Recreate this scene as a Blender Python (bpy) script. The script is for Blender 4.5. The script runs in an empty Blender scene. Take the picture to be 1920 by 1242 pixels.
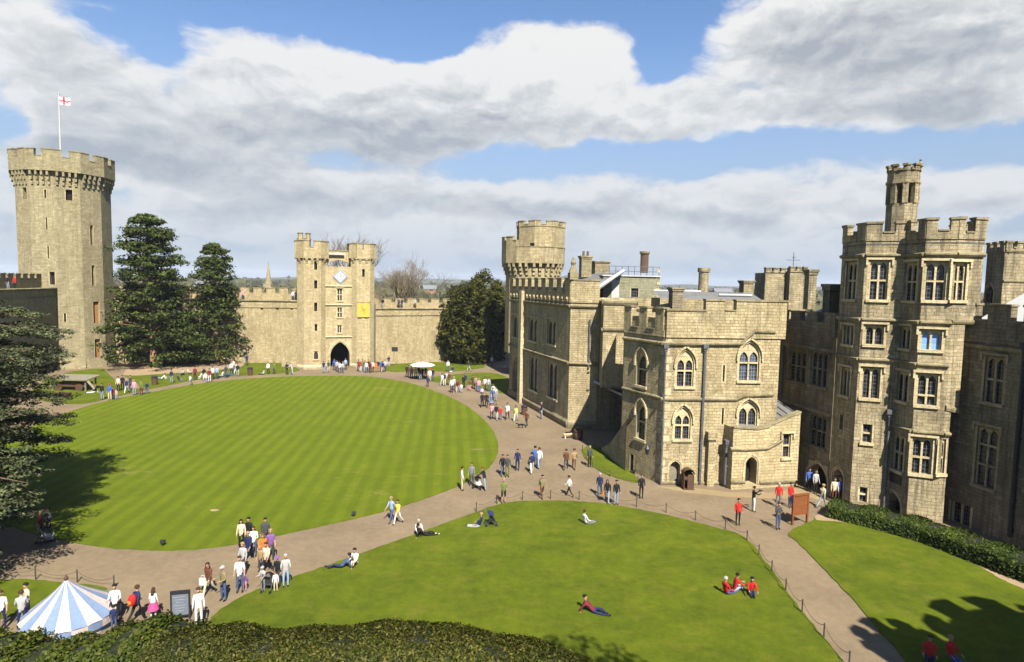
import bpy, math, random
from mathutils import Vector, Matrix
random.seed(7)
R = math.radians
SC = bpy.context.scene
COL = SC.collection
# ------------------------------------------------------------------ camera
F = 1150.0; CX = 960.0; CY = 621.0; H = 15.5
PITCH = math.atan(89 / F); ROLL = R(1.1)
cam = bpy.data.cameras.new('camera'); co = bpy.data.objects.new('camera', cam); COL.objects.link(co)
cam.sensor_width = 36; cam.lens = F / 1920 * 36; cam.clip_start = 0.1; cam.clip_end = 20000
Rv = Vector((1, 0, 0)); Fv = Vector((0, math.cos(PITCH), -math.sin(PITCH))); Uv = Vector((0, math.sin(PITCH), math.cos(PITCH)))
cxv = Rv * math.cos(ROLL) + Uv * math.sin(ROLL); cyv = Uv * math.cos(ROLL) - Rv * math.sin(ROLL)
M = Matrix.Identity(4)
for i in range(3):
    M[i][0] = cxv[i]; M[i][1] = cyv[i]; M[i][2] = -Fv[i]
M[0][3], M[1][3], M[2][3] = 0, 0, H
co.matrix_world = M
SC.camera = co

# surveying helpers: where the photograph's rays meet the ground or a wall
def ray(px, py):
    d = Fv + cxv * ((px - CX) / F) - cyv * ((py - CY) / F)
    return d
def G(px, py, z=0.0):
    d = ray(px, py); t = (z - H) / d.z
    return Vector((d.x * t, d.y * t, z))
def AT(px, py, Y):
    d = ray(px, py); t = Y / d.y
    return Vector((d.x * t, Y, H + d.z * t))

# ------------------------------------------------------------------ sun, sky, exposure
SUN_AZ = 163.0; SUN_EL = 48.0
SC.view_settings.view_transform = 'Standard'; SC.view_settings.look = 'None'
SC.view_settings.exposure = 1.6; SC.view_settings.gamma = 1.0
sd = Vector((math.sin(R(SUN_AZ)) * math.cos(R(SUN_EL)), math.cos(R(SUN_AZ)) * math.cos(R(SUN_EL)), math.sin(R(SUN_EL))))
sl = bpy.data.lights.new('sun', 'SUN'); sl.energy = 5.0; sl.angle = R(0.5); sl.color = (1.0, 0.94, 0.82)
so = bpy.data.objects.new('sun', sl); COL.objects.link(so); so.location = (60, -60, 120)
so.rotation_euler = sd.to_track_quat('Z', 'Y').to_euler()

W = bpy.data.worlds.new('World'); SC.world = W; W.use_nodes = True
def build_world():
    nt = W.node_tree; N = nt.nodes; L = nt.links; N.clear()
    def nd(t, **k):
        n = N.new(t)
        for a, b in k.items(): setattr(n, a, b)
        return n
    def sock(n, i, v):
        if isinstance(v, bpy.types.NodeSocket): L.new(v, n.inputs[i])
        else: n.inputs[i].default_value = v
    def math_(op, a, b=0.0, c=None, clamp=False):
        n = nd('ShaderNodeMath', operation=op, use_clamp=clamp); sock(n, 0, a); sock(n, 1, b)
        if c is not None: sock(n, 2, c)
        return n.outputs[0]
    def vm(op, a, b=None, c=None):
        n = nd('ShaderNodeVectorMath', operation=op); sock(n, 0, a)
        if b is not None: sock(n, 1, b)
        if c is not None: sock(n, 2, c)
        return n
    def noise(v, s, det, rough=0.55):
        n = nd('ShaderNodeTexNoise'); sock(n, 'Vector', v); n.inputs['Scale'].default_value = s
        n.inputs['Detail'].default_value = det; n.inputs['Roughness'].default_value = rough
        return n
    def ramp(v, a, b, lo=0.0, hi=1.0, it='SMOOTHSTEP'):
        n = nd('ShaderNodeMapRange', interpolation_type=it); sock(n, 0, v)
        for i, q in zip((1, 2, 3, 4), (a, b, lo, hi)): n.inputs[i].default_value = q
        return n.outputs[0]
    sky = nd('ShaderNodeTexSky', sky_type='NISHITA'); sky.sun_disc = False
    sky.sun_elevation = R(SUN_EL); sky.sun_rotation = R(SUN_AZ); sky.air_density = 1.2; sky.dust_density = 0.4; sky.ozone_density = 2.5
    tc = nd('ShaderNodeTexCoord'); sep = nd('ShaderNodeSeparateXYZ'); L.new(tc.outputs['Generated'], sep.inputs[0])
    az = math_('ARCTAN2', sep.outputs[0], sep.outputs[1]); el = math_('ARCSINE', sep.outputs[2])
    cv = nd('ShaderNodeCombineXYZ'); L.new(az, cv.inputs[0]); L.new(el, cv.inputs[1])
    v0 = cv.outputs[0]
    # wispy warp of the cloud outlines
    w1 = noise(vm('MULTIPLY', v0, (1, 1.5, 1)).outputs[0], 7.0, 4)
    warp = vm('MULTIPLY_ADD', vm('SUBTRACT', w1.outputs['Color'], (0.5, 0.5, 0.5)).outputs[0], (0.09, 0.06, 0.0), v0).outputs[0]
    def ae(px, py):
        d = ray(px, py).normalized()
        return math.atan2(d.x, d.y), math.asin(d.z)
    def blobs(vec, lst):
        acc = None
        for (px, py, rx, ry, wt) in lst:
            a, e = ae(px, py); a2, _ = ae(px + rx, py); _, e2 = ae(px, py - ry)
            sx = 1 / max(abs(a2 - a), 1e-4); sy = 1 / max(abs(e2 - e), 1e-4)
            q = vm('MULTIPLY_ADD', vec, (sx, sy, 0), (-a * sx, -e * sy, 0)).outputs[0]
            ln = vm('LENGTH', q).outputs['Value']
            r = ramp(ln, 0.25, 1.35, wt, 0.0)
            acc = r if acc is None else math_('ADD', acc, r)
        return acc
    dens_b = blobs(warp, [
        (180, 165, 190, 115, .75), (300, 260, 260, 80, .55), (430, 165, 120, 120, .6), (590, 165, 180, 115, .7), (780, 190, 180, 105, .7), (930, 170, 130, 115, .6), (1085, 140, 190, 125, .8), (700, 240, 420, 70, .4),
        (1250, 230, 260, 75, .6), (1640, 130, 420, 190, .95), (1480, 60, 220, 90, .5), (130, 20, 330, 60, .45), (1900, 60, 200, 200, .5),
        (430, 400, 620, 120, .42), (1300, 430, 700, 75, .42), (560, 335, 330, 45, .35), (850, 385, 300, 30, .3), (150, 310, 200, 40, .35), (1050, 375, 260, 60, .62), (1420, 370, 240, 55, .6), (1800, 360, 260, 60, .6),
        (450, 412, 120, 30, .5), (900, 460, 300, 25, .3), (1160, 440, 160, 25, .35), (1320, 480, 300, 22, .3), (1420, 430, 120, 20, .3), (300, 470, 300, 25, .3), (700, 425, 200, 22, .3),
        (640, 30, 340, 62, -.75), (1255, 70, 75, 105, -.8), (1010, 5, 250, 50, -.6), (1290, 282, 330, 42, -.75), (960, 312, 110, 32, -.4),
        (1700, 268, 300, 40, -.55), (10, 235, 70, 45, -.5), (290, 70, 150, 50, -.45), (315, 150, 45, 80, -.35), (745, 90, 60, 35, -.25)])
    n1 = noise(vm('MULTIPLY', warp, (1, 1.9, 1)).outputs[0], 6.5, 12, 0.60).outputs['Fac']
    n2 = noise(vm('MULTIPLY_ADD', warp, (1, 1.9, 1), (-0.006, 0.03, 0)).outputs[0], 6.5, 12, 0.60).outputs['Fac']
    rear = ramp(math_('ABSOLUTE', az), 0.85, 1.3, 0.0, -0.3); dens_b = math_('ADD', dens_b, rear)
    dens = math_('ADD', dens_b, math_('MULTIPLY', math_('SUBTRACT', n1, 0.5), 2.3))
    fac = ramp(dens, 0.0, 0.52)
    grey_b = blobs(warp, [
        (650, 262, 330, 62, .75), (980, 255, 280, 48, .6), (1650, 140, 380, 125, .62), (1850, 230, 220, 90, .45), (190, 270, 230, 60, .6), (420, 320, 300, 42, .6),
        (700, 290, 200, 40, .4), (60, 60, 260, 60, .5), (1420, 240, 200, 45, .3), (900, 390, 500, 28, .4), (1100, 405, 260, 26, .5), (1600, 415, 400, 30, .5), (560, 390, 300, 28, .45),
        (1500, 60, 240, 60, .35), (560, 110, 220, 40, -.4), (1040, 110, 230, 60, -.6), (1050, 345, 160, 25, -.4)])
    lit = math_('MULTIPLY', math_('SUBTRACT', n2, n1), 3.4)     # thinner above = a sunlit top
    sh = math_('SUBTRACT', math_('ADD', math_('MULTIPLY', grey_b, 0.72), 0.12), math_('MULTIPLY', lit, -1.0))
    n3 = noise(vm('MULTIPLY', warp, (1, 2.6, 1)).outputs[0], 9.0, 6, 0.55).outputs['Fac']; sh = math_('ADD', sh, math_('MULTIPLY', math_('SUBTRACT', n3, 0.5), 0.35))
    edge = ramp(dens, 0.3, 1.1, -0.22, 0.12)
    sh = math_('ADD', sh, edge, clamp=True)
    cr = nd('ShaderNodeValToRGB'); L.new(sh, cr.inputs[0])
    e = cr.color_ramp.elements; e[0].position = 0.0; e[0].color = (0.93, 0.925, 0.91, 1); e[1].position = 1.0; e[1].color = (0.44, 0.48, 0.53, 1)
    m_ = cr.color_ramp.elements.new(0.42); m_.color = (0.70, 0.72, 0.73, 1)
    hz = ramp(el, 0.0, 0.40, 0.97, 0.0)
    mixh = nd('ShaderNodeMixRGB'); L.new(math_('MULTIPLY', hz, 0.42), mixh.inputs[0]); L.new(cr.outputs[0], mixh.inputs[1]); mixh.inputs[2].default_value = (0.47, 0.555, 0.68, 1)
    skyt = nd('ShaderNodeMixRGB', blend_type='MULTIPLY'); skyt.inputs[0].default_value = 1.0; L.new(sky.outputs[0], skyt.inputs[1]); skyt.inputs[2].default_value = (0.80, 0.90, 1.07, 1)
    b1 = nd('ShaderNodeBackground'); L.new(skyt.outputs[0], b1.inputs[0]); b1.inputs[1].default_value = 0.05
    b2 = nd('ShaderNodeBackground'); L.new(mixh.outputs[0], b2.inputs[0]); b2.inputs[1].default_value = 0.318
    bh = nd('ShaderNodeBackground'); bh.inputs[0].default_value = (0.455, 0.55, 0.69, 1); bh.inputs[1].default_value = 0.30
    ms = nd('ShaderNodeMixShader'); L.new(hz, ms.inputs[0]); L.new(b1.outputs[0], ms.inputs[1]); L.new(bh.outputs[0], ms.inputs[2])
    fac2 = math_('MULTIPLY', fac, ramp(el, 0.0, 0.12, 0.25, 0.96))
    mx = nd('ShaderNodeMixShader'); L.new(fac2, mx.inputs[0]); L.new(ms.outputs[0], mx.inputs[1]); L.new(b2.outputs[0], mx.inputs[2])
    out = nd('ShaderNodeOutputWorld'); L.new(mx.outputs[0], out.inputs[0])
build_world()

# ------------------------------------------------------------------ materials
def new_mat(name):
    m = bpy.data.materials.new(name); m.use_nodes = True
    nt = m.node_tree; b = nt.nodes['Principled BSDF']; b.inputs['Roughness'].default_value = 0.85
    b.inputs['Specular IOR Level'].default_value = 0.25
    return m, nt, b
class NT:
    def __init__(s, nt): s.nt = nt; s.N = nt.nodes; s.L = nt.links
    def nd(s, t, **k):
        n = s.N.new(t)
        for a, b in k.items(): setattr(n, a, b)
        return n
    def set(s, n, i, v):
        if isinstance(v, bpy.types.NodeSocket): s.L.new(v, n.inputs[i])
        else: n.inputs[i].default_value = v
    def noise(s, v, sc, det=4, rough=0.55, dim='3D'):
        n = s.nd('ShaderNodeTexNoise'); n.inputs['Scale'].default_value = sc; n.inputs['Detail'].default_value = det; n.inputs['Roughness'].default_value = rough
        if v is not None: s.L.new(v, n.inputs['Vector'])
        return n.outputs['Fac']
    def mix(s, f, a, b, mode='MIX'):
        n = s.nd('ShaderNodeMixRGB', blend_type=mode); s.set(n, 0, f); s.set(n, 1, a); s.set(n, 2, b); return n.outputs[0]
    def mr(s, v, a, b, lo=0.0, hi=1.0):
        n = s.nd('ShaderNodeMapRange'); s.set(n, 0, v)
        for i, q in zip((1, 2, 3, 4), (a, b, lo, hi)): n.inputs[i].default_value = q
        return n.outputs[0]
    def ma(s, op, a, b=0.0):
        n = s.nd('ShaderNodeMath', operation=op); s.set(n, 0, a); s.set(n, 1, b); return n.outputs[0]
    def vmul(s, v, k):
        n = s.nd('ShaderNodeVectorMath', operation='MULTIPLY'); s.L.new(v, n.inputs[0]); n.inputs[1].default_value = k; return n.outputs[0]
    def bump(s, h, st, dist):
        n = s.nd('ShaderNodeBump'); n.inputs['Strength'].default_value = st; n.inputs['Distance'].default_value = dist; s.L.new(h, n.inputs['Height']); return n.outputs[0]
def c4(c): return (c[0], c[1], c[2], 1.0)
def stone(name, ca, cb, bw=0.75, bh=0.33, stain=(0.10, 0.09, 0.06), stain_amt=0.6, moss=0.25, mort=0.8, streak=0.5):
    ca, cb, stain = [tuple(x * k for x, k in zip(q, (0.88, 0.885, 0.94))) for q in (ca, cb, stain)]; bw *= 0.85; bh *= 0.85
    m, nt, b = new_mat(name); t = NT(nt)
    uv = t.nd('ShaderNodeUVMap').outputs[0]
    pos = t.nd('ShaderNodeNewGeometry').outputs['Position']
    # uneven courses
    wn = t.nd('ShaderNodeTexNoise'); wn.inputs['Scale'].default_value = 1.1; wn.inputs['Detail'].default_value = 4; t.L.new(pos, wn.inputs['Vector'])
    off = t.nd('ShaderNodeVectorMath', operation='MULTIPLY_ADD'); t.L.new(wn.outputs['Color'], off.inputs[0]); off.inputs[1].default_value = (0.5, 0.2, 0); t.L.new(uv, off.inputs[2])
    br = t.nd('ShaderNodeTexBrick'); t.L.new(off.outputs[0], br.inputs['Vector'])
    br.inputs['Color1'].default_value = (0, 0, 0, 1); br.inputs['Color2'].default_value = (1, 1, 1, 1); br.inputs['Mortar'].default_value = (0.4, 0.4, 0.4, 1)
    br.inputs['Scale'].default_value = 1.0; br.inputs['Brick Width'].default_value = bw; br.inputs['Row Height'].default_value = bh; br.inputs['Mortar Size'].default_value = 0.015
    br.inputs['Mortar Smooth'].default_value = 0.6; br.offset = 0.37; br.squash = 0.6; br.squash_frequency = 3; br.offset_frequency = 2
    val = t.nd('ShaderNodeSeparateColor'); t.L.new(br.outputs['Color'], val.inputs[0]); bv = val.outputs[0]
    big = t.noise(pos, 0.22, 5, 0.6); mid = t.noise(pos, 1.4, 5, 0.65); fine = t.noise(pos, 9.0, 4, 0.7)
    f1 = t.ma('ADD', t.ma('MULTIPLY', bv, 0.24), t.ma('ADD', t.ma('MULTIPLY', mid, 0.62), t.ma('MULTIPLY', big, 0.42)))
    col = t.mix(t.mr(f1, 0.36, 0.86), c4(ca), c4(cb))
    # single blocks: some renewed and pale, some brown or reddish
    pale = t.ma('MULTIPLY', t.mr(bv, 0.0, 0.16, 1.0, 0.0), 0.4); col = t.mix(pale, col, c4(tuple(min(0.8, x * 1.22) for x in ca)))
    odd = t.ma('MULTIPLY', t.mr(bv, 0.84, 1.0, 0.0, 0.42), t.mr(big, 0.35, 0.6)); col = t.mix(odd, col, (ca[0] * 0.72, ca[1] * 0.55, ca[2] * 0.5, 1))
    # pitted faces and fading joints
    col = t.mix(t.mr(fine, 0.5, 0.68, 0.0, 0.62), col, t.mix(1.0, col, (0.5, 0.47, 0.42, 1), 'MULTIPLY'))
    jf = t.ma('MULTIPLY', t.mr(br.outputs['Fac'], 0, 1, 0, mort), t.mr(mid, 0.36, 0.6)); col = t.mix(jf, col, t.mix(1.0, col, (0.48, 0.44, 0.38, 1), 'MULTIPLY'))
    # weathering: broad soot, vertical runs, lichen
    st = t.mr(t.noise(t.vmul(pos, (0.5, 0.5, 0.22)), 1.1, 7, 0.72), 0.465, 0.64)
    col = t.mix(t.ma('MULTIPLY', st, stain_amt), col, c4(stain))
    run = t.mr(t.noise(t.vmul(pos, (2.3, 2.3, 0.10)), 1.5, 5, 0.7), 0.50, 0.64)
    col = t.mix(t.ma('MULTIPLY', run, streak), col, c4(stain))
    mo = t.mr(t.noise(t.vmul(pos, (1, 1, 1.6)), 1.3, 6, 0.72), 0.54, 0.64)
    col = t.mix(t.ma('MULTIPLY', mo, moss), col, (0.085, 0.075, 0.024, 1))
    t.L.new(col, b.inputs['Base Color'])
    hgt = t.ma('ADD', t.ma('MULTIPLY', br.outputs['Fac'], -0.6), t.ma('ADD', t.ma('MULTIPLY', fine, 0.7), t.ma('MULTIPLY', bv, 0.4)))
    t.L.new(t.bump(hgt, 1.0, 0.06), b.inputs['Normal'])
    b.inputs['Roughness'].default_value = 0.95; b.inputs['Specular IOR Level'].default_value = 0.08
    return m
def plain(name, col, rough=0.7, var=0.25, sc=6.0, metal=0.0, spec=0.3):
    col = tuple(x * 0.68 for x in col)
    m, nt, b = new_mat(name); t = NT(nt)
    co_ = t.nd('ShaderNodeTexCoord').outputs['Object']
    n = t.noise(co_, sc, 5, 0.6)
    c = t.mix(t.mr(n, 0.3, 0.7), c4(tuple(x * (1 - var) for x in col)), c4(tuple(min(1, x * (1 + var)) for x in col)))
    t.L.new(c, b.inputs['Base Color']); b.inputs['Roughness'].default_value = rough; b.inputs['Metallic'].default_value = metal; b.inputs['Specular IOR Level'].default_value = spec
    return m
def leafm(name, cols, rough=0.65, trans=0.0):
    cols = [tuple(x * 0.72 for x in c) for c in cols]; m, nt, b = new_mat(name); t = NT(nt)
    g = t.nd('ShaderNodeNewGeometry'); cr = t.nd('ShaderNodeValToRGB'); t.L.new(g.outputs['Random Per Island'], cr.inputs[0])
    el = cr.color_ramp.elements
    el[0].color = c4(cols[0]); el[1].color = c4(cols[-1])
    for i, c in enumerate(cols[1:-1]):
        q = el.new((i + 1) / (len(cols) - 1)); q.color = c4(c)
    n = t.noise(g.outputs['Position'], 0.5, 3)
    c = t.mix(t.ma('MULTIPLY', t.mr(n, 0.35, 0.65), 0.5), cr.outputs[0], t.mix(1.0, cr.outputs[0], (1.5, 1.4, 0.9, 1), 'MULTIPLY'))
    t.L.new(c, b.inputs['Base Color']); b.inputs['Roughness'].default_value = rough; b.inputs['Specular IOR Level'].default_value = 0.07
    return m
def grassm(name, stripes=False):
    m, nt, b = new_mat(name); t = NT(nt)
    pos = t.nd('ShaderNodeNewGeometry').outputs['Position']
    a = t.noise(pos, 0.35, 6, 0.6); c = t.noise(pos, 9.0, 6, 0.7); d = t.noise(pos, 1.7, 5, 0.65)
    k = t.ma('ADD', t.ma('MULTIPLY', a, 0.6), t.ma('ADD', t.ma('MULTIPLY', c, 0.4), t.ma('MULTIPLY', d, 0.5)))
    col = t.mix(t.mr(k, 0.52, 0.98), (0.030, 0.047, 0.002, 1), (0.090, 0.112, 0.005, 1))
    dry = t.mr(t.noise(t.vmul(pos, (1.0, 1.6, 1)), 0.55, 9, 0.75), 0.52, 0.70)
    col = t.mix(t.ma('MULTIPLY', dry, 0.55), col, (0.12, 0.10, 0.016, 1))
    if stripes:
        col = t.mix(0.55, col, (0.064, 0.089, 0.003, 1))
        rot = t.nd('ShaderNodeVectorRotate', rotation_type='Z_AXIS'); t.L.new(pos, rot.inputs['Vector']); rot.inputs['Angle'].default_value = R(-5.5)
        sx = t.nd('ShaderNodeSeparateXYZ'); t.L.new(rot.outputs[0], sx.inputs[0])
        wob = t.ma('MULTIPLY', t.noise(pos, 0.25, 3), 0.3)
        wob2 = None; s = t.ma('SINE', t.ma('MULTIPLY', t.ma('ADD', sx.outputs[0], wob), 2 * math.pi / 1.25))
        sf = t.mr(s, -0.55, 0.55)
        wear = t.mr(t.noise(pos, 0.13, 4), 0.35, 0.6, 0.45, 1.0)
        col = t.mix(t.ma('MULTIPLY', t.ma('MULTIPLY', sf, wear), 0.62), col, t.mix(1.0, col, (1.45, 1.34, 1.5, 1), 'MULTIPLY'))
        bare = t.mr(t.noise(t.vmul(pos, (0.35, 0.8, 1)), 0.35, 6, 0.75), 0.62, 0.70)
        col = t.mix(t.ma('MULTIPLY', bare, 0.75), col, (0.165, 0.135, 0.052, 1))
    t.L.new(col, b.inputs['Base Color'])
    t.L.new(t.bump(t.noise(pos, 26.0, 5, 0.75), 1.0, 0.05), b.inputs['Normal'])
    b.inputs['Roughness'].default_value = 0.9; b.inputs['Specular IOR Level'].default_value = 0.1
    return m
def gravelm(name, ca, cb):
    m, nt, b = new_mat(name); t = NT(nt)
    pos = t.nd('ShaderNodeNewGeometry').outputs['Position']
    a = t.noise(pos, 0.22, 5, 0.6); c = t.noise(pos, 16.0, 4, 0.7); s = t.noise(pos, 2.2, 5, 0.65)
    k = t.ma('ADD', t.ma('MULTIPLY', a, 0.55), t.ma('ADD', t.ma('MULTIPLY', c, 0.35), t.ma('MULTIPLY', s, 0.4)))
    t.L.new(t.mix(t.mr(k, 0.46, 0.84), c4(ca), c4(cb)), b.inputs['Base Color'])
    t.L.new(t.bump(c, 0.5, 0.02), b.inputs['Normal']); b.inputs['Roughness'].default_value = 0.95; b.inputs['Specular IOR Level'].default_value = 0.1
    return m
def glassm(name, base, lead=(0.12, 0.12, 0.12), w=0.2, h=0.28, lw=0.02):
    m, nt, b = new_mat(name); t = NT(nt)
    uv = t.nd('ShaderNodeUVMap').outputs[0]
    br = t.nd('ShaderNodeTexBrick'); t.L.new(uv, br.inputs['Vector']); br.offset = 0.0
    br.inputs['Scale'].default_value = 1.0; br.inputs['Brick Width'].default_value = w; br.inputs['Row Height'].default_value = h; br.inputs['Mortar Size'].default_value = lw
    br.inputs['Color1'].default_value = c4(tuple(x * 0.5 for x in base)); br.inputs['Color2'].default_value = c4(tuple(x * 1.6 for x in base)); br.inputs['Mortar'].default_value = c4(lead)
    t.L.new(br.outputs['Color'], b.inputs['Base Color'])
    t.L.new(t.mr(br.outputs['Fac'], 0, 1, 0.12, 0.7), b.inputs['Roughness']); b.inputs['Specular IOR Level'].default_value = 0.5
    n = t.noise(uv, 2.5, 2); t.L.new(t.bump(t.ma('ADD', n, br.outputs['Fac']), 0.35, 0.03), b.inputs['Normal'])
    return m
MT = {}
MT['guy'] = stone('weathered_grey_stone', (0.345, 0.295, 0.172), (0.235, 0.20, 0.115), 0.7, 0.28, (0.13, 0.115, 0.065), 0.4, 0.3, 0.7, 0.45)
MT['warm'] = stone('warm_sandstone', (0.46, 0.38, 0.212), (0.33, 0.268, 0.145), 0.6, 0.28, (0.20, 0.16, 0.09), 0.4, 0.2, 0.6, 0.4)
MT['range'] = stone('buff_ashlar', (0.43, 0.355, 0.20), (0.285, 0.23, 0.125), 0.62, 0.28, (0.125, 0.105, 0.062), 0.5, 0.28, 0.8, 0.5)
MT['tower'] = stone('stained_ashlar', (0.385, 0.32, 0.192), (0.24, 0.195, 0.113), 0.7, 0.28, (0.07, 0.06, 0.04), 0.6, 0.3, 0.8, 0.7)
MT['dark'] = stone('weathered_shade_stone', (0.25, 0.212, 0.135), (0.15, 0.125, 0.078), 0.7, 0.28, (0.055, 0.048, 0.032), 0.6, 0.3, 0.8, 0.6)  # darker stone for shaded walls, shade put into its colour; some chimneys share it
MT['rubble'] = stone('rubble_stone', (0.45, 0.372, 0.208), (0.29, 0.235, 0.125), 0.42, 0.2, (0.17, 0.14, 0.075), 0.5, 0.22, 0.9, 0.35)
MT['roofwall'] = stone('greenish_rubble', (0.30, 0.29, 0.19), (0.22, 0.21, 0.13), 0.4, 0.2, (0.12, 0.12, 0.065), 0.4, 0.3, 0.8, 0.2)
MT['trim'] = stone('dressed_stone', (0.50, 0.42, 0.25), (0.40, 0.33, 0.185), 1.4, 0.6, (0.19, 0.155, 0.09), 0.35, 0.12, 0.4, 0.3)
MT['cap'] = stone('mossy_coping', (0.30, 0.255, 0.15), (0.18, 0.15, 0.085), 1.2, 0.6, (0.075, 0.065, 0.035), 0.6, 0.5, 0.5, 0.2)
MT['brick'] = stone('brown_brick', (0.20, 0.125, 0.085), (0.15, 0.09, 0.06), 0.23, 0.08, (0.08, 0.06, 0.04), 0.5, 0.2, 0.6, 0.3)
MT['glass'] = glassm('leaded_glass', (0.010, 0.012, 0.018), (0.045, 0.045, 0.045))
MT['blindglass'] = glassm('blinded_glass', (0.11, 0.115, 0.12), (0.05, 0.05, 0.05), 0.4, 0.5)
MT['skyglass'] = glassm('sky_tinted_glass', (0.025, 0.036, 0.065), (0.12, 0.12, 0.12))  # blue of the reflected sky is put into the pane colour
MT['bluecurtain'] = glassm('blue_curtained_glass', (0.10, 0.19, 0.42), (0.18, 0.30, 0.5), 0.6, 0.6)
MT['void'] = plain('dark_interior', (0.012, 0.010, 0.008), 0.95)  # near-black sheet colour stands for the unlit depth behind openings
MT['wood'] = plain('brown_wood', (0.085, 0.045, 0.025), 0.7, 0.4)
MT['signwood'] = plain('varnished_red_wood', (0.20, 0.065, 0.022), 0.55, 0.25)
MT['greywood'] = plain('grey_weathered_wood', (0.20, 0.175, 0.13), 0.85, 0.35)
MT['orangewood'] = plain('orange_shutter', (0.36, 0.16, 0.05), 0.8, 0.3)
MT['iron'] = plain('black_iron', (0.018, 0.02, 0.026), 0.5, 0.3)
MT['leadpipe'] = plain('lead_pipe', (0.10, 0.10, 0.105), 0.5, 0.4, 3)
MT['lead'] = plain('lead_roof', (0.15, 0.15, 0.15), 0.6, 0.18, 1.2)
MT['whitepaint'] = plain('white_paint', (0.46, 0.46, 0.45), 0.5, 0.06)
MT['post'] = plain('post_iron', (0.055, 0.045, 0.035), 0.7, 0.3)
MT['rope'] = plain('rope', (0.10, 0.075, 0.05), 0.9, 0.3)
MT['lawn'] = grassm('mown_striped_grass', True); MT['grass'] = grassm('grass')
MT['gravel'] = gravelm('tan_gravel', (0.096, 0.072, 0.045), (0.168, 0.128, 0.082))
MT['paving'] = gravelm('pale_paving', (0.15, 0.113, 0.062), (0.21, 0.162, 0.09))
MT['soil'] = gravelm('bare_soil', (0.15, 0.105, 0.065), (0.26, 0.19, 0.12))
MT['bark'] = plain('bark', (0.10, 0.065, 0.04), 0.95, 0.4, 3)
MT['redbark'] = plain('reddish_bark', (0.19, 0.10, 0.055), 0.95, 0.35, 3)
MT['twig'] = plain('bare_twigs', (0.19, 0.145, 0.09), 0.95, 0.25, 1)
MT['pine'] = leafm('pine_needles', [(0.012, 0.020, 0.006), (0.026, 0.040, 0.010), (0.05, 0.066, 0.016), (0.085, 0.098, 0.028)])
MT['yew'] = leafm('yew_needles', [(0.010, 0.014, 0.003), (0.022, 0.028, 0.005), (0.044, 0.046, 0.008), (0.08, 0.072, 0.013)])
MT['cedar'] = leafm('cedar_needles', [(0.016, 0.024, 0.012), (0.042, 0.054, 0.027), (0.074, 0.087, 0.044), (0.125, 0.132, 0.07)])
MT['hedge'] = leafm('hedge_leaves', [(0.010, 0.020, 0.003), (0.022, 0.038, 0.006), (0.042, 0.062, 0.010), (0.085, 0.10, 0.02)], 0.5)
MT['boxhedge'] = leafm('clipped_leaves', [(0.008, 0.013, 0.002), (0.020, 0.027, 0.004), (0.042, 0.047, 0.008), (0.10, 0.09, 0.026)], 0.5)
MT['shrub'] = leafm('shrub_leaves', [(0.012, 0.020, 0.003), (0.03, 0.045, 0.006), (0.045, 0.06, 0.009), (0.075, 0.075, 0.016)], 0.5)
MT['ivy'] = leafm('ivy_leaves', [(0.02, 0.03, 0.008), (0.05, 0.06, 0.018), (0.08, 0.085, 0.03)])
MT['wood_far'] = leafm('far_foliage', [(0.03, 0.035, 0.018), (0.05, 0.055, 0.028), (0.075, 0.07, 0.04)])
FLAT = {}
def flat(name, col, rough=0.8, spec=0.2):
    if name not in FLAT: FLAT[name] = plain(name, col, rough, 0.12, 9.0, 0.0, spec)
    return FLAT[name]

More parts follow.
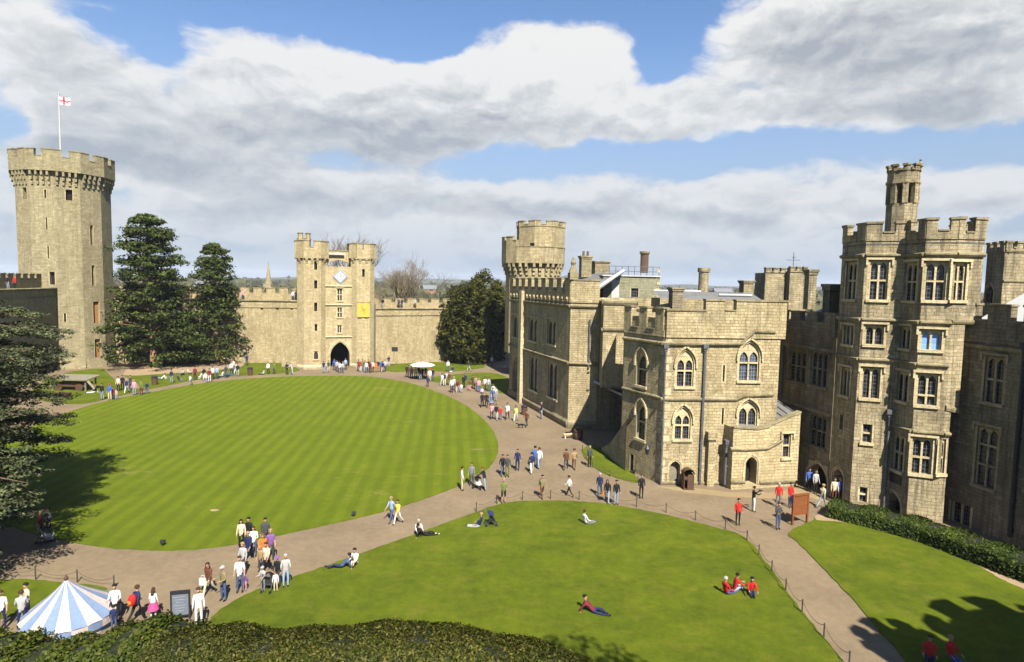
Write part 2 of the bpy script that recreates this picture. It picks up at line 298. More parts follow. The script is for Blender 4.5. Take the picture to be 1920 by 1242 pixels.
# ------------------------------------------------------------------ mesh building and tagging
class MB:
    def __init__(s): s.v = []; s.f = []; s.m = []; s.marks = []
    def poly(s, pts, mi=0):
        i = len(s.v); s.v.extend(tuple(p) for p in pts); s.f.append(tuple(range(i, i + len(pts)))); s.m.append(mi)
    def grid(s, rows, mi=0, closed=False):
        i = len(s.v); n = len(rows[0])
        for r in rows: s.v.extend(tuple(p) for p in r)
        for a in range(len(rows) - 1):
            for b in range(n if closed else n - 1):
                c = (b + 1) % n
                s.f.append((i + a * n + b, i + a * n + c, i + (a + 1) * n + c, i + (a + 1) * n + b)); s.m.append(mi)
    def hexa(s, b, t, mi=0, skip=()):
        # b, t: four points each, counter-clockwise seen from above
        if 'b' not in skip: s.poly(b[::-1], mi)
        if 't' not in skip: s.poly(t, mi)
        for k in range(4):
            if k not in skip: s.poly([b[k], b[(k + 1) % 4], t[(k + 1) % 4], t[k]], mi)
    def box(s, c, sz, rz=0.0, mi=0, skip=()):
        x, y, z = sz[0] / 2, sz[1] / 2, sz[2] / 2; ca, sa = math.cos(rz), math.sin(rz)
        q = [(-x, -y), (x, -y), (x, y), (-x, y)]
        q = [(c[0] + a * ca - b * sa, c[1] + a * sa + b * ca) for a, b in q]
        s.hexa([(a, b, c[2] - z) for a, b in q], [(a, b, c[2] + z) for a, b in q], mi, skip)
    def prism(s, pl, z0, z1, mi=0, top=True, bot=False):
        n = len(pl)
        for k in range(n):
            a, b = pl[k], pl[(k + 1) % n]
            s.poly([(a[0], a[1], z0), (b[0], b[1], z0), (b[0], b[1], z1), (a[0], a[1], z1)], mi)
        if top: s.poly([(a[0], a[1], z1) for a in pl], mi)
        if bot: s.poly([(a[0], a[1], z0) for a in pl][::-1], mi)
    def tube(s, path, rad, n=8, mi=0, cap=True):
        rows = []
        for k, p in enumerate(path):
            p = Vector(p); a = Vector(path[max(k - 1, 0)]); b = Vector(path[min(k + 1, len(path) - 1)])
            d = (b - a); d = d.normalized() if d.length > 1e-9 else Vector((0, 0, 1))
            q = d.cross(Vector((0, 0, 1)))
            if q.length < 1e-3: q = Vector((1, 0, 0))
            q.normalize(); w = q.cross(d).normalized(); r = rad[k] if hasattr(rad, '__len__') else rad
            rows.append([p + (q * math.cos(2 * math.pi * j / n) + w * math.sin(2 * math.pi * j / n)) * r for j in range(n)])
        s.grid(rows, mi, True)
        if cap: s.poly(rows[0], mi); s.poly(rows[-1][::-1], mi)
    def ring(s, c, prof, n=16, mi=0, ph=0.0, cap=True):
        rows = [[(c[0] + r * math.cos(ph + 2 * math.pi * j / n), c[1] + r * math.sin(ph + 2 * math.pi * j / n), c[2] + z) for j in range(n)] for r, z in prof]
        s.grid(rows, mi, True)
        if cap: s.poly(rows[-1], mi); s.poly(rows[0][::-1], mi)
    def leaf(s, c, sz, nrm=None, mi=0, asp=0.55):
        if nrm is None: nrm = Vector((random.gauss(0, 1), random.gauss(0, 1), random.gauss(0, 1) + 0.4))
        nrm = nrm.normalized(); t = nrm.cross(Vector((random.gauss(0, 1), random.gauss(0, 1), random.gauss(0, 1))))
        if t.length < 1e-3: return
        t = t.normalized() * sz; w = nrm.cross(t) * asp; c = Vector(c)
        s.poly([c - t, c + w * 0.9 - t * 0.1, c + t, c - w * 0.9 + t * 0.1], mi)
    def build(s, name, mats, parent=None, smooth=False, uv=True):
        if not isinstance(mats, (list, tuple)): mats = [mats]
        if name == 'string_course' and len(s.marks) > 1:      # every run of moulding is a part of its own
            mk = s.marks + [len(s.f)]; o = None
            for a, b in zip(mk, mk[1:]):
                q = MB()
                for fc_ in s.f[a:b]: q.poly([s.v[i] for i in fc_])
                o = q.build('string_course', mats, parent, smooth, uv)
            return o
        base = Vector((0, 0, 0)); p = parent
        while p is not None: base = base + p.location; p = p.parent
        me = bpy.data.meshes.new(name)
        me.from_pydata([(a - base.x, b - base.y, c - base.z) for a, b, c in s.v], [], s.f)
        for m in mats: me.materials.append(m)
        if len(mats) > 1: me.polygons.foreach_set('material_index', s.m)
        if uv:
            ul = me.uv_layers.new(name='UVMap').data
            for pl in me.polygons:
                n = pl.normal
                if abs(n.z) > 0.8:
                    for li in pl.loop_indices:
                        q = me.vertices[me.loops[li].vertex_index].co; ul[li].uv = (q.x + base.x, q.y + base.y)
                else:
                    l = math.hypot(n.x, n.y) or 1.0; tx, ty = -n.y / l, n.x / l
                    for li in pl.loop_indices:
                        q = me.vertices[me.loops[li].vertex_index].co; ul[li].uv = ((q.x + base.x) * tx + (q.y + base.y) * ty, q.z + base.z)
        if smooth: me.polygons.foreach_set('use_smooth', [True] * len(me.polygons))
        me.update()
        o = bpy.data.objects.new(name, me); COL.objects.link(o)
        if parent is not None: o.parent = parent
        return o
def tag(o, label=None, cat=None, group=None, kind=None):
    if label: o['label'] = label
    if cat: o['category'] = cat
    if group: o['group'] = group
    if kind: o['kind'] = kind
    return o
def empty(name, loc, label, cat, group=None):
    o = bpy.data.objects.new(name, None); o.empty_display_size = 0.3; COL.objects.link(o); o.location = Vector(loc)
    return tag(o, label, cat, group)
def copy_tree(o, parent=None):
    c = o.copy(); COL.objects.link(c); c.parent = parent
    for ch in o.children: copy_tree(ch, c)
    return c
def V2(p): return Vector((p[0], p[1]))
# ------------------------------------------------------------------ masonry kit
class Fac:
    # a vertical wall plane; A to B runs left to right for someone looking at its face
    def __init__(s, A, B):
        s.A = V2(A); s.B = V2(B); s.L = (s.B - s.A).length; s.d = (s.B - s.A) / s.L; s.n = Vector((s.d.y, -s.d.x))
    def uz(s, px, py):
        d = ray(px, py); n = s.n; t = (s.A.dot(n)) / (d.x * n.x + d.y * n.y)
        p = Vector((d.x * t, d.y * t)); return (p - s.A).dot(s.d), H + d.z * t
    def P(s, u, z, o=0.0):
        q = s.A + s.d * u + s.n * o; return Vector((q.x, q.y, z))
    def rect(s, x0, y0, x1, y1):
        xm, ym = (x0 + x1) / 2, (y0 + y1) / 2
        return s.uz(x0, ym)[0], s.uz(xm, y1)[1], s.uz(x1, ym)[0], s.uz(xm, y0)[1]
    def slab(s, mb, u0, u1, z0, z1, o0, o1, mi=0, skip=()):
        # box on the face, from depth o0 (inner) to o1 (outer)
        b = [s.P(u0, z0, o1), s.P(u1, z0, o1), s.P(u1, z0, o0), s.P(u0, z0, o0)]
        t = [s.P(u0, z1, o1), s.P(u1, z1, o1), s.P(u1, z1, o0), s.P(u0, z1, o0)]
        mb.hexa(b, t, mi, skip)
def wall_face(mb, f, u0, u1, z0, z1, holes=(), mi=0):
    us = sorted({u0, u1, *[min(max(h[i], u0), u1) for h in holes for i in (0, 1)]}); zs = sorted({z0, z1, *[min(max(h[i], z0), z1) for h in holes for i in (2, 3)]})
    for a, b in zip(us, us[1:]):
        for c, d in zip(zs, zs[1:]):
            um, zm = (a + b) / 2, (c + d) / 2
            if any(h[0] < um < h[1] and h[2] < zm < h[3] for h in holes): continue
            mb.poly([f.P(a, c), f.P(b, c), f.P(b, d), f.P(a, d)], mi)
    for h in holes:
        a, b, c, d, e = h[:5]
        mb.poly([f.P(a, c), f.P(a, d), f.P(a, d, -e), f.P(a, c, -e)], mi); mb.poly([f.P(b, c), f.P(b, c, -e), f.P(b, d, -e), f.P(b, d)], mi)
        mb.poly([f.P(a, d), f.P(b, d), f.P(b, d, -e), f.P(a, d, -e)], mi); mb.poly([f.P(a, c), f.P(a, c, -e), f.P(b, c, -e), f.P(b, c)], mi)
def arch_curve(u0, u1, zs, z1, n=6):
    # pointed arch from (u0,zs) over the apex to (u1,zs)
    w = (u1 - u0) / 2; h = z1 - zs; out = []
    for k in range(n + 1):
        a = k / n * math.pi / 3; out.append((u0 + 2 * w * (1 - math.cos(a)), zs + h * math.sin(a) / math.sin(math.pi / 3)))
    out[-1] = ((u0 + u1) / 2, z1)
    return out + [(u0 + u1 - u, z) for u, z in out[-2::-1]]
def spandrels(mb, f, u0, u1, zs, z1, ztop, o1, o0, n=6):
    c = arch_curve(u0, u1, zs, z1, n)
    for (a, za), (b, zb) in zip(c, c[1:]):
        mb.poly([f.P(a, za, o1), f.P(b, zb, o1), f.P(b, ztop, o1), f.P(a, ztop, o1)])
        mb.poly([f.P(a, za, o1), f.P(a, za, o0), f.P(b, zb, o0), f.P(b, zb, o1)])
def window(root, f, px, lights=2, arch=True, transoms=(), hood=True, sill=True, big=False, glass='glass', trim='trim', dep=0.3, name='window'):
    # px: outline of the opening in the survey photograph; returns the hole to leave in the wall
    u0, z0, u1, z1 = f.rect(*px) if len(px) == 4 and px[3] > 60 else px
    if u1 < u0: u0, u1 = u1, u0
    w, h = u1 - u0, z1 - z0
    m = MB(); fr = 0.09 if w > 0.8 else 0.05; mu = 0.12
    ta, tb = -0.13, -0.24
    zs = z1
    if big:
        zs = z1 - min(0.85 * w, 0.38 * h); spandrels(m, f, u0, u1, zs, z1 - 0.06, z1, -0.004, -0.2, 7)
    # jambs, head, sill members of the tracery plane
    f.slab(m, u0, u0 + fr, z0, z1, tb, ta); f.slab(m, u1 - fr, u1, z0, z1, tb, ta)
    lw = (w - 2 * fr - (lights - 1) * mu) / lights; x = u0 + fr
    for k in range(lights):
        a, b = x, x + lw
        if arch:
            rise = min(lw * 0.85, 0.3 * h); hz = (zs + 0.62 * rise) if big else z1 - 0.1
            spandrels(m, f, a, b, hz - rise, hz, z1, ta - 0.01, tb, 4)
        if k < lights - 1: f.slab(m, b, b + mu, z0, z1, tb, ta + 0.004)
        x += lw + mu
    for tz in transoms:
        z = z0 + h * tz; f.slab(m, u0 + fr, u1 - fr, z - 0.06, z + 0.06, tb, ta + 0.008)
    if sill: f.slab(m, u0 - 0.16, u1 + 0.16, z0 - 0.2, z0 - 0.002, 0.002, 0.13)
    # dressed surround
    sw = 0.16 if w > 0.8 else 0.1
    f.slab(m, u0 - sw, u0, z0, z1 if not big else zs, 0.001, 0.014); f.slab(m, u1, u1 + sw, z0, z1 if not big else zs, 0.001, 0.014)
    if hood:
        if big:
            c = arch_curve(u0 - 0.12, u1 + 0.12, zs, z1 + 0.16, 7); c = [(c[0][0], zs - 0.35)] + c + [(c[-1][0], zs - 0.35)]
            for (a, za), (b, zb) in zip(c, c[1:]):
                t = 0.13; q = Vector((b - a, zb - za)).normalized(); nx, nz = -q.y * t, q.x * t
                q4 = [(a, za), (b, zb), (b + nx, zb + nz), (a + nx, za + nz)]
                m.poly([f.P(u, z, 0.16) for u, z in q4]); m.poly([f.P(q4[0][0], q4[0][1], 0.16), f.P(q4[0][0], q4[0][1], 0), f.P(q4[1][0], q4[1][1], 0), f.P(q4[1][0], q4[1][1], 0.16)])
                m.poly([f.P(q4[3][0], q4[3][1], 0.16), f.P(q4[2][0], q4[2][1], 0.16), f.P(q4[2][0], q4[2][1], 0), f.P(q4[3][0], q4[3][1], 0)])
        else:
            f.slab(m, u0 - 0.28, u1 + 0.28, z1 + 0.10, z1 + 0.25, 0.002, 0.15)
            for a in (u0 - 0.28, u1 + 0.16): f.slab(m, a, a + 0.12, z1 - 0.3, z1 + 0.098, 0.002, 0.13)
    o = m.build(name, MT[trim], root)
    g = MB(); g.poly([f.P(u0, z0, -dep + .02), f.P(u1, z0, -dep + .02), f.P(u1, z1, -dep + .02), f.P(u0, z1, -dep + .02)]); g.build('pane', MT[glass], o)
    return (u0, u1, z0, z1, dep)
def slit(root, f, px, mat='void', dep=0.5, name='arrow_slit', sh=0.0):
    u0, z0, u1, z1 = f.rect(*px); u0 += sh; u1 += sh
    if u1 < u0: u0, u1 = u1, u0
    if u1 - u0 < 0.14: m_ = (u0 + u1) / 2; u0, u1 = m_ - 0.08, m_ + 0.08
    g = MB(); g.poly([f.P(u0, z0, -dep + .03), f.P(u1, z0, -dep + .03), f.P(u1, z1, -dep + .03), f.P(u0, z1, -dep + .03)])
    t = 0.09
    for a in (u0 - t, u1): f.slab(g, a, a + t, z0, z1, 0.001, 0.012, 1)
    g.build(name, [MT[mat], MT['trim']], root); return (u0, u1, z0, z1, dep)
def doorway(root, f, px, mat='void', dep=0.6, leaf=None, name='doorway', deep=0.0):
    u0, z0, u1, z1 = f.rect(*px)
    if u1 < u0: u0, u1 = u1, u0
    w = u1 - u0; zs = z1 - w * 0.6; m = MB(); spandrels(m, f, u0, u1, zs, z1 - 0.04, z1, -0.004, -dep + 0.05, 7)
    c = arch_curve(u0 - 0.1, u1 + 0.1, zs, z1 + 0.1, 7); c = [(u0 - 0.1, z0)] + c + [(u1 + 0.1, z0)]
    for (a, za), (b, zb) in zip(c, c[1:]):
        q = Vector((b - a, zb - za)); q = q.normalized() if q.length > 0 else q; nx, nz = -q.y * 0.14, q.x * 0.14
        m.poly([f.P(a, za, 0.05), f.P(b, zb, 0.05), f.P(b + nx, zb + nz, 0.05), f.P(a + nx, za + nz, 0.05)])
        m.poly([f.P(a + nx, za + nz, 0.05), f.P(b + nx, zb + nz, 0.05), f.P(b + nx, zb + nz, 0), f.P(a + nx, za + nz, 0)])
    o = m.build(name, MT['trim'], root)
    g = MB(); g.poly([f.P(u0, z0, -dep + .03), f.P(u1, z0, -dep + .03), f.P(u1, z1, -dep + .03), f.P(u0, z1, -dep + .03)])
    g.build('door' if leaf else 'opening', MT[leaf or mat], o)
    return (u0, u1, z0, z1, dep)
def molding(mb, f, pts, h=0.26, o=0.17, px=True):
    mb.marks.append(len(mb.f)); q = [f.uz(*p) for p in pts] if px else pts
    for (a, za), (b, zb) in zip(q, q[1:]):
        s = [(0, 0), (o * 0.55, 0), (o, h * 0.4), (o, h * 0.7), (0, h)]
        A = [f.P(a, za - h / 2 + z, d) for d, z in s]; B = [f.P(b, zb - h / 2 + z, d) for d, z in s]
        for k in range(4): mb.poly([A[k], B[k], B[k + 1], A[k + 1]])
        mb.poly(A[::-1]); mb.poly(B)
JIT = [0]
def parapet(mb, f, u0, u1, z0, zc, zt, mw=1.2, gw=0.8, th=0.5, start=None, cap=1, ends=True, o=0.0):
    # solid band z0..zc, merlons to zt, mossy copings (material slot cap)
    JIT[0] += 1; j = (JIT[0] % 7) * 0.004; zc += j; th += j
    if zc > z0: f.slab(mb, u0, u1, z0, zc, -th + o, o, 0, ('b',))
    L = u1 - u0; per = mw + gw; n = max(1, int(round((L + gw) / per))); sc = (L + gw) / (n * per); mw *= sc; gw *= sc
    u = u0
    spans = [(u0 + k * (mw + gw), u0 + k * (mw + gw) + mw) for k in range(n)] if start is None else start
    prev = u0
    for a, b in spans:
        a = max(a, u0); b = min(b, u1)
        f.slab(mb, a, b, zc, zt, -th + o, o, 0, ('b', 't'))
        f.slab(mb, a - 0.05, b + 0.05, zt, zt + 0.14, -th - 0.06 + o, o + 0.07, cap)
        if a - prev > 0.15: f.slab(mb, prev + 0.051, a - 0.051, zc + 0.002, zc + 0.1, -th - 0.05 + o, o + 0.06, cap)
        prev = b
    if u1 - prev > 0.15: f.slab(mb, prev + 0.051, u1, zc + 0.002, zc + 0.1, -th - 0.05 + o, o + 0.06, cap)
def corbels(mb, f, u0, u1, z0, z1, o, sp=0.8, w=0.4, mi=0):
    n = max(1, int((u1 - u0) / sp)); s = (u1 - u0) / n
    for k in range(n):
        c = u0 + s * (k + 0.5)
        for q, (za, zb) in enumerate(((0.0, 0.34), (0.34, 0.67), (0.67, 1.0))):
            f.slab(mb, c - w / 2, c + w / 2, z0 + (z1 - z0) * za, z0 + (z1 - z0) * zb, 0.0, o * (q + 1) / 3, mi)
def pipe(root, f, p0, p1, r=0.075, hop=True, mat='leadpipe'):
    u0, z0 = f.uz(*p0); u1, z1 = f.uz(*p1); u = (u0 + u1) / 2; m = MB()
    m.tube([f.P(u, max(z1, 0.05), 0.14), f.P(u, z0, 0.14)], r, 8)
    if hop: f.slab(m, u - 0.2, u + 0.2, z0 - 0.05, z0 + 0.28, 0.01, 0.34); f.slab(m, u - 0.12, u + 0.12, z0 - 0.25, z0 - 0.05, 0.02, 0.26)
    z = z0 - 1.8
    while z > 0.5: f.slab(m, u - 0.13, u + 0.13, z - 0.05, z + 0.05, 0.005, 0.15); z -= 1.9
    return m.build('drainpipe', MT[mat], root)
def flat_roof(root, pl, z, mat='lead', name='roof', th=0.12):
    m = MB(); m.prism([(p[0], p[1]) for p in pl], z - th, z, 0, True, True); return m.build(name, MT[mat], root)
def chimney_stack(root_loc, w, d, z0, z1, mat, label, rz=0.0, rnd=False, pots=0):
    r = empty('chimney', (root_loc[0], root_loc[1], z0), label, 'chimney', 'chimneys on the castle roofs')
    m = MB()
    if rnd: m.ring((root_loc[0], root_loc[1], z0), [(w / 2, 0), (w / 2, (z1 - z0) * 0.85)], 14)
    else: m.box((root_loc[0], root_loc[1], (z0 + z1) / 2 - 0.07 * (z1 - z0)), (w, d, (z1 - z0) * 0.86), rz)
    m.build('shaft', MT[mat], r)
    m = MB(); zz = z0 + (z1 - z0) * 0.86
    if rnd: m.ring((root_loc[0], root_loc[1], zz), [(w / 2, 0), (w / 2 + 0.12, 0.1), (w / 2 + 0.12, (z1 - z0) * 0.14)], 14)
    else:
        m.box((root_loc[0], root_loc[1], zz + (z1 - z0) * 0.035), (w + 0.16, d + 0.16, (z1 - z0) * 0.07), rz); m.box((root_loc[0], root_loc[1], zz + (z1 - z0) * 0.1), (w + 0.3, d + 0.3, (z1 - z0) * 0.06), rz)
    m.build('cap', MT['cap'], r)
    for k in range(pots):
        q = MB(); x = root_loc[0] + (k - (pots - 1) / 2) * 0.5; q.ring((x, root_loc[1], z1 - 0.02), [(0.16, 0), (0.13, 0.5), (0.16, 0.55)], 8); q.build('pot', MT['brick'], r)
    return r

# ------------------------------------------------------------------ terrain and ground sheets
def sheet(name, pts, z, mat, th=None, kind='structure', sub=True):
    # smooth closed outline through the surveyed ground points
    P = [V2(G(*p)) if not isinstance(p, Vector) else p for p in pts]; n = len(P); out = []
    if sub:
        for k in range(n):
            p0, p1, p2, p3 = P[k - 1], P[k], P[(k + 1) % n], P[(k + 2) % n]
            for t in [q / 10 for q in range(10)]:
                out.append(Vector((random.uniform(-.05, .05), random.uniform(-.05, .05))) + 0.5 * ((2 * p1) + (p2 - p0) * t + (2 * p0 - 5 * p1 + 4 * p2 - p3) * t * t + (3 * p1 - p0 - 3 * p2 + p3) * t ** 3))
    else: out = P
    area = sum(a.x * b.y - b.x * a.y for a, b in zip(out, out[1:] + out[:1]))
    if area < 0: out = out[::-1]
    m = MB(); m.prism([(p.x, p.y) for p in out], 0.0, z, 0, True, False)
    o = m.build(name, MT[mat] if isinstance(mat, str) else mat); tag(o, kind=kind); return o
m = MB(); ring_r = [0.1, 30, 80, 140, 220, 400, 900, 2000, 4500]
m.grid([[(r * math.cos(a * math.pi / 24), 30 + r * math.sin(a * math.pi / 24), -0.02 if r < 200 else -0.02 - min(6, (r - 200) * 0.01)) for a in range(48)] for r in ring_r], 0, True)
GM = plain('open_country', (0.10, 0.12, 0.045), 0.95, 0.35, 0.02)
tag(m.build('ground', GM), kind='structure')
# wooded ridge on the skyline
def ridge(name, dist, h, seed, mat):
    rn = random.Random(seed); m = MB(); n = 160; rows = [[], [], []]
    ph = [rn.uniform(0, 6) for _ in range(6)]
    for k in range(n + 1):
        a = -1.25 + 2.5 * k / n
        e = 0.55 + 0.2 * math.sin(a * 3 + ph[0]) + 0.14 * math.sin(a * 9 + ph[1]) + 0.07 * math.sin(a * 23 + ph[2]) + 0.05 * math.sin(a * 61 + ph[3]) + rn.uniform(-.05, .05)
        for j, (dd, hh) in enumerate(((-0.12, -8), (0.0, h * e), (0.2, -8))):
            r = dist * (1 + dd); rows[j].append((r * math.sin(a), r * math.cos(a), hh))
    m.grid(rows); o = m.build(name, mat, None, True); tag(o, kind='structure')
HM = plain('wooded_hill', (0.045, 0.055, 0.03), 0.95, 0.5, 0.012)
ridge('hills', 3000, 36, 3, HM); ridge('hills', 1700, 19, 5, HM)

courtyard = [(-350, 1242), (-350, 760), (60, 700), (200, 672), (430, 676), (560, 687), (700, 683), (860, 674), (960, 690), (1130, 780), (1240, 850), (1560, 860), (1750, 930), (2300, 1100), (2300, 1400), (1000, 1500), (-350, 1500)]
sheet('courtyard_path', courtyard, 0.004, 'gravel', sub=False)
lawn = [(30, 815), (100, 783), (200, 753), (300, 733), (400, 717), (500, 708.5), (600, 705.5), (690, 707), (760, 717), (820, 736), (870, 759), (910, 791), (930, 820), (934, 846), (922, 871), (900, 890), (860, 912), (800, 935), (720, 960), (600, 988), (500, 1010), (420, 1025), (330, 1033), (240, 1031), (160, 1022), (60, 1000), (-40, 960), (-110, 905), (-60, 855)]
sheet('round_lawn', lawn, 0.05, 'lawn')
near = [(388, 1178), (412, 1146), (480, 1108), (600, 1066), (700, 1031), (780, 1002), (860, 973), (940, 946), (1000, 940), (1080, 941), (1150, 948), (1250, 967), (1340, 990), (1395, 1008), (1440, 1060), (1500, 1142), (1590, 1252), (1640, 1330), (1400, 1480), (1000, 1500), (500, 1440), (380, 1260)]
sheet('near_lawn', near, 0.05, 'grass')
right = [(1478, 1003), (1505, 985), (1540, 972), (1580, 968), (1700, 1000), (1800, 1040), (1990, 1110), (2150, 1300), (1900, 1450), (1760, 1310), (1700, 1242), (1580, 1105), (1500, 1022)]
sheet('right_lawn', right, 0.05, 'grass')
sheet('hedge_border', [(1530, 976), (1560, 962), (1700, 985), (1930, 1060), (2100, 1130), (2050, 1150), (1900, 1098), (1840, 1066), (1760, 1026), (1700, 1004), (1600, 982)], 0.056, 'soil')
sheet('corner_lawn', [(1092, 852), (1100, 838), (1125, 840), (1160, 866), (1199, 904), (1160, 898), (1118, 880)], 0.05, 'grass')
sheet('verge', [(80, 752), (60, 735), (110, 704), (170, 693), (215, 692), (330, 690), (450, 680), (556, 682), (560, 695), (520, 701), (400, 709), (310, 724), (215, 745), (150, 758)], 0.05, 'grass')
sheet('verge', [(720, 692), (730, 684), (840, 679), (900, 684), (905, 690), (850, 697), (790, 696), (740, 698)], 0.05, 'grass')
sheet('verge', [(800, 712), (850, 703), (920, 700), (955, 712), (950, 736), (925, 735), (890, 724), (850, 722)], 0.05, 'grass')
sheet('verge', [(-200, 1130), (-100, 1098), (40, 1088), (120, 1094), (198, 1103), (160, 1120), (40, 1150), (-120, 1190)], 0.05, 'grass')
sheet('bare_soil', [(820, 678), (850, 672), (950, 672), (953, 690), (900, 684), (860, 682)], 0.06, 'soil')
sheet('bare_soil', [(222, 700), (260, 682), (330, 680), (440, 678), (452, 688), (380, 697), (300, 702), (250, 705)], 0.06, 'soil')
sheet('dirt_track', [(196, 690), (222, 680), (236, 690), (232, 704), (252, 716), (262, 728), (240, 728), (214, 712)], 0.065, 'gravel')
sheet('paved_strip', [(1225, 912), (1300, 916), (1370, 924), (1440, 925), (1500, 915), (1560, 945), (1520, 935), (1440, 935), (1360, 932), (1290, 925)], 0.03, 'paving', sub=False)
# the castle mound below the viewpoint
m = MB(); rows = []
for r, z in ((26.0, -0.3), (21.5, -0.05), (20.0, 0.25), (17, 2.3), (13, 5.0), (8, 9.3), (4, 13.0), (0.1, 13.7)):
    rows.append([(r * 1.02 * math.cos(a * math.pi / 20) - 2.0, r * 0.88 * math.sin(a * math.pi / 20) - 0.5, z + (0.25 * math.sin(a * 1.3 + r) if 0.3 < z < 13 else 0)) for a in range(40)])
m.grid(rows, 0, True); tag(m.build('mound', MT['grass'], None, True), kind='structure')
# ------------------------------------------------------------------ central block (two storeys of traceried windows)
def building(name, loc, label, cat='building'): return empty(name, (loc[0], loc[1], 0), label, cat)
Bl = V2(G(1174, 880)); Bc = V2(G(1238, 909)); Br = V2(G(1449, 909)); bd = (Bl - Bc).normalized(); Bl = Bc + bd * 5.2
FBl = Fac(Bl, Bc); FBf = Fac(Bc, Br)
def z_at(f, px, py): return f.uz(px, py)[1]
B = building('stone_range', Bc, 'sunlit two storey stone block with four pointed traceried windows and two long drainpipes')
hz = z_at(FBf, 1300, 640)
wh = [window(B, FBf, (1269, 656, 1301, 725), 2, True, (0.42,), True, True, True), window(B, FBf, (1386, 641, 1424, 714), 2, True, (0.45,), True, True, True, 'skyglass'),
      window(B, FBf, (1265, 763, 1295, 824), 2, True, (0.42,), True, True, True), window(B, FBf, (1385, 752, 1420, 808), 2, True, (), True, True, True),
      slit(B, FBf, (1355.5, 685, 1358.5, 716)), slit(B, FBf, (1353.5, 766, 1356.5, 796)),
      doorway(B, FBf, (1256, 864, 1275, 912), 'void', 0.5, 'greywood')]
ltop = FBl.L
wl = [window(B, FBl, (1194, 655, 1212, 724), 1, True, (0.45,), True, True, True), window(B, FBl, (1194, 752, 1210, 824), 1, True, (0.45,), True, True, True), slit(B, FBl, (1181, 852, 1188, 884), 'void', 0.5, 'side_door')]
zt = 13.05
m = MB(); wall_face(m, FBf, 0, FBf.L, 0, zt, wh); wall_face(m, FBl, 0, FBl.L, 0, zt, wl)
back = [Bc, Br, Br + Vector((0.5, 8.5)), Bl + Vector((0, 5))]
m2 = [Br, Br + Vector((1.2, 9)), Bl + Vector((1.5, 6)), Bl]
for a, b in zip(m2, m2[1:]): m.poly([(a.x, a.y, 0), (b.x, b.y, 0), (b.x, b.y, zt), (a.x, a.y, zt)])
m.build('wall', MT['range'], B)
flat_roof(B, [Bc + Vector((.5, .5)), Br + Vector((-.4, .5)), m2[1], m2[2], Bl + Vector((.4, 0))], 12.6)
m = MB()
uA = FBf.uz(1322, 600)[0]; uB = FBf.uz(1357, 600)[0]; uC = FBf.uz(1379, 600)[0]
parapet(m, FBf, 0, uA, 11.6, z_at(FBf, 1280, 584), z_at(FBf, 1280, 584) + .02, start=[(0, uA)], o=0.10, th=.6)
parapet(m, FBf, uA + .003, FBf.L + 0.35, 11.604, z_at(FBf, 1370, 584), z_at(FBf, 1420, 566), start=[(uA + .003, uB), (uC, FBf.L + .35)], o=0.104, th=.6)
# side parapet with deep embrasures
parapet(m, FBl, 0, FBl.L - .15, 11.61, 12.1, 13.75, mw=0.85, gw=0.95, o=0.10, th=.5)
m.build('parapet', [MT['range'], MT['cap']], B)
m = MB()
molding(m, FBf, [(1238, 645), (1320, 645), (1390, 645), (1402, 632), (1414, 622), (1452, 623)], 0.34, 0.24)
molding(m, FBf, [(1238, 748), (1380, 749), (1396, 742), (1450, 740)], 0.3, 0.16); molding(m, FBf, [(1238, 905), (1360, 906)], 0.3, 0.12)
zz = FBf.uz(1238, 645)[1]; molding(m, FBl, [(0, zz), (FBl.L, zz)], 0.34, 0.24, False)
zz = FBf.uz(1238, 748)[1]; molding(m, FBl, [(0, zz), (FBl.L, zz)], 0.3, 0.16, False)
m.build('string_course', MT['cap'], B)
pipe(B, FBf, (1247, 652), (1238, 908)); pipe(B, FBf, (1320, 652), (1312, 905), 0.11)
m = MB(); u = FBf.uz(1333, 800)[0]
FBf.slab(m, u - .28, u + .28, 0, z_at(FBf, 1333, 822), 0.001, 0.45); FBf.slab(m, u - .4, u + .4, z_at(FBf, 1333, 822), z_at(FBf, 1333, 808), 0.002, 0.6)
m.build('buttress', MT['range'], B)
m = MB()   # quoins at the corner
for k in range(18):
    z = 0.3 + k * 0.62; w = 0.55 if k % 2 else 0.32
    FBf.slab(m, 0.0, w, z, z + .5, 0.001, 0.012); FBl.slab(m, FBl.L - (0.87 - w), FBl.L, z, z + .5, 0.001, 0.012)
m.build('quoin', MT['trim'], B)
# wall lantern on the side wall
u, z = FBl.uz(1224, 843)
la = empty('wall_lantern', FBl.P(u, z), 'black iron lantern on a bracket on the shaded side wall of the central stone block', 'lantern')
m = MB(); p = FBl.P(u, z, 0.55); m.tube([FBl.P(u, z + .55, 0), FBl.P(u, z + .6, 0.3), FBl.P(u, z + .45, 0.55)], 0.03, 6); m.build('bracket', MT['iron'], la)
m = MB(); m.ring((p.x, p.y, p.z - .35), [(0.10, 0), (0.19, 0.45), (0.22, 0.47), (0.06, 0.72), (0.02, 0.8)], 6); m.build('lamp_housing', MT['iron'], la)

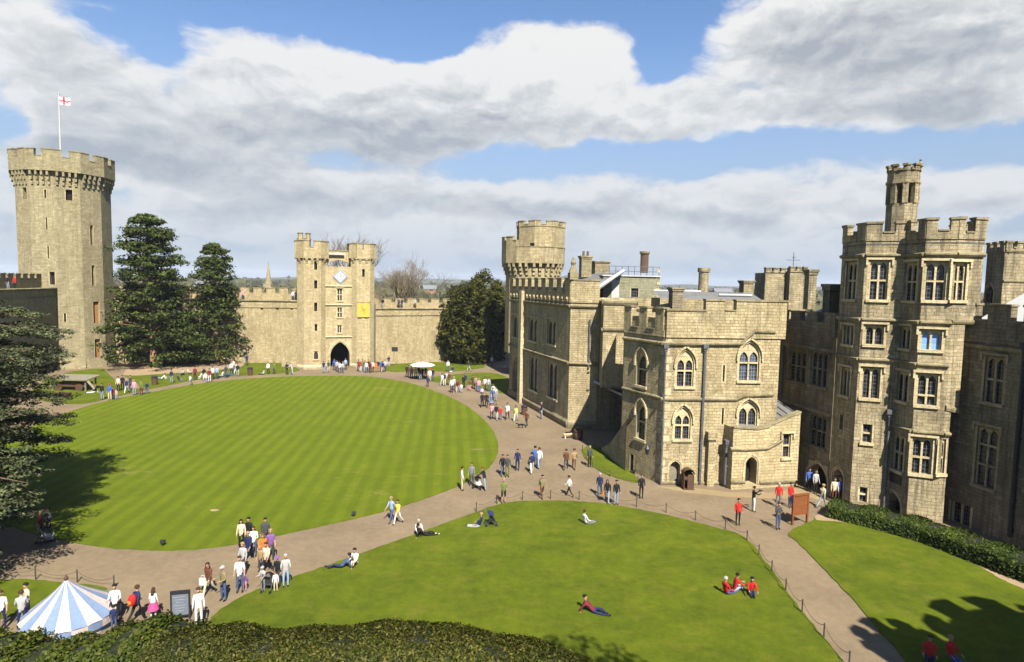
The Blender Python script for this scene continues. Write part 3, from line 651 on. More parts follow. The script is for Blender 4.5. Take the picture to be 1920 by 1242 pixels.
# ------------------------------------------------------------------ porch annex with swept parapet
C0 = V2(G(1370, 919)); C1 = V2(G(1494, 911)); FC = Fac(C0, C1); nb = -FC.n; FCl = Fac(C0 + nb * 1.75, C0)
C = building('porch_annex', C0, 'low stone porch with a swept parapet, dark pointed doorway and small square window')
h = [doorway(C, FC, (1398, 856, 1419, 909), 'void', 0.9), window(C, FC, (1468, 815, 1482, 858), 1, False, (0.5,), True, True)]
top = [(1369, 803), (1420, 806), (1440, 802), (1462, 791), (1480, 783), (1499, 775)]
zmin = min(FC.uz(*p)[1] for p in top) - .4; m = MB(); wall_face(m, FC, 0, FC.L, 0, zmin, h)
q = [FC.uz(*p) for p in top]; q[0] = (0, q[0][1]); q[-1] = (FC.L, q[-1][1])
for (a, za), (b, zb) in zip(q, q[1:]):
    m.poly([FC.P(a, zmin), FC.P(b, zmin), FC.P(b, zb), FC.P(a, za)]); m.poly([FC.P(a, zmin, -.4), FC.P(a, za, -.4), FC.P(b, zb, -.4), FC.P(b, zmin, -.4)])
    for dz, o0, o1 in ((0.0, -.45, .07),):
        m.poly([FC.P(a, za, .07), FC.P(b, zb, .07), FC.P(b, zb + .14, .07), FC.P(a, za + .14, .07)], 1); m.poly([FC.P(a, za + .14, .07), FC.P(b, zb + .14, .07), FC.P(b, zb + .14, -.45), FC.P(a, za + .14, -.45)], 1)
        m.poly([FC.P(a, za, .07), FC.P(a, za, -.45), FC.P(b, zb, -.45), FC.P(b, zb, .07)], 1)
FCr = Fac(C1, C1 + nb * 3.2 + FC.d * .2)
wall_face(m, FCl, 0, FCl.L, 0, q[0][1]); wall_face(m, FCr, 0, FCr.L, 0, q[-1][1])
m.build('wall', [MT['warm'], MT['cap']], C)
m = MB(); molding(m, FC, [(1369, 842), (1400, 843), (1438, 841), (1452, 834), (1466, 826)], 0.26, 0.14); molding(m, FC, [(1369, 903), (1396, 904)], 0.3, 0.12); molding(m, FC, [(1424, 905), (1494, 902)], 0.3, 0.12)
m.build('string_course', MT['cap'], C)
zr = q[2][1] - .25; a = FC.P(.2, zr, -.42); b = FC.P(FC.L * .5, zr, -.42); c = FC.P(FC.L, q[-1][1] - .2, -.42)
m = MB(); zb = zr + .9
A2 = FC.P(.2, zr + .1, -2.2); B2 = FC.P(FC.L * .5, zr + .75, -2.6); C2 = FC.P(FC.L * 1.0, q[-1][1] + .45, -3.0)
m.poly([a, b, B2, A2]); m.poly([b, c, C2, B2])
for k in range(7):
    t0 = k / 6; p = b.lerp(c, t0); r_ = B2.lerp(C2, t0); m.tube([p + Vector((0, 0, .03)), r_ + Vector((0, 0, .03))], .05, 6)
m.build('roof', MT['lead'], C)
pipe(C, FCl, (1366, 832), (1361, 908), 0.1)
# sentry-box kiosk beside the door
p = G(1289, 917); k = empty('sentry_box', p, 'small arched brown wooden sentry box standing against the sunlit stone block', 'sentry box')
m = MB(); w, d = .78, .62
for sx in (-1, 1): m.box((p.x + sx * (w / 2 - .03), p.y, .6), (.06, d, 1.2))
m.box((p.x, p.y + d / 2 - .03, .62), (w - .13, .05, 1.24)); m.box((p.x, p.y, .04), (w + .1, d + .1, .08)); m.build('panel', MT['wood'], k)
m = MB(); rows = []
for s in (-d / 2 - .04, d / 2 + .04): rows.append([(p.x + (w / 2 + .06) * math.cos(a * math.pi / 10), p.y + s, 1.2 + .42 * math.sin(a * math.pi / 10)) for a in range(11)])
m.grid(rows); m.poly(rows[1]); m.build('roof', MT['wood'], k)
m = MB(); m.box((p.x + .12, p.y - d / 2 + .05, .62), (w * .55, .04, 1.15)); m.build('door', MT['wood'], k)

# ------------------------------------------------------------------ bay-windowed tower on the right
P0 = V2((24.15, 45.4)); P1 = V2((24.4, 42.85)); P2 = V2((26.7, 42.05)); P3 = V2((26.85, 40.35)); P4 = V2((28.45, 39.7)); dd = Vector((.985, .12)).normalized()
P5L = P4 + dd * .45; P5M = P4 + dd * 1.0; P5T = P4 + dd * 1.95; backE = [(31.0, 43.6), (28.5, 50.0), (26.8, 50.0)]
E_ = building('bay_tower', P1, 'tall stone tower with stacked mullioned bay windows and battlements at the right', 'tower')
fs = [Fac(P0, P1), Fac(P1, P2), Fac(P2, P3), Fac(P3, P4)]
z1s, z2s, z3s = z_at(fs[1], 1640, 479), z_at(fs[1], 1640, 600), z_at(fs[1], 1640, 675)
z4s = z_at(fs[3], 1735, 811)
H0 = [window(E_, fs[0], (1586, 492, 1605, 561), 2, True, (0.5,)), window(E_, fs[0], (1582, 612, 1600, 646), 2, False, (), True, True, False, 'blindglass'), window(E_, fs[0], (1577, 690, 1593, 742), 2, True, (), True), slit(E_, fs[0], (1574, 778, 1581, 806), 'glass', .3, 'small_window'), doorway(E_, fs[0], (1562, 878, 1580, 938), 'void', 0.7)]
H1 = [window(E_, fs[1], (1630, 490, 1665, 562), 2, True, (0.5,)), window(E_, fs[1], (1622, 611, 1657, 646), 2, True), window(E_, fs[1], (1616, 690, 1650, 747), 2, True), window(E_, fs[1], (1617, 796, 1635, 830), 1, False, (0.5,), False, True), window(E_, fs[1], (1611, 914, 1626, 942), 1, False, (0.5,), False, False)]
H2 = [window(E_, fs[2], (1695, 494, 1718, 564), 2, True, (0.5,)), window(E_, fs[2], (1686, 614, 1706, 653), 2, True), window(E_, fs[2], (1679, 698, 1702, 752), 2, True), window(E_, fs[2], (1672, 816, 1694, 882), 2, True, (0.5,), False), doorway(E_, fs[2], (1659, 922, 1688, 974), 'void', 0.9)]
H3 = [window(E_, fs[3], (1734, 492, 1774, 563), 2, True, (0.5,)), window(E_, fs[3], (1726, 620, 1766, 656), 2, True, (), True, True, False, 'bluecurtain'), window(E_, fs[3], (1719, 702, 1758, 760), 2, True, (0.3,)), window(E_, fs[3], (1709, 822, 1748, 889), 2, True, (0.45,))]
fT = Fac(P4, P5T); fM = Fac(P4, P5M); fL = Fac(P4, P5L)
HT = [window(E_, fT, (1785, 494, 1811, 563), 2, True, (0.5,))]; HL = [window(E_, fL, (1759, 824, 1772, 888), 1, True, (0.45,), False, True)]
zTop = 19.0; zc1 = z_at(fs[3], 1760, 602); zc2 = z_at(fs[3], 1760, 766)
m = MB()
for f, hh in zip(fs, (H0, H1, H2, H3)): wall_face(m, f, 0, f.L, 0, zTop, hh)
wall_face(m, fL, 0, fL.L, 0, zc2, HL); wall_face(m, fM, 0, fM.L, zc2, zc1); wall_face(m, fT, 0, fT.L, zc1, zTop, HT)
bk = V2(backE[0])
for p, za, zb in ((P5L, 0, zc2), (P5M, zc2, zc1), (P5T, zc1, zTop)): m.poly([(p.x, p.y, za), (bk.x, bk.y, za), (bk.x, bk.y, zb), (p.x, p.y, zb)])
for pa, pb, z in ((P5L, P5M, zc2), (P5M, P5T, zc1)): m.poly([(pa.x, pa.y, z), (bk.x, bk.y, z), (pb.x, pb.y, z)])
pts = [bk, V2(backE[1]), V2(backE[2]), P0]
for a, b in zip(pts, pts[1:]): m.poly([(a.x, a.y, 0), (b.x, b.y, 0), (b.x, b.y, zTop), (a.x, a.y, zTop)])
m.build('wall', MT['tower'], E_)
flat_roof(E_, [P0, P1, P2, P3, P4, P5T, bk, V2(backE[1]), V2(backE[2])], 18.7)
m = MB(); zc, zt = 19.3, 20.05
zb_ = z1s + .1
for i, (f, sp) in enumerate(((fs[0], [(0, .55), (1.6, fs[0].L)]), (fs[1], [(0, .95), (1.75, fs[1].L)]), (fs[2], [(0, .4), (1.05, fs[2].L)]), (fs[3], [(0, .62), (1.32, fs[3].L)]), (fT, [(0, .45), (1.15, fT.L)]))):
    parapet(m, f, 0, f.L, 18.9, zc + .12 * (i % 2), zt + .03 * i, start=sp, o=0.06 + .004 * i, th=.42)
fb = Fac(P5T, bk); parapet(m, fb, 0, fb.L, 18.9, zc, zt, o=.05, th=.42); fb = Fac(V2(backE[1]), V2(backE[2])); parapet(m, fb, 0, fb.L, 18.9, zc, zt, o=.05, th=.42)
fb = Fac(V2(backE[2]), P0); parapet(m, fb, 0, fb.L, 18.9, zc, zt, o=.05, th=.42)
m.build('parapet', [MT['tower'], MT['cap']], E_)
m = MB()
for z, hh, o in ((z1s, .3, .22), (z2s, .3, .2), (z3s, .28, .17)):
    for f in fs: molding(m, f, [(0, z), (f.L, z)], hh, o, False)
molding(m, fT, [(0, z1s), (fT.L, z1s)], .3, .22, False)
molding(m, fT, [(0, zc1 - .02), (fT.L, zc1 - .02)], .3, .12, False); molding(m, fM, [(0, zc2 + .1), (fM.L, zc2 - .1)], .4, .12, False)
for f in (fs[2], fs[3], fL): molding(m, f, [(0, z4s), (f.L, z4s)], .3, .2, False)
m.build('string_course', MT['cap'], E_)
# inscribed sign board in the recess above the small arch
u0, z0, u1, z1 = fs[2].rect(1662, 888, 1691, 905); m = MB(); fs[2].slab(m, u0, u1, z0, z1, 0.001, .06); m.build('door_sign', MT['iron'], E_)
pipe(E_, fs[1], (1672, 775), (1651, 955), 0.09)
# stair turret on the roof
cx, cy = AT(1690, 400, 45.2).x, 45.2; m = MB(); pl8 = lambda r, ph=math.pi / 8: [(cx + r * math.cos(ph + k * math.pi / 4), cy + r * math.sin(ph + k * math.pi / 4)) for k in range(8)]
T_ = empty('stair_turret', (cx, cy, 18.7), 'slim octagonal stair turret with open belfry slots rising above the bay tower roof', 'turret')
zA = AT(1686, 380, 44.2).z; zB = AT(1686, 342, 44.2).z; zC = AT(1686, 318, 44.2).z; zD = AT(1686, 309, 44.2).z
m.prism(pl8(1.0), 18.6, zA - .0); 
for k in range(8):
    a = math.pi / 8 + k * math.pi / 4; q = (cx + .88 * math.cos(a), cy + .88 * math.sin(a)); m.box((q[0], q[1], (zA + zB) / 2), (.3, .36, zB - zA - .004), a)
m.prism(pl8(1.12), zB, zB + .2, 0, True, True); m.prism(pl8(1.04), zB + .2, zC)
m.build('shaft', MT['tower'], T_)
m = MB(); fpts = [V2(p) for p in pl8(1.08)]
for a, b in zip(fpts, fpts[1:] + fpts[:1]):
    f = Fac(a, b); parapet(m, f, 0, f.L, zC, zC + .01, zD, start=[(.3, f.L - .3)] if False else [(0, .24), (f.L - .24, f.L)], th=.24, o=.02)
m.build('parapet', [MT['tower'], MT['cap']], T_)
m = MB(); m.ring((cx + .95, cy - .3, zD + .13), [(.05, 0), (.13, .12), (.05, .28), (.1, .36), (.02, .5)], 8); m.build('finial', MT['cap'], T_)

# ------------------------------------------------------------------ shaded range between the porch and the tower
D1 = P0 + Vector((-.02, .02)); D0 = D1 + Vector((-.23, .973)).normalized() * 6.4; FD = Fac(D0, D1)
D = building('shaded_range', D1, 'dark battlemented range in the shade between the porch and the bay tower')
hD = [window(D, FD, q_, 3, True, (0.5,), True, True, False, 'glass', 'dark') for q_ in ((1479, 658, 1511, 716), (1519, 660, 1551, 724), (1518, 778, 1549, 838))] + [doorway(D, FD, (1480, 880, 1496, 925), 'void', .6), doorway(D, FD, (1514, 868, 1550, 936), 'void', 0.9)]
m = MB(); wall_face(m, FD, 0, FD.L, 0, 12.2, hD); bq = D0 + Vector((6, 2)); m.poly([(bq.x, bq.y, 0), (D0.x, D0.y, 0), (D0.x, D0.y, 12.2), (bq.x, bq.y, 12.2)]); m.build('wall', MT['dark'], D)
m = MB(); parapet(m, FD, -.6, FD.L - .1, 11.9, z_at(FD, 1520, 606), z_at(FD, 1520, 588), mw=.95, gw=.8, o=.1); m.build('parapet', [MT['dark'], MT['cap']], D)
m = MB(); zz = FD.uz(1472, 645)[1]; molding(m, FD, [(0, zz), (FD.L, zz)], .28, .17, False); zz = FD.uz(1462, 751)[1]; molding(m, FD, [(0, zz), (FD.L, zz)], .28, .17, False); m.build('string_course', MT['cap'], D)
pipe(D, FD, (1470, 655), (1466, 760), 0.13)
m = MB(); ra = D0 + Vector((.7, -.2)); rb = D1 + Vector((.5, .6)); m.poly([(ra.x, ra.y, 12.3), (rb.x, rb.y, 12.3), (rb.x + 4, rb.y + 2, 14.0), (ra.x + 4, ra.y + 1, 14.0)]); m.build('roof', MT['lead'], D)
m = MB(); m.tube([(ra.x + .2, ra.y + .4, 12.5), (ra.x + 4, ra.y + 1, 14.15)], .16, 6); m.tube([(ra.x + 4, ra.y + 1, 14.15), (rb.x + 4, rb.y + 2, 14.15)], .14, 6); m.build('ridge_flashing', MT['whitepaint'], D)

# ------------------------------------------------------------------ wall on the right edge, and what carries on beyond the frame
F0 = V2((29.9, 41.4)); F1 = V2((31.25, 35.6)); FF = Fac(F0, F1)
Fb = building('great_hall_range', F1, 'shaded battlemented wall with tall mullioned windows at the right edge behind the hedge')
hF = [window(Fb, FF, (1845, 670, 1881, 756), 2, True, (0.5,), True, True, False, 'glass', 'range'), window(Fb, FF, (1829, 802, 1868, 914), 2, True, (0.36, 0.7), True, True, False, 'glass', 'range'), window(Fb, FF, (1782, 944, 1819, 986), 2, False, (), False, False)]
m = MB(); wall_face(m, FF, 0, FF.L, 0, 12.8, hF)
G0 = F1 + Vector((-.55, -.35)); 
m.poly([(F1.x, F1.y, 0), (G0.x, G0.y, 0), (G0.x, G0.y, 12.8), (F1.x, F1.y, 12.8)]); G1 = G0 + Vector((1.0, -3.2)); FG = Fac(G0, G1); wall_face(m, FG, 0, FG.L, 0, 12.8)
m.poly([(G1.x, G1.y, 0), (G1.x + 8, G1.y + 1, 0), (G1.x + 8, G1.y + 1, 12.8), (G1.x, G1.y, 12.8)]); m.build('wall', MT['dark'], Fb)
m = MB(); parapet(m, FF, 0.1, FF.L, 12.3, z_at(FF, 1860, 603), z_at(FF, 1860, 574), mw=1.5, gw=.8, o=.12); parapet(m, FG, 0, FG.L, 12.31, 13.2, 14.2, mw=1.5, gw=.8, o=.12); m.build('parapet', [MT['dark'], MT['cap']], Fb)
m = MB(); zz = FF.uz(1810, 646)[1]; molding(m, FF, [(0, zz), (FF.L, zz)], .3, .18, False); molding(m, FG, [(0, zz), (FG.L, zz)], .3, .18, False); m.build('string_course', MT['cap'], Fb)
pipe(Fb, FF, (1917, 650), (1905, 1010), 0.13, True, 'iron')
ra = F0 + Vector((.9, .5)); rb = F1 + Vector((.9, -3)); zr = 13.0
m = MB(); m.poly([(ra.x, ra.y, zr), (rb.x, rb.y, zr), (rb.x + 5, rb.y + 1, zr + 2.6), (ra.x + 5, ra.y + 1, zr + 2.6)]); m.poly([(ra.x + 5, ra.y + 1, zr + 2.6), (rb.x + 5, rb.y + 1, zr + 2.6), (rb.x + 10, rb.y + 2, zr), (ra.x + 10, ra.y + 2, zr)]); m.build('roof', MT['whitepaint'], Fb)
# block behind, upper right
K0 = V2(AT(1846, 540, 49.5)); K1 = V2(AT(1879, 540, 47.0)); K2 = K1 + Vector((5.5, 1.2)); K = building('rear_block', K1, 'battlemented stone block behind the right edge wall, sunlit face turned to the viewer')
fa, fb = Fac(K0, K1), Fac(K1, K2); zk = AT(1880, 470, 47).z; m = MB(); hk = [doorway(K, fa, (1849, 535, 1862, 568), 'void', .4)]
wall_face(m, fa, 0, fa.L, 10, zk, hk); wall_face(m, fb, 0, fb.L, 10, zk); m.poly([(K2.x, K2.y, 10), (K2.x - .5, K2.y + 4, 10), (K2.x - .5, K2.y + 4, zk), (K2.x, K2.y, zk)]); m.build('wall', MT['tower'], K)
m = MB(); parapet(m, fa, 0, fa.L, zk - .1, zk + .2, AT(1880, 455, 47).z, mw=.55, gw=.4, o=.08); parapet(m, fb, 0, fb.L, zk - .1, zk + .2, AT(1880, 455, 47).z, mw=.55, gw=.4, o=.084); m.build('parapet', [MT['tower'], MT['cap']], K)
m = MB(); molding(m, fb, [(0, zk - 2.3), (fb.L, zk - 2.3)], .2, .1, False); molding(m, fb, [(0, zk), (fb.L, zk)], .2, .12, False); m.build('string_course', MT['cap'], K)

# ------------------------------------------------------------------ long state-room range (left of the central block)
A0 = V2(G(954, 741)); A1 = V2(G(1064, 803)); A2 = V2(G(1117, 806)); FA = Fac(A0, A1); FA2 = Fac(A1, A2)
A = building('state_range', A1, 'long stone range with a shaded courtyard front, tall arched doorway and stepped merlons')
hA = [window(A, FA, (961, 592, 975, 633), 2, True, (), True), window(A, FA, (991, 597, 1007, 640), 2, True, (), True), window(A, FA, (1026, 600, 1042, 646), 2, True, (), True),
      doorway(A, FA, (961, 668, 975, 748), 'void', .8), window(A, FA, (992, 668, 1008, 733), 2, True, (), False, True), window(A, FA, (1027, 680, 1045, 747), 2, True, (), False, True)]
zA_ = 14.2; m = MB(); wall_face(m, FA, 0, FA.L, 0, zA_, hA)
hA2 = []; wall_face(m, FA2, 0, FA2.L, 0, zA_, hA2)
an = -FA.n
for a, b in ((A2, A2 + an * 9), (A2 + an * 9, A0 + an * 12), (A0 + an * 12, A0)): m.poly([(a.x, a.y, 0), (b.x, b.y, 0), (b.x, b.y, zA_), (a.x, a.y, zA_)])
m.build('wall', MT['range'], A)
m = MB(); parapet(m, FA, 0, FA.L, 13.6, 14.7, 16.1, mw=1.35, gw=1.0, o=.12, th=.55); parapet(m, FA2, 0, FA2.L, 13.61, 15.7, 15.95, start=[(0, FA2.L)], o=.12, th=.55)
corbels(m, FA, 0, FA.L, 13.45, 14.2, .34, 1.2, .3)
m.build('parapet', [MT['range'], MT['cap']], A)
m = MB()
for z, hh in ((13.25, .4), (7.1, .36)):
    molding(m, FA, [(0, z), (FA.L, z)], hh, .25, False); molding(m, FA2, [(0, z), (FA2.L, z)], hh, .25, False)
molding(m, FA, [(0, .5), (FA.L, .5)], .9, .22, False); molding(m, FA2, [(0, .5), (FA2.L, .5)], .9, .22, False)
m.build('string_course', MT['cap'], A)
m = MB(); u = FA.uz(982, 600)[0]; FA.slab(m, u - .5, u + .5, 0, 14.6, .001, .55); m.build('buttress', MT['trim'], A)
pipe(A, FA2, (1112, 600), (1098, 690), .1, False)
r0, r1 = A1 - FA.n * .7 + FA2.d * .2, A0 - FA.n * .7; zr = 15.0
m = MB(); e1, e0 = A1 - FA.n * 7 + Vector((1.2, -.2)), A0 - FA.n * 9; hp = 17.0
m.poly([(r1.x, r1.y, zr), (r0.x, r0.y, zr), (e1.x - 2, e1.y + 3, hp), (e0.x, e0.y, hp)]); m.poly([(r0.x, r0.y, zr), (A2.x, A2.y + .7, zr), (A2.x + 3, A2.y + 3, hp), (e1.x - 2, e1.y + 3, hp)]); m.build('roof', MT['lead'], A)
m = MB(); m.tube([(A2.x - .2, A2.y + .8, zr + .15), (A2.x + 3, A2.y + 3.2, hp + .15)], .2, 6); m.tube([(e1.x - 2, e1.y + 3, hp + .1), (A2.x + 3, A2.y + 3.2, hp + .12)], .16, 6); m.build('ridge_flashing', MT['whitepaint'], A)
p = FA2.P(.15, 16.05, -.2); m = MB(); m.box((p.x, p.y, p.z + .35), (.9, .9, .7), .2); m.ring((p.x, p.y, p.z + .7), [(.5, 0), (.42, .3), (.2, .8), (.3, 1.1), (.08, 1.7)], 8); m.build('pinnacle', MT['cap'], A)
# pale panel in the upper gable end
u0, z0, u1, z1 = FA2.rect(1092, 530, 1116, 546)
m = MB(); FA2.slab(m, u0 + .3, u1 - .3, z0 + .25, z1, .002, .1); m.build('parapet_panel', MT['whitepaint'], A)
# upper rear block with the roof railing
K0 = V2(AT(1131, 545, 69)); K1 = V2(AT(1236, 545, 70.5)); fK = Fac(K0, K1); U = building('rooftop_block', K0, 'greenish rubble rooftop storey with a white door and pale roof railing above the long range')
zt_ = AT(1190, 519, 69).z; zb_ = AT(1190, 580, 69).z
hU = [slit(U, fK, (1183, 541, 1197, 558), 'glass', .2, 'window')]
m = MB(); wall_face(m, fK, 0, fK.L, 9, zt_, hU); kb = K1 + Vector((-.4, 5)); m.poly([(K1.x, K1.y, 9), (kb.x, kb.y, 9), (kb.x, kb.y, zt_), (K1.x, K1.y, zt_)]); kc = K0 + Vector((0, 5)); m.poly([(kc.x, kc.y, 9), (K0.x, K0.y, 9), (K0.x, K0.y, zt_), (kc.x, kc.y, zt_)]); m.build('wall', MT['roofwall'], U)
u0, z0, u1, z1 = fK.rect(1146, 526, 1160, 562); m = MB(); fK.slab(m, u0, u1, z0, z1, .002, .12); m.build('door', MT['whitepaint'], U)
flat_roof(U, [K0 + Vector((-.15, -.15)), K1 + Vector((.15, -.15)), kb, kc], zt_ + .14, 'whitepaint')
m = MB()
for k in range(10):
    u = fK.L * k / 9; m.tube([fK.P(u, zt_ + .1, -.2), fK.P(u, zt_ + 1.15, -.2)], .035, 5)
for z in (.6, 1.15): m.tube([fK.P(0, zt_ + z, -.2), fK.P(fK.L, zt_ + z, -.2)], .03, 5)
m.build('railing', MT['leadpipe'], U)
m = MB()
for k in range(8):
    z = zt_ + .9 - k * .72; w = .55 if k % 2 else .32; fK.slab(m, fK.L - w, fK.L + .03, z - .34, z, -.03, .03)
m.build('quoin', MT['trim'], U)
# square stair turret standing over the sunken passage
Tc = AT(1130, 650, 62.3); T0 = V2(Tc); T1 = V2(AT(1175, 650, 62.3)); fT_ = Fac(T0, T1); fTl = Fac(T0 + Vector((.1, 2.6)), T0)
zt_, zb_ = AT(1150, 567, 62.3).z, AT(1172, 729, 62.3).z; X = building('square_turret', T0, 'square stone turret above the dark sunken passage beside the central block', 'turret')
m = MB(); wall_face(m, fT_, 0, fT_.L + 1, zb_, zt_); wall_face(m, fTl, 0, fTl.L, zb_, zt_); q = [T0, T1 + fT_.d, T1 + fT_.d + Vector((0, 2.8)), T0 + Vector((.1, 2.8))]
m.poly([(a.x, a.y, zb_) for a in q][::-1]); m.poly([(a.x, a.y, zt_) for a in q]); m.build('wall', MT['range'], X)
m = MB(); z = AT(1150, 618, 62.3).z
for zz, hh in ((zt_, .5), (z, .4)):
    molding(m, fT_, [(0, zz), (fT_.L + 1, zz)], hh, .2, False); molding(m, fTl, [(0, zz), (fTl.L, zz)], hh, .2, False)
molding(m, fT_, [(0, zb_ + .1), (fT_.L + 1, zb_ + .1)], .3, .15, False); m.build('string_course', MT['cap'], X)
# recessed wall under and behind the turret: black-backed opening added to deepen its shade
q0, q1 = A2 + Vector((-.1, 1.5)), Bl + Vector((4, 8)); fR = Fac(q0, q1); m = MB(); wall_face(m, fR, 0, fR.L, 0, 13.2, [(.45, 5.6, 0, 5.2, 3.5)]); vm_ = MB(); vm_.poly([fR.P(.45, 0, -3.4), fR.P(5.6, 0, -3.4), fR.P(5.6, 5.2, -3.4), fR.P(.45, 5.2, -3.4)]); vm_.build('passage_shade_panel', MT['void'], X)
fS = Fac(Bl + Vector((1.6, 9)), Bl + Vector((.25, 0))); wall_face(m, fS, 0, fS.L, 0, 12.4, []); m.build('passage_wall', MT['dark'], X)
zq = AT(1098, 716, 64.5).z; m = MB(); a, b = A2 + Vector((-.3, -.05)), T1 + Vector((1.0, .0)); m.poly([(a.x, a.y - .4, zq), (b.x, b.y - .5, zq - 1.4), (b.x + .2, b.y + 2.5, zq + .6), (a.x, a.y + 2, zq + .9)]); m.build('lean_to_roof', MT['lead'], X)
m = MB(); m.tube([(a.x - .1, a.y - .45, zq + .05), (b.x - 1.0, b.y - .5, zq - 1.05)], .13, 6); m.build('lean_to_flashing', MT['whitepaint'], X)
# sloping ramp wall beside the passage
p0, p1 = V2(G(1172, 884)), V2(G(1128, 846)); RW = empty('ramp_wall', (p1.x, p1.y, 0), 'low grey wall with a sloping top beside the dark passage next to the grass triangle', 'wall')
fW = Fac(p1, p0); m = MB(); pf = [(0, .3), (fW.L * .35, 1.3), (fW.L, 4.4)]
for (a, za), (b, zb) in zip(pf, pf[1:]):
    m.poly([fW.P(a, 0), fW.P(b, 0), fW.P(b, zb), fW.P(a, za)]); m.poly([fW.P(a, za), fW.P(b, zb), fW.P(b, zb, -.5), fW.P(a, za, -.5)]); m.poly([fW.P(a, 0, -.5), fW.P(a, za, -.5), fW.P(b, zb, -.5), fW.P(b, 0, -.5)])
m.build('masonry', MT['range'], RW)

# ------------------------------------------------------------------ chimneys and small roofscape
for px, y0, y1, w, Y, mat, lab, rnd, pots in (
    (1098, 480, 520, 1.25, 74, 'cap', 'broad brown chimney on the roof of the long range', False, 2),
    (1126, 490, 518, 1.9, 78, 'cap', 'low mossy stone chimney beside the broad brown one', False, 0),
    (1209, 472, 512, .95, 72, 'brick', 'round brown chimney standing alone on the rooftop storey with the railing', True, 0),
    (1320, 503, 566, 1.05, 66, 'tower', 'tall slender stone chimney behind the parapet of the central block', True, 0),
    (1400, 526, 566, 1.15, 66, 'tower', 'short stone chimney to the right of the tall slender one', False, 0),
    (1268, 539, 590, 1.1, 60, 'dark', 'dark stone chimney above the left parapet of the central block', False, 0),
    (1521, 505, 580, .85, 60, 'tower', 'weathered square chimney at the right end of the far battlemented block', False, 0),
    (1561, 532, 620, 1.0, 50, 'dark', 'dark stone chimney against the left side of the bay tower', False, 0)):
    p = AT(px, y0, Y); q = AT(px, y1, Y); chimney_stack((p.x, p.y), w, w * .8, q.z, p.z, mat, lab, .2, rnd, pots)
# far battlemented block on the skyline with an aerial
q0, q1 = V2(AT(1434, 540, 70)), V2(AT(1486, 540, 70)); q2 = V2(AT(1512, 540, 69.2)); SB = building('battlemented_block', q0, 'small battlemented block with a mast on the skyline above the shaded range')
m = MB(); zt_ = AT(1460, 512, 70).z; fa, fb = Fac(q0, q1), Fac(V2(AT(1480, 540, 69.2)), q2)
for f, z in ((fa, zt_), (fb, zt_ + .1)): m.prism([tuple(f.A), tuple(f.B), tuple(f.B + Vector((0, 3))), tuple(f.A + Vector((0, 3)))], 8, z)
m.build('wall', MT['tower'], SB)
m = MB(); parapet(m, fa, 0, fa.L, zt_, zt_ + .05, zt_ + .45, mw=.6, gw=.35, o=.08); parapet(m, fb, 0, fb.L, zt_ + .1, zt_ + .3, zt_ + .6, mw=.5, gw=.3, o=.09); m.build('parapet', [MT['tower'], MT['cap']], SB)
p = AT(1487, 505, 69.8); m = MB(); m.tube([(p.x, p.y, p.z - .2), (p.x, p.y, AT(1487, 474, 69.8).z)], .035, 6); z = AT(1487, 488, 69.8).z
m.tube([(p.x - .75, p.y, z), (p.x + .75, p.y, z)], .025, 5); m.tube([(p.x, p.y - .4, z + .3), (p.x, p.y + .4, z + .3)], .025, 5); m.build('mast', MT['iron'], SB)
# grey lead roofs seen between the chimneys
q = [V2(AT(1238, 556, 62)), V2(AT(1430, 552, 62))]; LR = building('rear_range', q[0], 'low grey lead roofs behind the central block parapet')
m = MB(); a, b = q; zz = 14.3; m.prism([tuple(a), tuple(b), tuple(b + Vector((0, 4))), tuple(a + Vector((0, 4)))], 6, zz); m.build('wall', MT['range'], LR)
m = MB(); m.poly([(a.x, a.y, zz), (b.x, b.y, zz), (b.x, b.y + 3, zz + .7), (a.x, a.y + 3, zz + .7)]); m.build('roof', MT['lead'], LR)
m = MB(); m.tube([(a.x, a.y + 3, zz + .75), (a.x + 5, a.y + 3, zz + .75)], .1, 6); m.tube([(b.x - 4, b.y + 1.2, zz + .45), (b.x - .6, b.y + 1.2, zz + .45)], .12, 6); m.build('ridge_flashing', MT['whitepaint'], LR)
# ------------------------------------------------------------------ great round tower (twelve-sided) with flagpole
gd = ray(126, 520); gd = Vector((gd.x, gd.y)).normalized(); gf = V2(G(168, 690)).length; GC = gd * (gf + 6.4); GR = 6.75
GT = empty('round_tower', (GC.x, GC.y, 0), 'tall twelve-sided pale tower with machicolated battlements at the left, flying a flag', 'tower')
ang0 = math.atan2(-gd.y, -gd.x)
def pxof(x, y, z=18.0):
    q = Vector((x, y, z - H)); return CX + F * q.dot(cxv) / q.dot(Fv)
ang0 = min((ang0 + R(k * .5) for k in range(60)), key=lambda a: min(abs(pxof(GC.x + math.cos(a + j * math.pi / 6) * GR, GC.y + math.sin(a + j * math.pi / 6) * GR) - 154) for j in range(12)))
def poly12(r, n=12): return [GC + Vector((math.cos(ang0 + k * 2 * math.pi / n), math.sin(ang0 + k * 2 * math.pi / n))) * r for k in range(n)]
zg = AT(119, 340, (GC - gd * GR).y).z; zgc = AT(119, 318, (GC - gd * 7.3).y).z; zgp = AT(119, 296, (GC - gd * 7.3).y).z; zgt = AT(119, 283, (GC - gd * 7.3).y).z
p12 = poly12(GR); facs = [Fac(p12[k], p12[(k + 1) % 12]) for k in range(12)]   # counter-clockwise: outward faces
holes = [[] for _ in range(12)]
def onface(px, py):
    best = None
    for k, f in enumerate(facs):
        if f.n.dot(-f.A) <= 0: continue
        u, z = f.uz(px, py)
        if -0.01 <= u <= f.L + .01: best = k
    return best
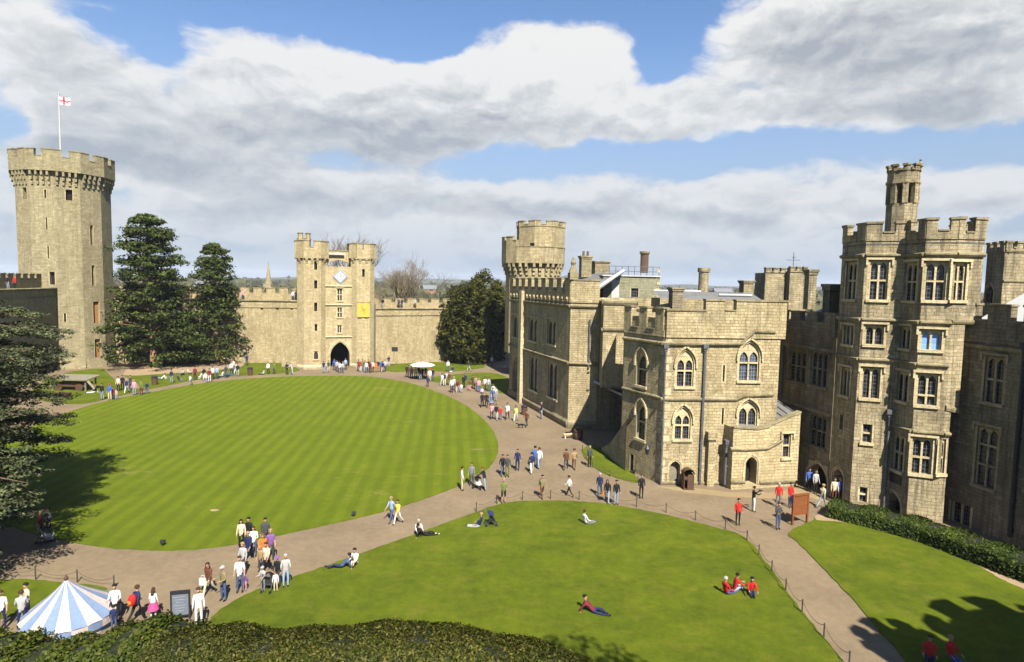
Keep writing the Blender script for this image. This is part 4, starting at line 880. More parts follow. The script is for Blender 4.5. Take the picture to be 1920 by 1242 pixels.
for px, kind in (((123, 356, 136, 376), 'w'), ((169, 423, 175, 459), 's'), ((172, 498, 178, 536), 's'), ((175, 566, 186, 606), 'o'), ((178, 636, 189, 676), 'o'), ((42, 352, 50, 374), 'w'), ((83, 356, 87, 372), 's'), ((86, 408, 89, 430), 's'), ((89, 462, 92, 484), 's'), ((93, 510, 103, 534), 's'), ((120, 588, 124, 604), 's')):
    k = onface((px[0] + px[2]) / 2, (px[1] + px[3]) / 2)
    if k is None: continue
    u0, z0, u1, z1 = facs[k].rect(*px)
    sh_ = max(0, .15 - min(u0, u1)) - max(0, max(u0, u1) - facs[k].L + .15); zm_ = (z0 + z1) / 2
    holes[k].append(slit(GT, facs[k], px, 'void', .55, 'window' if kind == 'w' else 'arrow_slit', sh_)); u0 += sh_; u1 += sh_
    if kind == 'o':
        g = MB(); um = (u0 + u1) / 2; facs[k].slab(g, um + .02, u1 - .02, z0 + .05, z1 - .05, -.5, -.3); g.build('shutter', MT['orangewood'], GT)
m = MB()
for f, hh in zip(facs, holes): wall_face(m, f, 0, f.L, 0, zg, hh)
m.build('wall', MT['guy'], GT)
m = MB()
for f in facs: m.poly([f.P(0, 0, .35), f.P(f.L, 0, .35), f.P(f.L, 1.6, 0.002), f.P(0, 1.6, .002)])
m.build('plinth', MT['guy'], GT)
pp = poly12(GR + .75); pf = [Fac(pp[k], pp[(k + 1) % 12]) for k in range(12)]; m = MB()
for f, g in zip(facs, pf):
    corbels(m, f, .1, f.L - .1, zg - .7, zgc - .35, .66, .68, .30)
    wall_face(m, f, 0, f.L, zg, zgc)
    g.slab(m, 0, g.L, zgc - .35, zgc, -.75, 0)
    parapet(m, g, 0, g.L, zgc, zgp, zgt, mw=2.2, gw=.9, th=.6, start=[(0, g.L * .37), (g.L * .63, g.L)])
m.build('parapet', [MT['guy'], MT['cap']], GT)
flat_roof(GT, poly12(GR + .2), zgc + .3)
fp = AT(114, 300, GC.y); m = MB(); ftop = AT(110, 177, GC.y)
m.tube([(fp.x, fp.y, zgc + .3), ((fp.x + ftop.x) / 2, fp.y, (zgc + ftop.z) / 2), (ftop.x, fp.y, ftop.z)], [.16, .13, .09], 8); m.ring((ftop.x, fp.y, ftop.z), [(.1, 0), (.16, .12), (.02, .26)], 8)
FP = empty('flagpole', (fp.x, fp.y, zgc), 'white flagpole standing on the round tower roof', 'flagpole'); m.build('pole', MT['whitepaint'], FP)
m = MB(); fl = empty('flag', (ftop.x, fp.y, ftop.z - 1.2), 'small white flag with a red cross flying from the tower flagpole', 'flag'); rows = []
mr_ = MB(); N = 14
for j in range(7):
    rows.append([(ftop.x + .12 + 1.8 * i / N, fp.y + .16 * math.sin(i * .9) * i / N, ftop.z - .35 - 1.25 * j / 6 - .3 * i / N - .08 * math.sin(i * .8)) for i in range(N + 1)])
m.grid(rows); o = m.build('cloth', flat('flag_white', (.62, .62, .62)), fl)
for (i0, i1, j0, j1) in ((0, N, 2.6, 3.5), (5, 7, 0, 6)):
    rr = []
    for j in (j0, j1):
        ja, jb = int(j), min(6, int(j) + 1); tt = j - ja
        rr.append([tuple(Vector(rows[ja][i]).lerp(Vector(rows[jb][i]), tt) + Vector((0, -.03, 0))) for i in range(i0, i1 + 1)])
    mr_.grid(rr)
mr_.build('cross', flat('flag_red', (.5, .03, .05)), fl)

# ------------------------------------------------------------------ curtain walls
def curtain(label, a, b, ztop, th, outer_top, mat='rubble', holes=(), outer_crenel=(1.6, .7), base=0.0, bands=True, slits=None):
    f = Fac(a, b); r = empty('curtain_wall', (a.x, a.y, 0), label, 'wall')
    hh = [slit(r, f, s, 'void', .4, 'putlog_hole') for s in (slits or [])]
    m = MB(); wall_face(m, f, 0, f.L, base, ztop, hh); m.poly([f.P(0, ztop), f.P(f.L, ztop), f.P(f.L, ztop, -th), f.P(0, ztop, -th)])
    m.poly([f.P(0, base, -th), f.P(0, ztop, -th), f.P(f.L, ztop, -th), f.P(f.L, base, -th)]); m.poly([f.P(0, base), f.P(0, ztop), f.P(0, ztop, -th), f.P(0, base, -th)]); m.poly([f.P(f.L, base), f.P(f.L, base, -th), f.P(f.L, ztop, -th), f.P(f.L, ztop)])
    m.build('wall', MT[mat], r)
    m = MB(); fo = Fac(f.A - f.n * th, f.B - f.n * th); parapet(m, fo, 0, fo.L, ztop - .2, ztop + (outer_top - ztop) * .62, outer_top, mw=outer_crenel[0], gw=outer_crenel[1], th=.5, o=.5)
    m.build('parapet', [MT[mat], MT['cap']], r)
    if bands:
        m = MB(); molding(m, f, [(0, ztop), (f.L, ztop)], .35, .22, False); molding(m, f, [(0, ztop - 1.25), (f.L, ztop - 1.25)], .22, .12, False); m.build('string_course', MT['cap'], r)
    return r, f
wl0, wl1 = V2(AT(-206, 600, 62.0)), V2(AT(108, 600, 100.0))
LW, fLW = curtain('dark shaded curtain wall with a walkway running from the round tower off to the left', wl0, wl1, AT(60, 543, 90).z, 2.6, AT(60, 515, 90).z, 'guy', bands=True)
gl0, gr1 = V2(G(558, 694)), V2(G(703, 690))
wm0 = V2(G(205, 684)) + Vector((0, 2)); wm1 = V2(G(562, 681)); ztm = AT(505, 564, wm1.y).z
MW, fMW = curtain('sunlit rubble curtain wall between the round tower and the gatehouse, partly behind the tall pines', wm0, wm1, ztm, 2.2, AT(505, 541, wm1.y).z, 'rubble', slits=[(488, 577, 494, 581), (517, 577, 523, 581), (544, 577, 550, 581)])
wr0 = V2(G(698, 684)); wr1 = V2(G(990, 672)); ztr = AT(770, 579, V2(G(770, 680)).y).z
RW2, fRW = curtain('sunlit rubble curtain wall to the right of the gatehouse running behind the round dark yew', wr0, wr1, ztr, 2.2, AT(770, 561, V2(G(770, 680)).y + 1).z, 'rubble', slits=[(733, 590, 738, 594), (760, 590, 765, 594), (788, 590, 793, 594)])
# wall walk railing shadow post and the ruined buttress left of the gatehouse
q = V2(G(548, 688)); m = MB(); m.prism([(q.x - 1.6, q.y - .8), (q.x + 1.6, q.y - .8), (q.x + 1.8, q.y + 3), (q.x - 1.8, q.y + 3)], 0, 8.5); bt = empty('wall_buttress', (q.x, q.y, 0), 'rough stone buttress in the corner of the curtain wall beside the gatehouse', 'buttress'); m.build('masonry', MT['rubble'], bt)

# ------------------------------------------------------------------ gatehouse
GHf = Fac(gl0, gr1); gdv, gnv = GHf.d, GHf.n
GH = empty('gatehouse', (gl0.x, gl0.y, 0), 'tall sunlit gatehouse with two flanking towers, a dark pointed archway and a diamond clock', 'gatehouse')
def uof(px, py=560): return GHf.uz(px, py)[0]
def zof(px, py): return GHf.uz(px, py)[1]
uL = uof(614); uR = uof(659); Lg = GHf.L
zL, zR, zCn = zof(600, 484), zof(680, 484), zof(637, 500)
def oct_front(u0, u1, dep=5.0):   # canted front corners
    c = (u1 - u0) * .22
    return [GHf.P(u0, 0, -c * 1.1), GHf.P(u0 + c, 0, 0), GHf.P(u1 - c, 0, 0), GHf.P(u1, 0, -c * 1.1), GHf.P(u1, 0, -dep), GHf.P(u0, 0, -dep)]
pL = oct_front(0, uL); pR = oct_front(uR, Lg)
m = MB()
hl = [slit(GH, Fac(V2(pL[1]), V2(pL[2])), px) for px in ((589, 490, 595, 506), (589, 526, 595, 541), (589, 568, 595, 584), (590, 608, 595, 621))]
hl.append(window(GH, Fac(V2(pL[1]), V2(pL[2])), (588, 659, 597, 674), 1, True, (), False, True))
hr = [slit(GH, Fac(V2(pR[1]), V2(pR[2])), px) for px in ((679, 505, 684, 519),)]
for pl, hh in ((pL, hl), (pR, hr)):
    for k in range(6):
        f = Fac(V2(pl[k]), V2(pl[(k + 1) % 6])); wall_face(m, f, 0, f.L, 0, zL, hh if k == 1 else ())
# recessed centre
fc = Fac(V2(GHf.P(uL - .3, 0, -.9)), V2(GHf.P(uR + .3, 0, -.9)))
hc = [window(GH, fc, (632, 542, 642, 564), 2, False, (0.5,), True, True), window(GH, fc, (632, 577, 642, 595), 2, False, (0.5,), False, True), window(GH, fc, (632, 610, 641, 624), 2, False, (), False, True)]
u0, z0, u1, z1 = fc.rect(619.5, 641, 655.5, 697); arch_h = (u0, u1, 0.0, z1, 4.5); hc.append(arch_h)
wall_face(m, fc, 0, fc.L, 0, zCn, hc)
fb_ = Fac(V2(GHf.P(uL - .3, 0, -4.8)), V2(GHf.P(uR + .3, 0, -4.8))); wall_face(m, fb_, 0, fb_.L, z1 + 1, zCn)
m.poly([fc.P(0, zCn), fc.P(fc.L, zCn), fb_.P(fc.L, zCn), fb_.P(0, zCn)])
m.build('wall', MT['warm'], GH)
m = MB(); spandrels(m, fc, u0, u1, z1 - (u1 - u0) * .75, z1 - .05, z1, -.004, -1.2, 8); 
c = arch_curve(u0 - .15, u1 + .15, z1 - (u1 - u0) * .75, z1 + .15, 8)
for (a, za), (b, zb) in zip(c, c[1:]):
    q = Vector((b - a, zb - za)).normalized(); nx, nz = -q.y * .35, q.x * .35; m.poly([fc.P(a, za, .1), fc.P(b, zb, .1), fc.P(b + nx, zb + nz, .1), fc.P(a + nx, za + nz, .1)]); m.poly([fc.P(a + nx, za + nz, .1), fc.P(b + nx, zb + nz, .1), fc.P(b + nx, zb + nz, 0), fc.P(a + nx, za + nz, 0)])
am = m.build('archway', MT['trim'], GH)
m = MB(); m.poly([fc.P(u0, 0, -4.4), fc.P(u1, 0, -4.4), fc.P(u1, z1, -4.4), fc.P(u0, z1, -4.4)]); m.build('opening', MT['void'], am)
m = MB(); zt1, zt2 = zof(600, 453), zof(680, 458)
for pl, za, zt in ((pL, zL, zt1), (pR, zR, zt2)):
    for k in range(6):
        f = Fac(V2(pl[k]), V2(pl[(k + 1) % 6]))
        if k in (0, 1, 2): corbels(m, f, .05, f.L - .05, za - .9, za - .1, .3, .8, .4)
        parapet(m, f, 0, f.L, za - .1, za + (zt - za) * .62, zt, mw=1.1, gw=.7, th=.45, o=.32, start=([(0, .9), (f.L - 1.1, f.L)] if k in (1, 4) else [(0, f.L)]))
m.build('parapet', [MT['warm'], MT['cap']], GH)
# bridge arch between the two towers, sky visible beneath it
m = MB(); za, zb = zof(637, 487), zof(637, 470); c = arch_curve(uL - .1, uR + .1, zCn + .2, za, 7)
for o in (-2.0, -2.9):
    for (a, q1), (b, q2) in zip(c, c[1:]): m.poly([GHf.P(a, q1, o), GHf.P(b, q2, o), GHf.P(b, zb, o), GHf.P(a, zb, o)])
for (a, q1), (b, q2) in zip(c, c[1:]): m.poly([GHf.P(a, q1, -2.0), GHf.P(a, q1, -2.9), GHf.P(b, q2, -2.9), GHf.P(b, q2, -2.0)])
GHf.slab(m, uL - .1, uR + .1, zb, zb + .18, -3.0, -1.9, 1)
m.build('bridge_arch', [MT['warm'], MT['cap']], GH)
m = MB(); GHf.slab(m, uof(617), uof(647), zof(630, 477), zof(630, 474), -1.7, -1.4); m.build('beam', MT['whitepaint'], GH)
m = MB()
for y in (537, 572, 632): u, z = fc.uz(637, y); molding(m, fc, [(0, z), (fc.L, z)], .3, .2, False)
for pl in (pL, pR):
    for k in (0, 1, 2): f = Fac(V2(pl[k]), V2(pl[k + 1])); molding(m, f, [(0, .4), (f.L, .4)], .8, .25, False)
m.build('string_course', MT['trim'], GH)
# small corner turret
tu = (uof(558, 450) + uof(583, 450)) / 2; tc = GHf.P(tu, 0, -2.4); zt = zof(570, 437); rt = (uof(583, 450) - uof(558, 450)) / 2
m = MB(); p8 = [V2(tc) + Vector((math.cos(R(22.5 + 45 * k)), math.sin(R(22.5 + 45 * k)))) * rt * 1.05 for k in range(8)]; m.prism([tuple(p) for p in p8], zL - .2, zof(570, 449)); 
for k in range(8): parapet(m, Fac(p8[k], p8[(k + 1) % 8]), 0, (p8[0] - p8[1]).length, zof(570, 449), zof(570, 447), zt, th=.35, o=.05, start=[(0, .5)] if k % 2 else [(0.4, 1.2)])
m.build('corner_turret', [MT['warm'], MT['cap']], GH)
pipe(GH, Fac(V2(pR[2]), V2(pR[3])), (701.5, 570), (702, 690), .12, False)
# clock
cu, cz = fc.uz(638, 519); ck = empty('clock', fc.P(cu, cz, .1), 'white diamond-shaped clock face high in the middle of the gatehouse', 'clock'); rc = abs(fc.uz(652, 519)[0] - cu)
def dia(r, o): return [fc.P(cu, cz - r, o), fc.P(cu + r, cz, o), fc.P(cu, cz + r, o), fc.P(cu - r, cz, o)]
m = MB(); a, b = dia(rc, .02), dia(rc, .14); m.poly(b)
for k in range(4): m.poly([a[k], a[(k + 1) % 4], b[(k + 1) % 4], b[k]])
m.build('dial', flat('clock_face', (.42, .44, .48)), ck)
m = MB(); a, b = dia(rc * .93, .146), dia(rc * .84, .146)
for k in range(4): m.poly([a[k], a[(k + 1) % 4], b[(k + 1) % 4], b[k]])
for k in range(12):
    t = k * math.pi / 6; p = Vector((cu + math.sin(t) * rc * .42, cz + math.cos(t) * rc * .42)); fc.slab(m, p.x - .05, p.x + .05, p.y - .05, p.y + .05, .142, .15)
m.build('numeral_ring', flat('clock_blue', (.10, .16, .30)), ck)
m = MB(); fc.slab(m, cu - .04, cu + .04, cz - .1, cz + rc * .38, .15, .17); m.poly([fc.P(cu - .05, cz, .175), fc.P(cu + rc * .22, cz + rc * .16, .175), fc.P(cu + rc * .24, cz + rc * .1, .175), fc.P(cu + .05, cz - .06, .175)]); m.build('hands', flat('clock_gold', (.4, .3, .1)), ck)
# yellow banner
fr_ = Fac(V2(pR[1]), V2(pR[2])); u0, z0, u1, z1 = fr_.rect(670, 568, 693, 595); bn = empty('banner', fr_.P(u0, z0, .1), 'square yellow banner hanging on the right gatehouse tower', 'banner')
m = MB(); rows = [[fr_.P(u0 + (u1 - u0) * i / 8, z0 + (z1 - z0) * j / 6, .22 + .05 * math.sin(i * 1.4)) for i in range(9)] for j in range(7)]; m.grid(rows); m.build('cloth', flat('banner_yellow', (.5, .38, .075)), bn)
m = MB(); e = lambda a, b: fr_.P(u0 + (u1 - u0) * a, z0 + (z1 - z0) * b, .3)
for a, b in (((.35, .85), (.45, .6)), ((.45, .6), (.62, .45)), ((.62, .45), (.5, .25)), ((.45, .6), (.35, .4)), ((.55, .52), (.7, .65))): m.tube([e(*a), e(*b)], .045, 5)
m.build('emblem', flat('banner_ochre', (.55, .36, .05)), bn)
m = MB(); m.tube([fr_.P(u0 - .1, z1 + .03, .22), fr_.P(u1 + .1, z1 + .03, .22)], .05, 6); m.build('rod', MT['iron'], bn)

# ------------------------------------------------------------------ round machicolated tower far behind the long range
tb = AT(1000, 480, 104); TC = V2(tb); FT = empty('machicolated_tower', (TC.x, TC.y, 0), 'pale round machicolated tower with a taller battlemented turret behind the long range', 'tower')
Rr = abs(AT(1060, 480, 104).x - AT(941, 480, 104).x) / 2; zq = lambda y, Y=100: AT(1000, y, Y).z
def ngon(c, r, n, ph=0.1): return [c + Vector((math.cos(ph + 2 * math.pi * k / n), math.sin(ph + 2 * math.pi * k / n))) * r for k in range(n)]
m = MB(); n14 = ngon(TC, Rr - .75, 14); m.prism([tuple(p) for p in n14], 4, zq(492)); q14 = ngon(TC, Rr, 14); m.prism([tuple(p) for p in q14], zq(494), zq(468), 0, True, True)
for k in range(14): corbels(m, Fac(n14[k], n14[(k + 1) % 14]), 0, (n14[0] - n14[1]).length, zq(516), zq(494) + .02, .72, 1.0, .42)
m.build('wall', MT['range'], FT)
m = MB()
for k in range(14):
    f = Fac(q14[k], q14[(k + 1) % 14]); hi = f.P(f.L / 2, 0).x < TC.x - Rr * .62
    parapet(m, f, 0, f.L, zq(468), zq(452) if hi else zq(466), zq(445) if hi else zq(464), th=.5, start=[(0, f.L * .62)] if hi else [(0, f.L)])
m.build('parapet', [MT['range'], MT['cap']], FT)
c2 = V2(AT(1013, 470, 104)); r2 = abs(AT(1057, 450, 104).x - AT(968, 450, 104).x) / 2; m = MB(); n10 = ngon(c2, r2 * 1.04, 8, -math.pi / 8 + .12); k_ = None
ff = [Fac(n10[k], n10[(k + 1) % 8]) for k in range(8)]
for f in ff:
    hh = []
    if f.n.dot(-f.A) > 0 and -.0 <= f.uz(998, 462)[0] <= f.L: hh = [slit(FT, f, (993, 456, 1002, 473), 'glass', .3, 'window')]
    wall_face(m, f, 0, f.L, zq(470), zq(424), hh)
m.build('turret', MT['range'], FT)
m = MB()
for f in ff: parapet(m, f, 0, f.L, zq(424), zq(421), zq(414), th=.5, o=.08, start=[(0, f.L * .3), (f.L * .6, f.L)])
m.build('turret_parapet', [MT['range'], MT['cap']], FT)

# ------------------------------------------------------------------ keep on the mound behind the viewer, whose battlements shade the lower right lawn
def shade_tower(cx, cy, r, n, zc, zt, label, ph):
    t = empty('mound_tower', (cx, cy, 0), label, 'tower'); m = MB(); c = Vector((cx, cy)); q = ngon(c, r, n, ph); m.prism([tuple(p) for p in q], 0, zc)
    for k in range(n): f = Fac(q[k], q[(k + 1) % n]); parapet(m, f, 0, f.L, zc - .3, zc, zt, th=.45, start=[(0, f.L * .33), (f.L * .67, f.L)])
    m.build('wall', [MT['range'], MT['cap']], t); return t
cot = 1 / math.tan(R(SUN_EL)); sxy = Vector((sd.x, sd.y)).normalized()
pS = V2(G(1800, 1150)) + sxy * 20.2 * cot; shade_tower(pS.x + 1.4, pS.y - 2.6, 4.1, 10, 19.0, 20.2, 'larger battlemented tower on the mound at the lower right, seen by its shadow', .2)
pS = V2(G(1600, 1168)) + sxy * 16.2 * cot; shade_tower(pS.x + 1.3, pS.y - 1.5, 1.9, 8, 15.2, 16.2, 'smaller battlemented turret on the mound at the lower right, seen by its shadow', .3)

# church spire and houses of the town beyond the walls
sp = AT(503, 490, 330); s = empty('church_spire', (sp.x, sp.y, 0), 'slender pale church spire rising beyond the curtain wall left of the gatehouse', 'spire'); m = MB(); zb = AT(503, 525, 330).z
m.box((sp.x, sp.y, zb / 2 - 1), (4.0, 4.0, zb - 2)); m.build('tower', MT['guy'], s); m = MB(); m.ring((sp.x, sp.y, zb - 2.2), [(1.9, 0), (1.5, 1.6), (.06, sp.z - zb + 2.2)], 8); m.build('steeple', MT['guy'], s)
hm = [flat('render_white', (.6, .58, .52)), flat('house_brick', (.30, .17, .11)), flat('render_cream', (.55, .48, .36))]; rfm = [flat('slate', (.16, .17, .19)), flat('tile_roof', (.24, .12, .08))]
for i, (px, Y, w, k, lab) in enumerate(((803, 520, 14, 1, 'brick house with a slate roof far beyond the curtain wall'), (1288, 420, 14, 0, 'white house on the far skyline between the chimneys'), (1355, 560, 16, 2, 'cream house on the far skyline right of the tall slender chimney'), (386, 430, 12, 0, 'white house glimpsed between the two tall pines'))):
    p = AT(px, 540, Y); h = empty('house', (p.x, p.y, 0), lab, 'house'); zt = 9.5 + i % 3; m = MB(); m.box((p.x, p.y, zt / 2), (w, 8, zt)); m.build('wall', hm[k], h)
    m = MB(); e = [(-w / 2 - .4, -4.4), (w / 2 + .4, -4.4), (w / 2 + .4, 4.4), (-w / 2 - .4, 4.4)]; e = [(p.x + a, p.y + b, zt + .02) for a, b in e]; r1, r2 = (p.x - w / 2 - .4, p.y, zt + 3.4), (p.x + w / 2 + .4, p.y, zt + 3.4)
    m.poly([e[0], e[1], r2, r1]); m.poly([e[2], e[3], r1, r2]); m.poly([e[1], e[2], r2]); m.poly([e[3], e[0], r1]); m.build('roof', rfm[0], h)

# ------------------------------------------------------------------ trees
def clump(m, c, rx, rz, n, sz, up=0.5, mi=0, jit=.5):
    for _ in range(n):
        d = Vector((random.gauss(0, 1), random.gauss(0, 1), random.gauss(0, 1))); d = d.normalized() * (random.random() ** .4)
        p = (c[0] + d.x * rx, c[1] + d.y * rx, c[2] + d.z * rz)
        m.leaf(p, sz * random.uniform(1 - jit, 1 + jit), Vector((d.x + random.gauss(0, .5), d.y + random.gauss(0, .5), d.z + up + random.gauss(0, .5))), mi)
def interp(t, pts):
    for (a, x), (b, y) in zip(pts, pts[1:]):
        if a <= t <= b: return x + (y - x) * (t - a) / (b - a)
    return pts[-1][1]
def conifer(name, label, cat, base, h, prof, nb, sz, mat, bark='redbark', lean=0.0, trunk=.55, gap=0.0, flatness=.4, crsz=1.45, group=None, per=72):
    t = empty(name, base, label, cat, group); b = Vector(base)
    m = MB(); m.tube([b + Vector((0, 0, -.1)), b + Vector((.1, 0, h * .04)), b + Vector((lean * .4, 0, h * .45)), b + Vector((lean, 0, h * .97))], [trunk * 1.6, trunk, trunk * .62, .06], 9)
    cr = MB(); k = 0
    while k < nb:
        q = random.random() ** .9; z = h * (gap + (1 - gap) * q); rad = interp(q, prof)
        lay = round(z / 2.3) * 2.3 + random.gauss(0, .4); z = z * .72 + lay * .28
        a = random.uniform(0, 2 * math.pi); rr = rad * math.sqrt(random.uniform(.05, 1.0)) * (.72 + .34 * math.sin(a * 2.0 + lay * 1.7) ** 2) * random.uniform(.85, 1.15)
        c = b + Vector((lean * q + rr * math.cos(a), rr * math.sin(a), min(z - rr * .06, h * .99)))
        s = crsz * random.uniform(.6, 1.25) * (.55 + .45 * min(1, rad / 4)); clump(cr, c, s, s * flatness, int(per * random.uniform(.7, 1.2)), sz, .7)
        if k % 5 == 0 and rr > rad * .4:
            o = b + Vector((lean * q, 0, max(1, c.z - rr * .25))); m.tube([o, o.lerp(c, .55) + Vector((0, 0, .1)), c], [trunk * .22, trunk * .15, .03], 5, cap=False)
        k += 1
    m.build('trunk', MT[bark], t, True, uv=False); cr.build('crown', MT[mat], t, uv=False); return t
b1 = G(290, 689); h1 = AT(272, 401, b1.y).z; f1 = b1.y / F
conifer('pine_tree', 'tallest dark green pine with a broken layered crown next to the round tower', 'tree', b1, h1, [(0, 66 * f1), (.15, 84 * f1), (.42, 78 * f1), (.56, 58 * f1), (.68, 56 * f1), (.8, 50 * f1), (.9, 40 * f1), (.97, 22 * f1), (1, 5 * f1)], 520, .24, 'pine', lean=-.9, trunk=.75, gap=.05)
b2 = G(406, 683); h2 = AT(404, 457, b2.y).z; f2 = b2.y / F
conifer('pine_tree', 'shorter slim dark pine standing to the right of the tallest pine', 'tree', b2, h2, [(0, 44 * f2), (.2, 52 * f2), (.45, 46 * f2), (.6, 36 * f2), (.75, 36 * f2), (.9, 27 * f2), (.97, 18 * f2), (1, 4 * f2)], 300, .23, 'pine', lean=-.2, trunk=.5, gap=.05)
b3 = G(350, 684); conifer('pine_tree', 'low bushy dark pine filling the gap between the two tall pines', 'tree', b3, AT(350, 590, b3.y).z, [(0, 42 * f2), (.4, 44 * f2), (.75, 30 * f2), (1, 6 * f2)], 130, .25, 'pine', trunk=.4, gap=.06)
# yew: dense rounded crown to the ground with a second taller lobe
by = G(886, 676); fy = by.y / F; Yw = empty('yew_tree', by, 'broad dense dark yew with a rounded crown beside the long range', 'tree')
m = MB(); m.tube([by, by + Vector((.2, 0, 5)), by + Vector((.4, 0, 12))], [.9, .6, .2], 8)
cr = MB()
lobes = [(0, -4, 50, 60, 13.2), (-16, 0, 52, 60, 13.0), (20, 3, 44, 70, 15.6), (-34, -2, 32, 38, 9.6), (38, 0, 28, 44, 12)]
for lx, ly, rx, rzp, top in lobes:
    rx *= fy; top = top * 1.13; cz = top * .45; rz_ = top * .55
    for k in range(int(250 * rx / 4)):
        d = Vector((random.gauss(0, 1), random.gauss(0, 1), random.gauss(0, 1))).normalized() * random.uniform(.82, 1.04)
        c = by + Vector((lx * fy + d.x * rx, ly + d.y * rx * .9, max(.5, cz + d.z * rz_))); clump(cr, c, random.uniform(.8, 1.3), .8, 40, .27, .3)
for i in range(6): a = i; m.tube([by + Vector((0, 0, 1.5 + i)), by + Vector((2.8 * math.cos(a), 2.5 * math.sin(a), 5 + i))], [.22, .05], 5, cap=False)
m.build('trunk', MT['bark'], Yw, True, uv=False); cr.build('crown', MT['yew'], Yw, uv=False)
# ivy on the wall end beside the yew
m = MB(); iv = empty('ivy_patch', G(836, 680), 'ragged patch of ivy on the end of the curtain wall left of the yew', 'plant')
for _ in range(900):
    t = random.random(); u, z = fRW.uz(828 + 20 * t, 590 + 80 * random.random()); 
    if random.random() < .25 + .75 * t: m.leaf(fRW.P(u + random.gauss(0, .3), max(.1, z), random.uniform(.05, .4)), .2, Vector((0, -1, .3)))
m.build('foliage', MT['ivy'], iv, uv=False)
# cedar spreading in from the left edge
def cedar(bc, hc_, prof, label):
  Cd = empty('cedar_tree', bc, label, 'tree'); m = MB(); cr = MB()
  m.tube([bc, bc + Vector((0, 0, 3)), bc + Vector((.2, 0, 9)), bc + Vector((.4, .3, hc_))], [.9, .7, .45, .08], 10)
  for i in range(110):
      q = (i + .5) / 110; z = 1.9 + (hc_ - 2.4) * q; L_ = interp(q, prof) * random.uniform(.75, 1.1); a = i * 2.399 + random.gauss(0, .2)
      d = Vector((math.cos(a), math.sin(a), 0)); o = bc + Vector((.2 * q, 0, z)); tip = o + d * L_ + Vector((0, 0, -.05 * L_ + .4 * math.sin(i)))
      md = o.lerp(tip, .5) + Vector((0, 0, .45)); m.tube([o, md, tip], [.16 * (1 - q) + .06, .08, .02], 5, cap=False)
      nseg = max(3, int(L_ / .55))
      for s in range(nseg):
          t = .25 + .75 * (s + random.random()) / nseg; p = (o.lerp(md, t * 2) if t < .5 else md.lerp(tip, t * 2 - 1))
          side = Vector((-d.y, d.x, 0)) * random.gauss(0, .30 + .55 * (1 - abs(t - .55)))
          clump(cr, p + side + Vector((0, 0, random.gauss(.05, .1))), random.uniform(.5, 1.0), .17, int(random.uniform(100, 150)), .085, 1.4)
  m.build('trunk', MT['bark'], Cd, True, uv=False); cr.build('crown', MT['cedar'], Cd, uv=False)
cedar(Vector((-34.8, 37.5, 0)), 14.6, [(0, 4.8), (.2, 6.0), (.5, 6.6), (.8, 6.6), (.93, 4.8), (1, 1.5)], 'large spreading cedar with flat grey-green tiers reaching in from the left edge')
cedar(Vector((-30.4, 29.5, 0)), 14.0, [(0, 5.2), (.25, 6.4), (.5, 6.4), (.8, 5.6), (.93, 4.0), (1, 1.2)], 'nearer cedar mostly outside the frame, one bough showing low at the left edge')
# leafless trees
def bare(name, label, base, h, spread, seed, n0=7, depth=5, trunk=.4, mat='twig', group=None, fork=.12):
    rn = random.Random(seed); t = empty(name, base, label, 'tree', group); m = MB(); tw = MB(); b = Vector(base)
    def grow(p, d, L_, r, k):
        e = p + d * L_; mid = p.lerp(e, .5) + Vector((rn.gauss(0, .04), rn.gauss(0, .04), 0)) * L_
        (m if k < 2 else tw).tube([p, mid, e], [r, r * .8, r * .62], 6 if k < 2 else 3, cap=False)
        if k >= depth: return
        for _ in range(3 if k < 2 else rn.choice((2, 3, 3))):
            nd = (d + Vector((rn.gauss(0, 1), rn.gauss(0, 1), rn.gauss(.25, .6))) * spread).normalized(); grow(p.lerp(e, rn.uniform(.6, 1.0)), nd, L_ * rn.uniform(.6, .82), r * rn.uniform(.5, .66), k + 1)
    m.tube([b, b + Vector((0, 0, h * fork))], [trunk * 1.2, trunk], 8, cap=False)
    for i in range(n0):
        a = 2 * math.pi * i / n0 + rn.random(); d = Vector((math.cos(a) * spread, math.sin(a) * spread, 1)).normalized(); grow(b + Vector((0, 0, h * fork * rn.uniform(.8, 1.0))), d, h * .30, trunk * .6, 0)
    m.build('trunk', MT['bark'], t, uv=False); tw.build('crown', MT[mat], t, uv=False); return t
p = AT(765, 500, 145); bare('bare_tree', 'round-headed leafless tree standing beyond the wall right of the gatehouse', (p.x, p.y, 0), AT(765, 477, 145).z * .9, .38, 11, 8, 6, .4, fork=.28)
p = AT(650, 470, 138); bare('bare_tree', 'leafless treetop showing above and through the gatehouse roofline', (p.x, p.y, 0), AT(648, 446, 138).z * .92, .34, 12, 6, 5, .45, fork=.35)
p = AT(10, 500, 175); bare('bare_tree', 'pale leafless tree beyond the dark wall at the far left edge', (p.x, p.y, 0), AT(10, 480, 175).z, .55, 13, 7, 4, .5)
p = AT(728, 520, 170); bare('bare_tree', 'low brownish leafless thicket just right of the gatehouse', (p.x, p.y, 0), AT(725, 505, 170).z, .7, 14, 8, 4, .4)
p = AT(548, 520, 175); bare('bare_tree', 'brownish leafless tree just left of the gatehouse', (p.x, p.y, 0), AT(548, 510, 175).z, .7, 15, 8, 4, .4)
p = AT(212, 500, 190); bare('bare_tree', 'thin leafless tree seen between the round tower and the tallest pine', (p.x, p.y, 0), AT(212, 490, 190).z, .5, 16, 6, 4, .35)
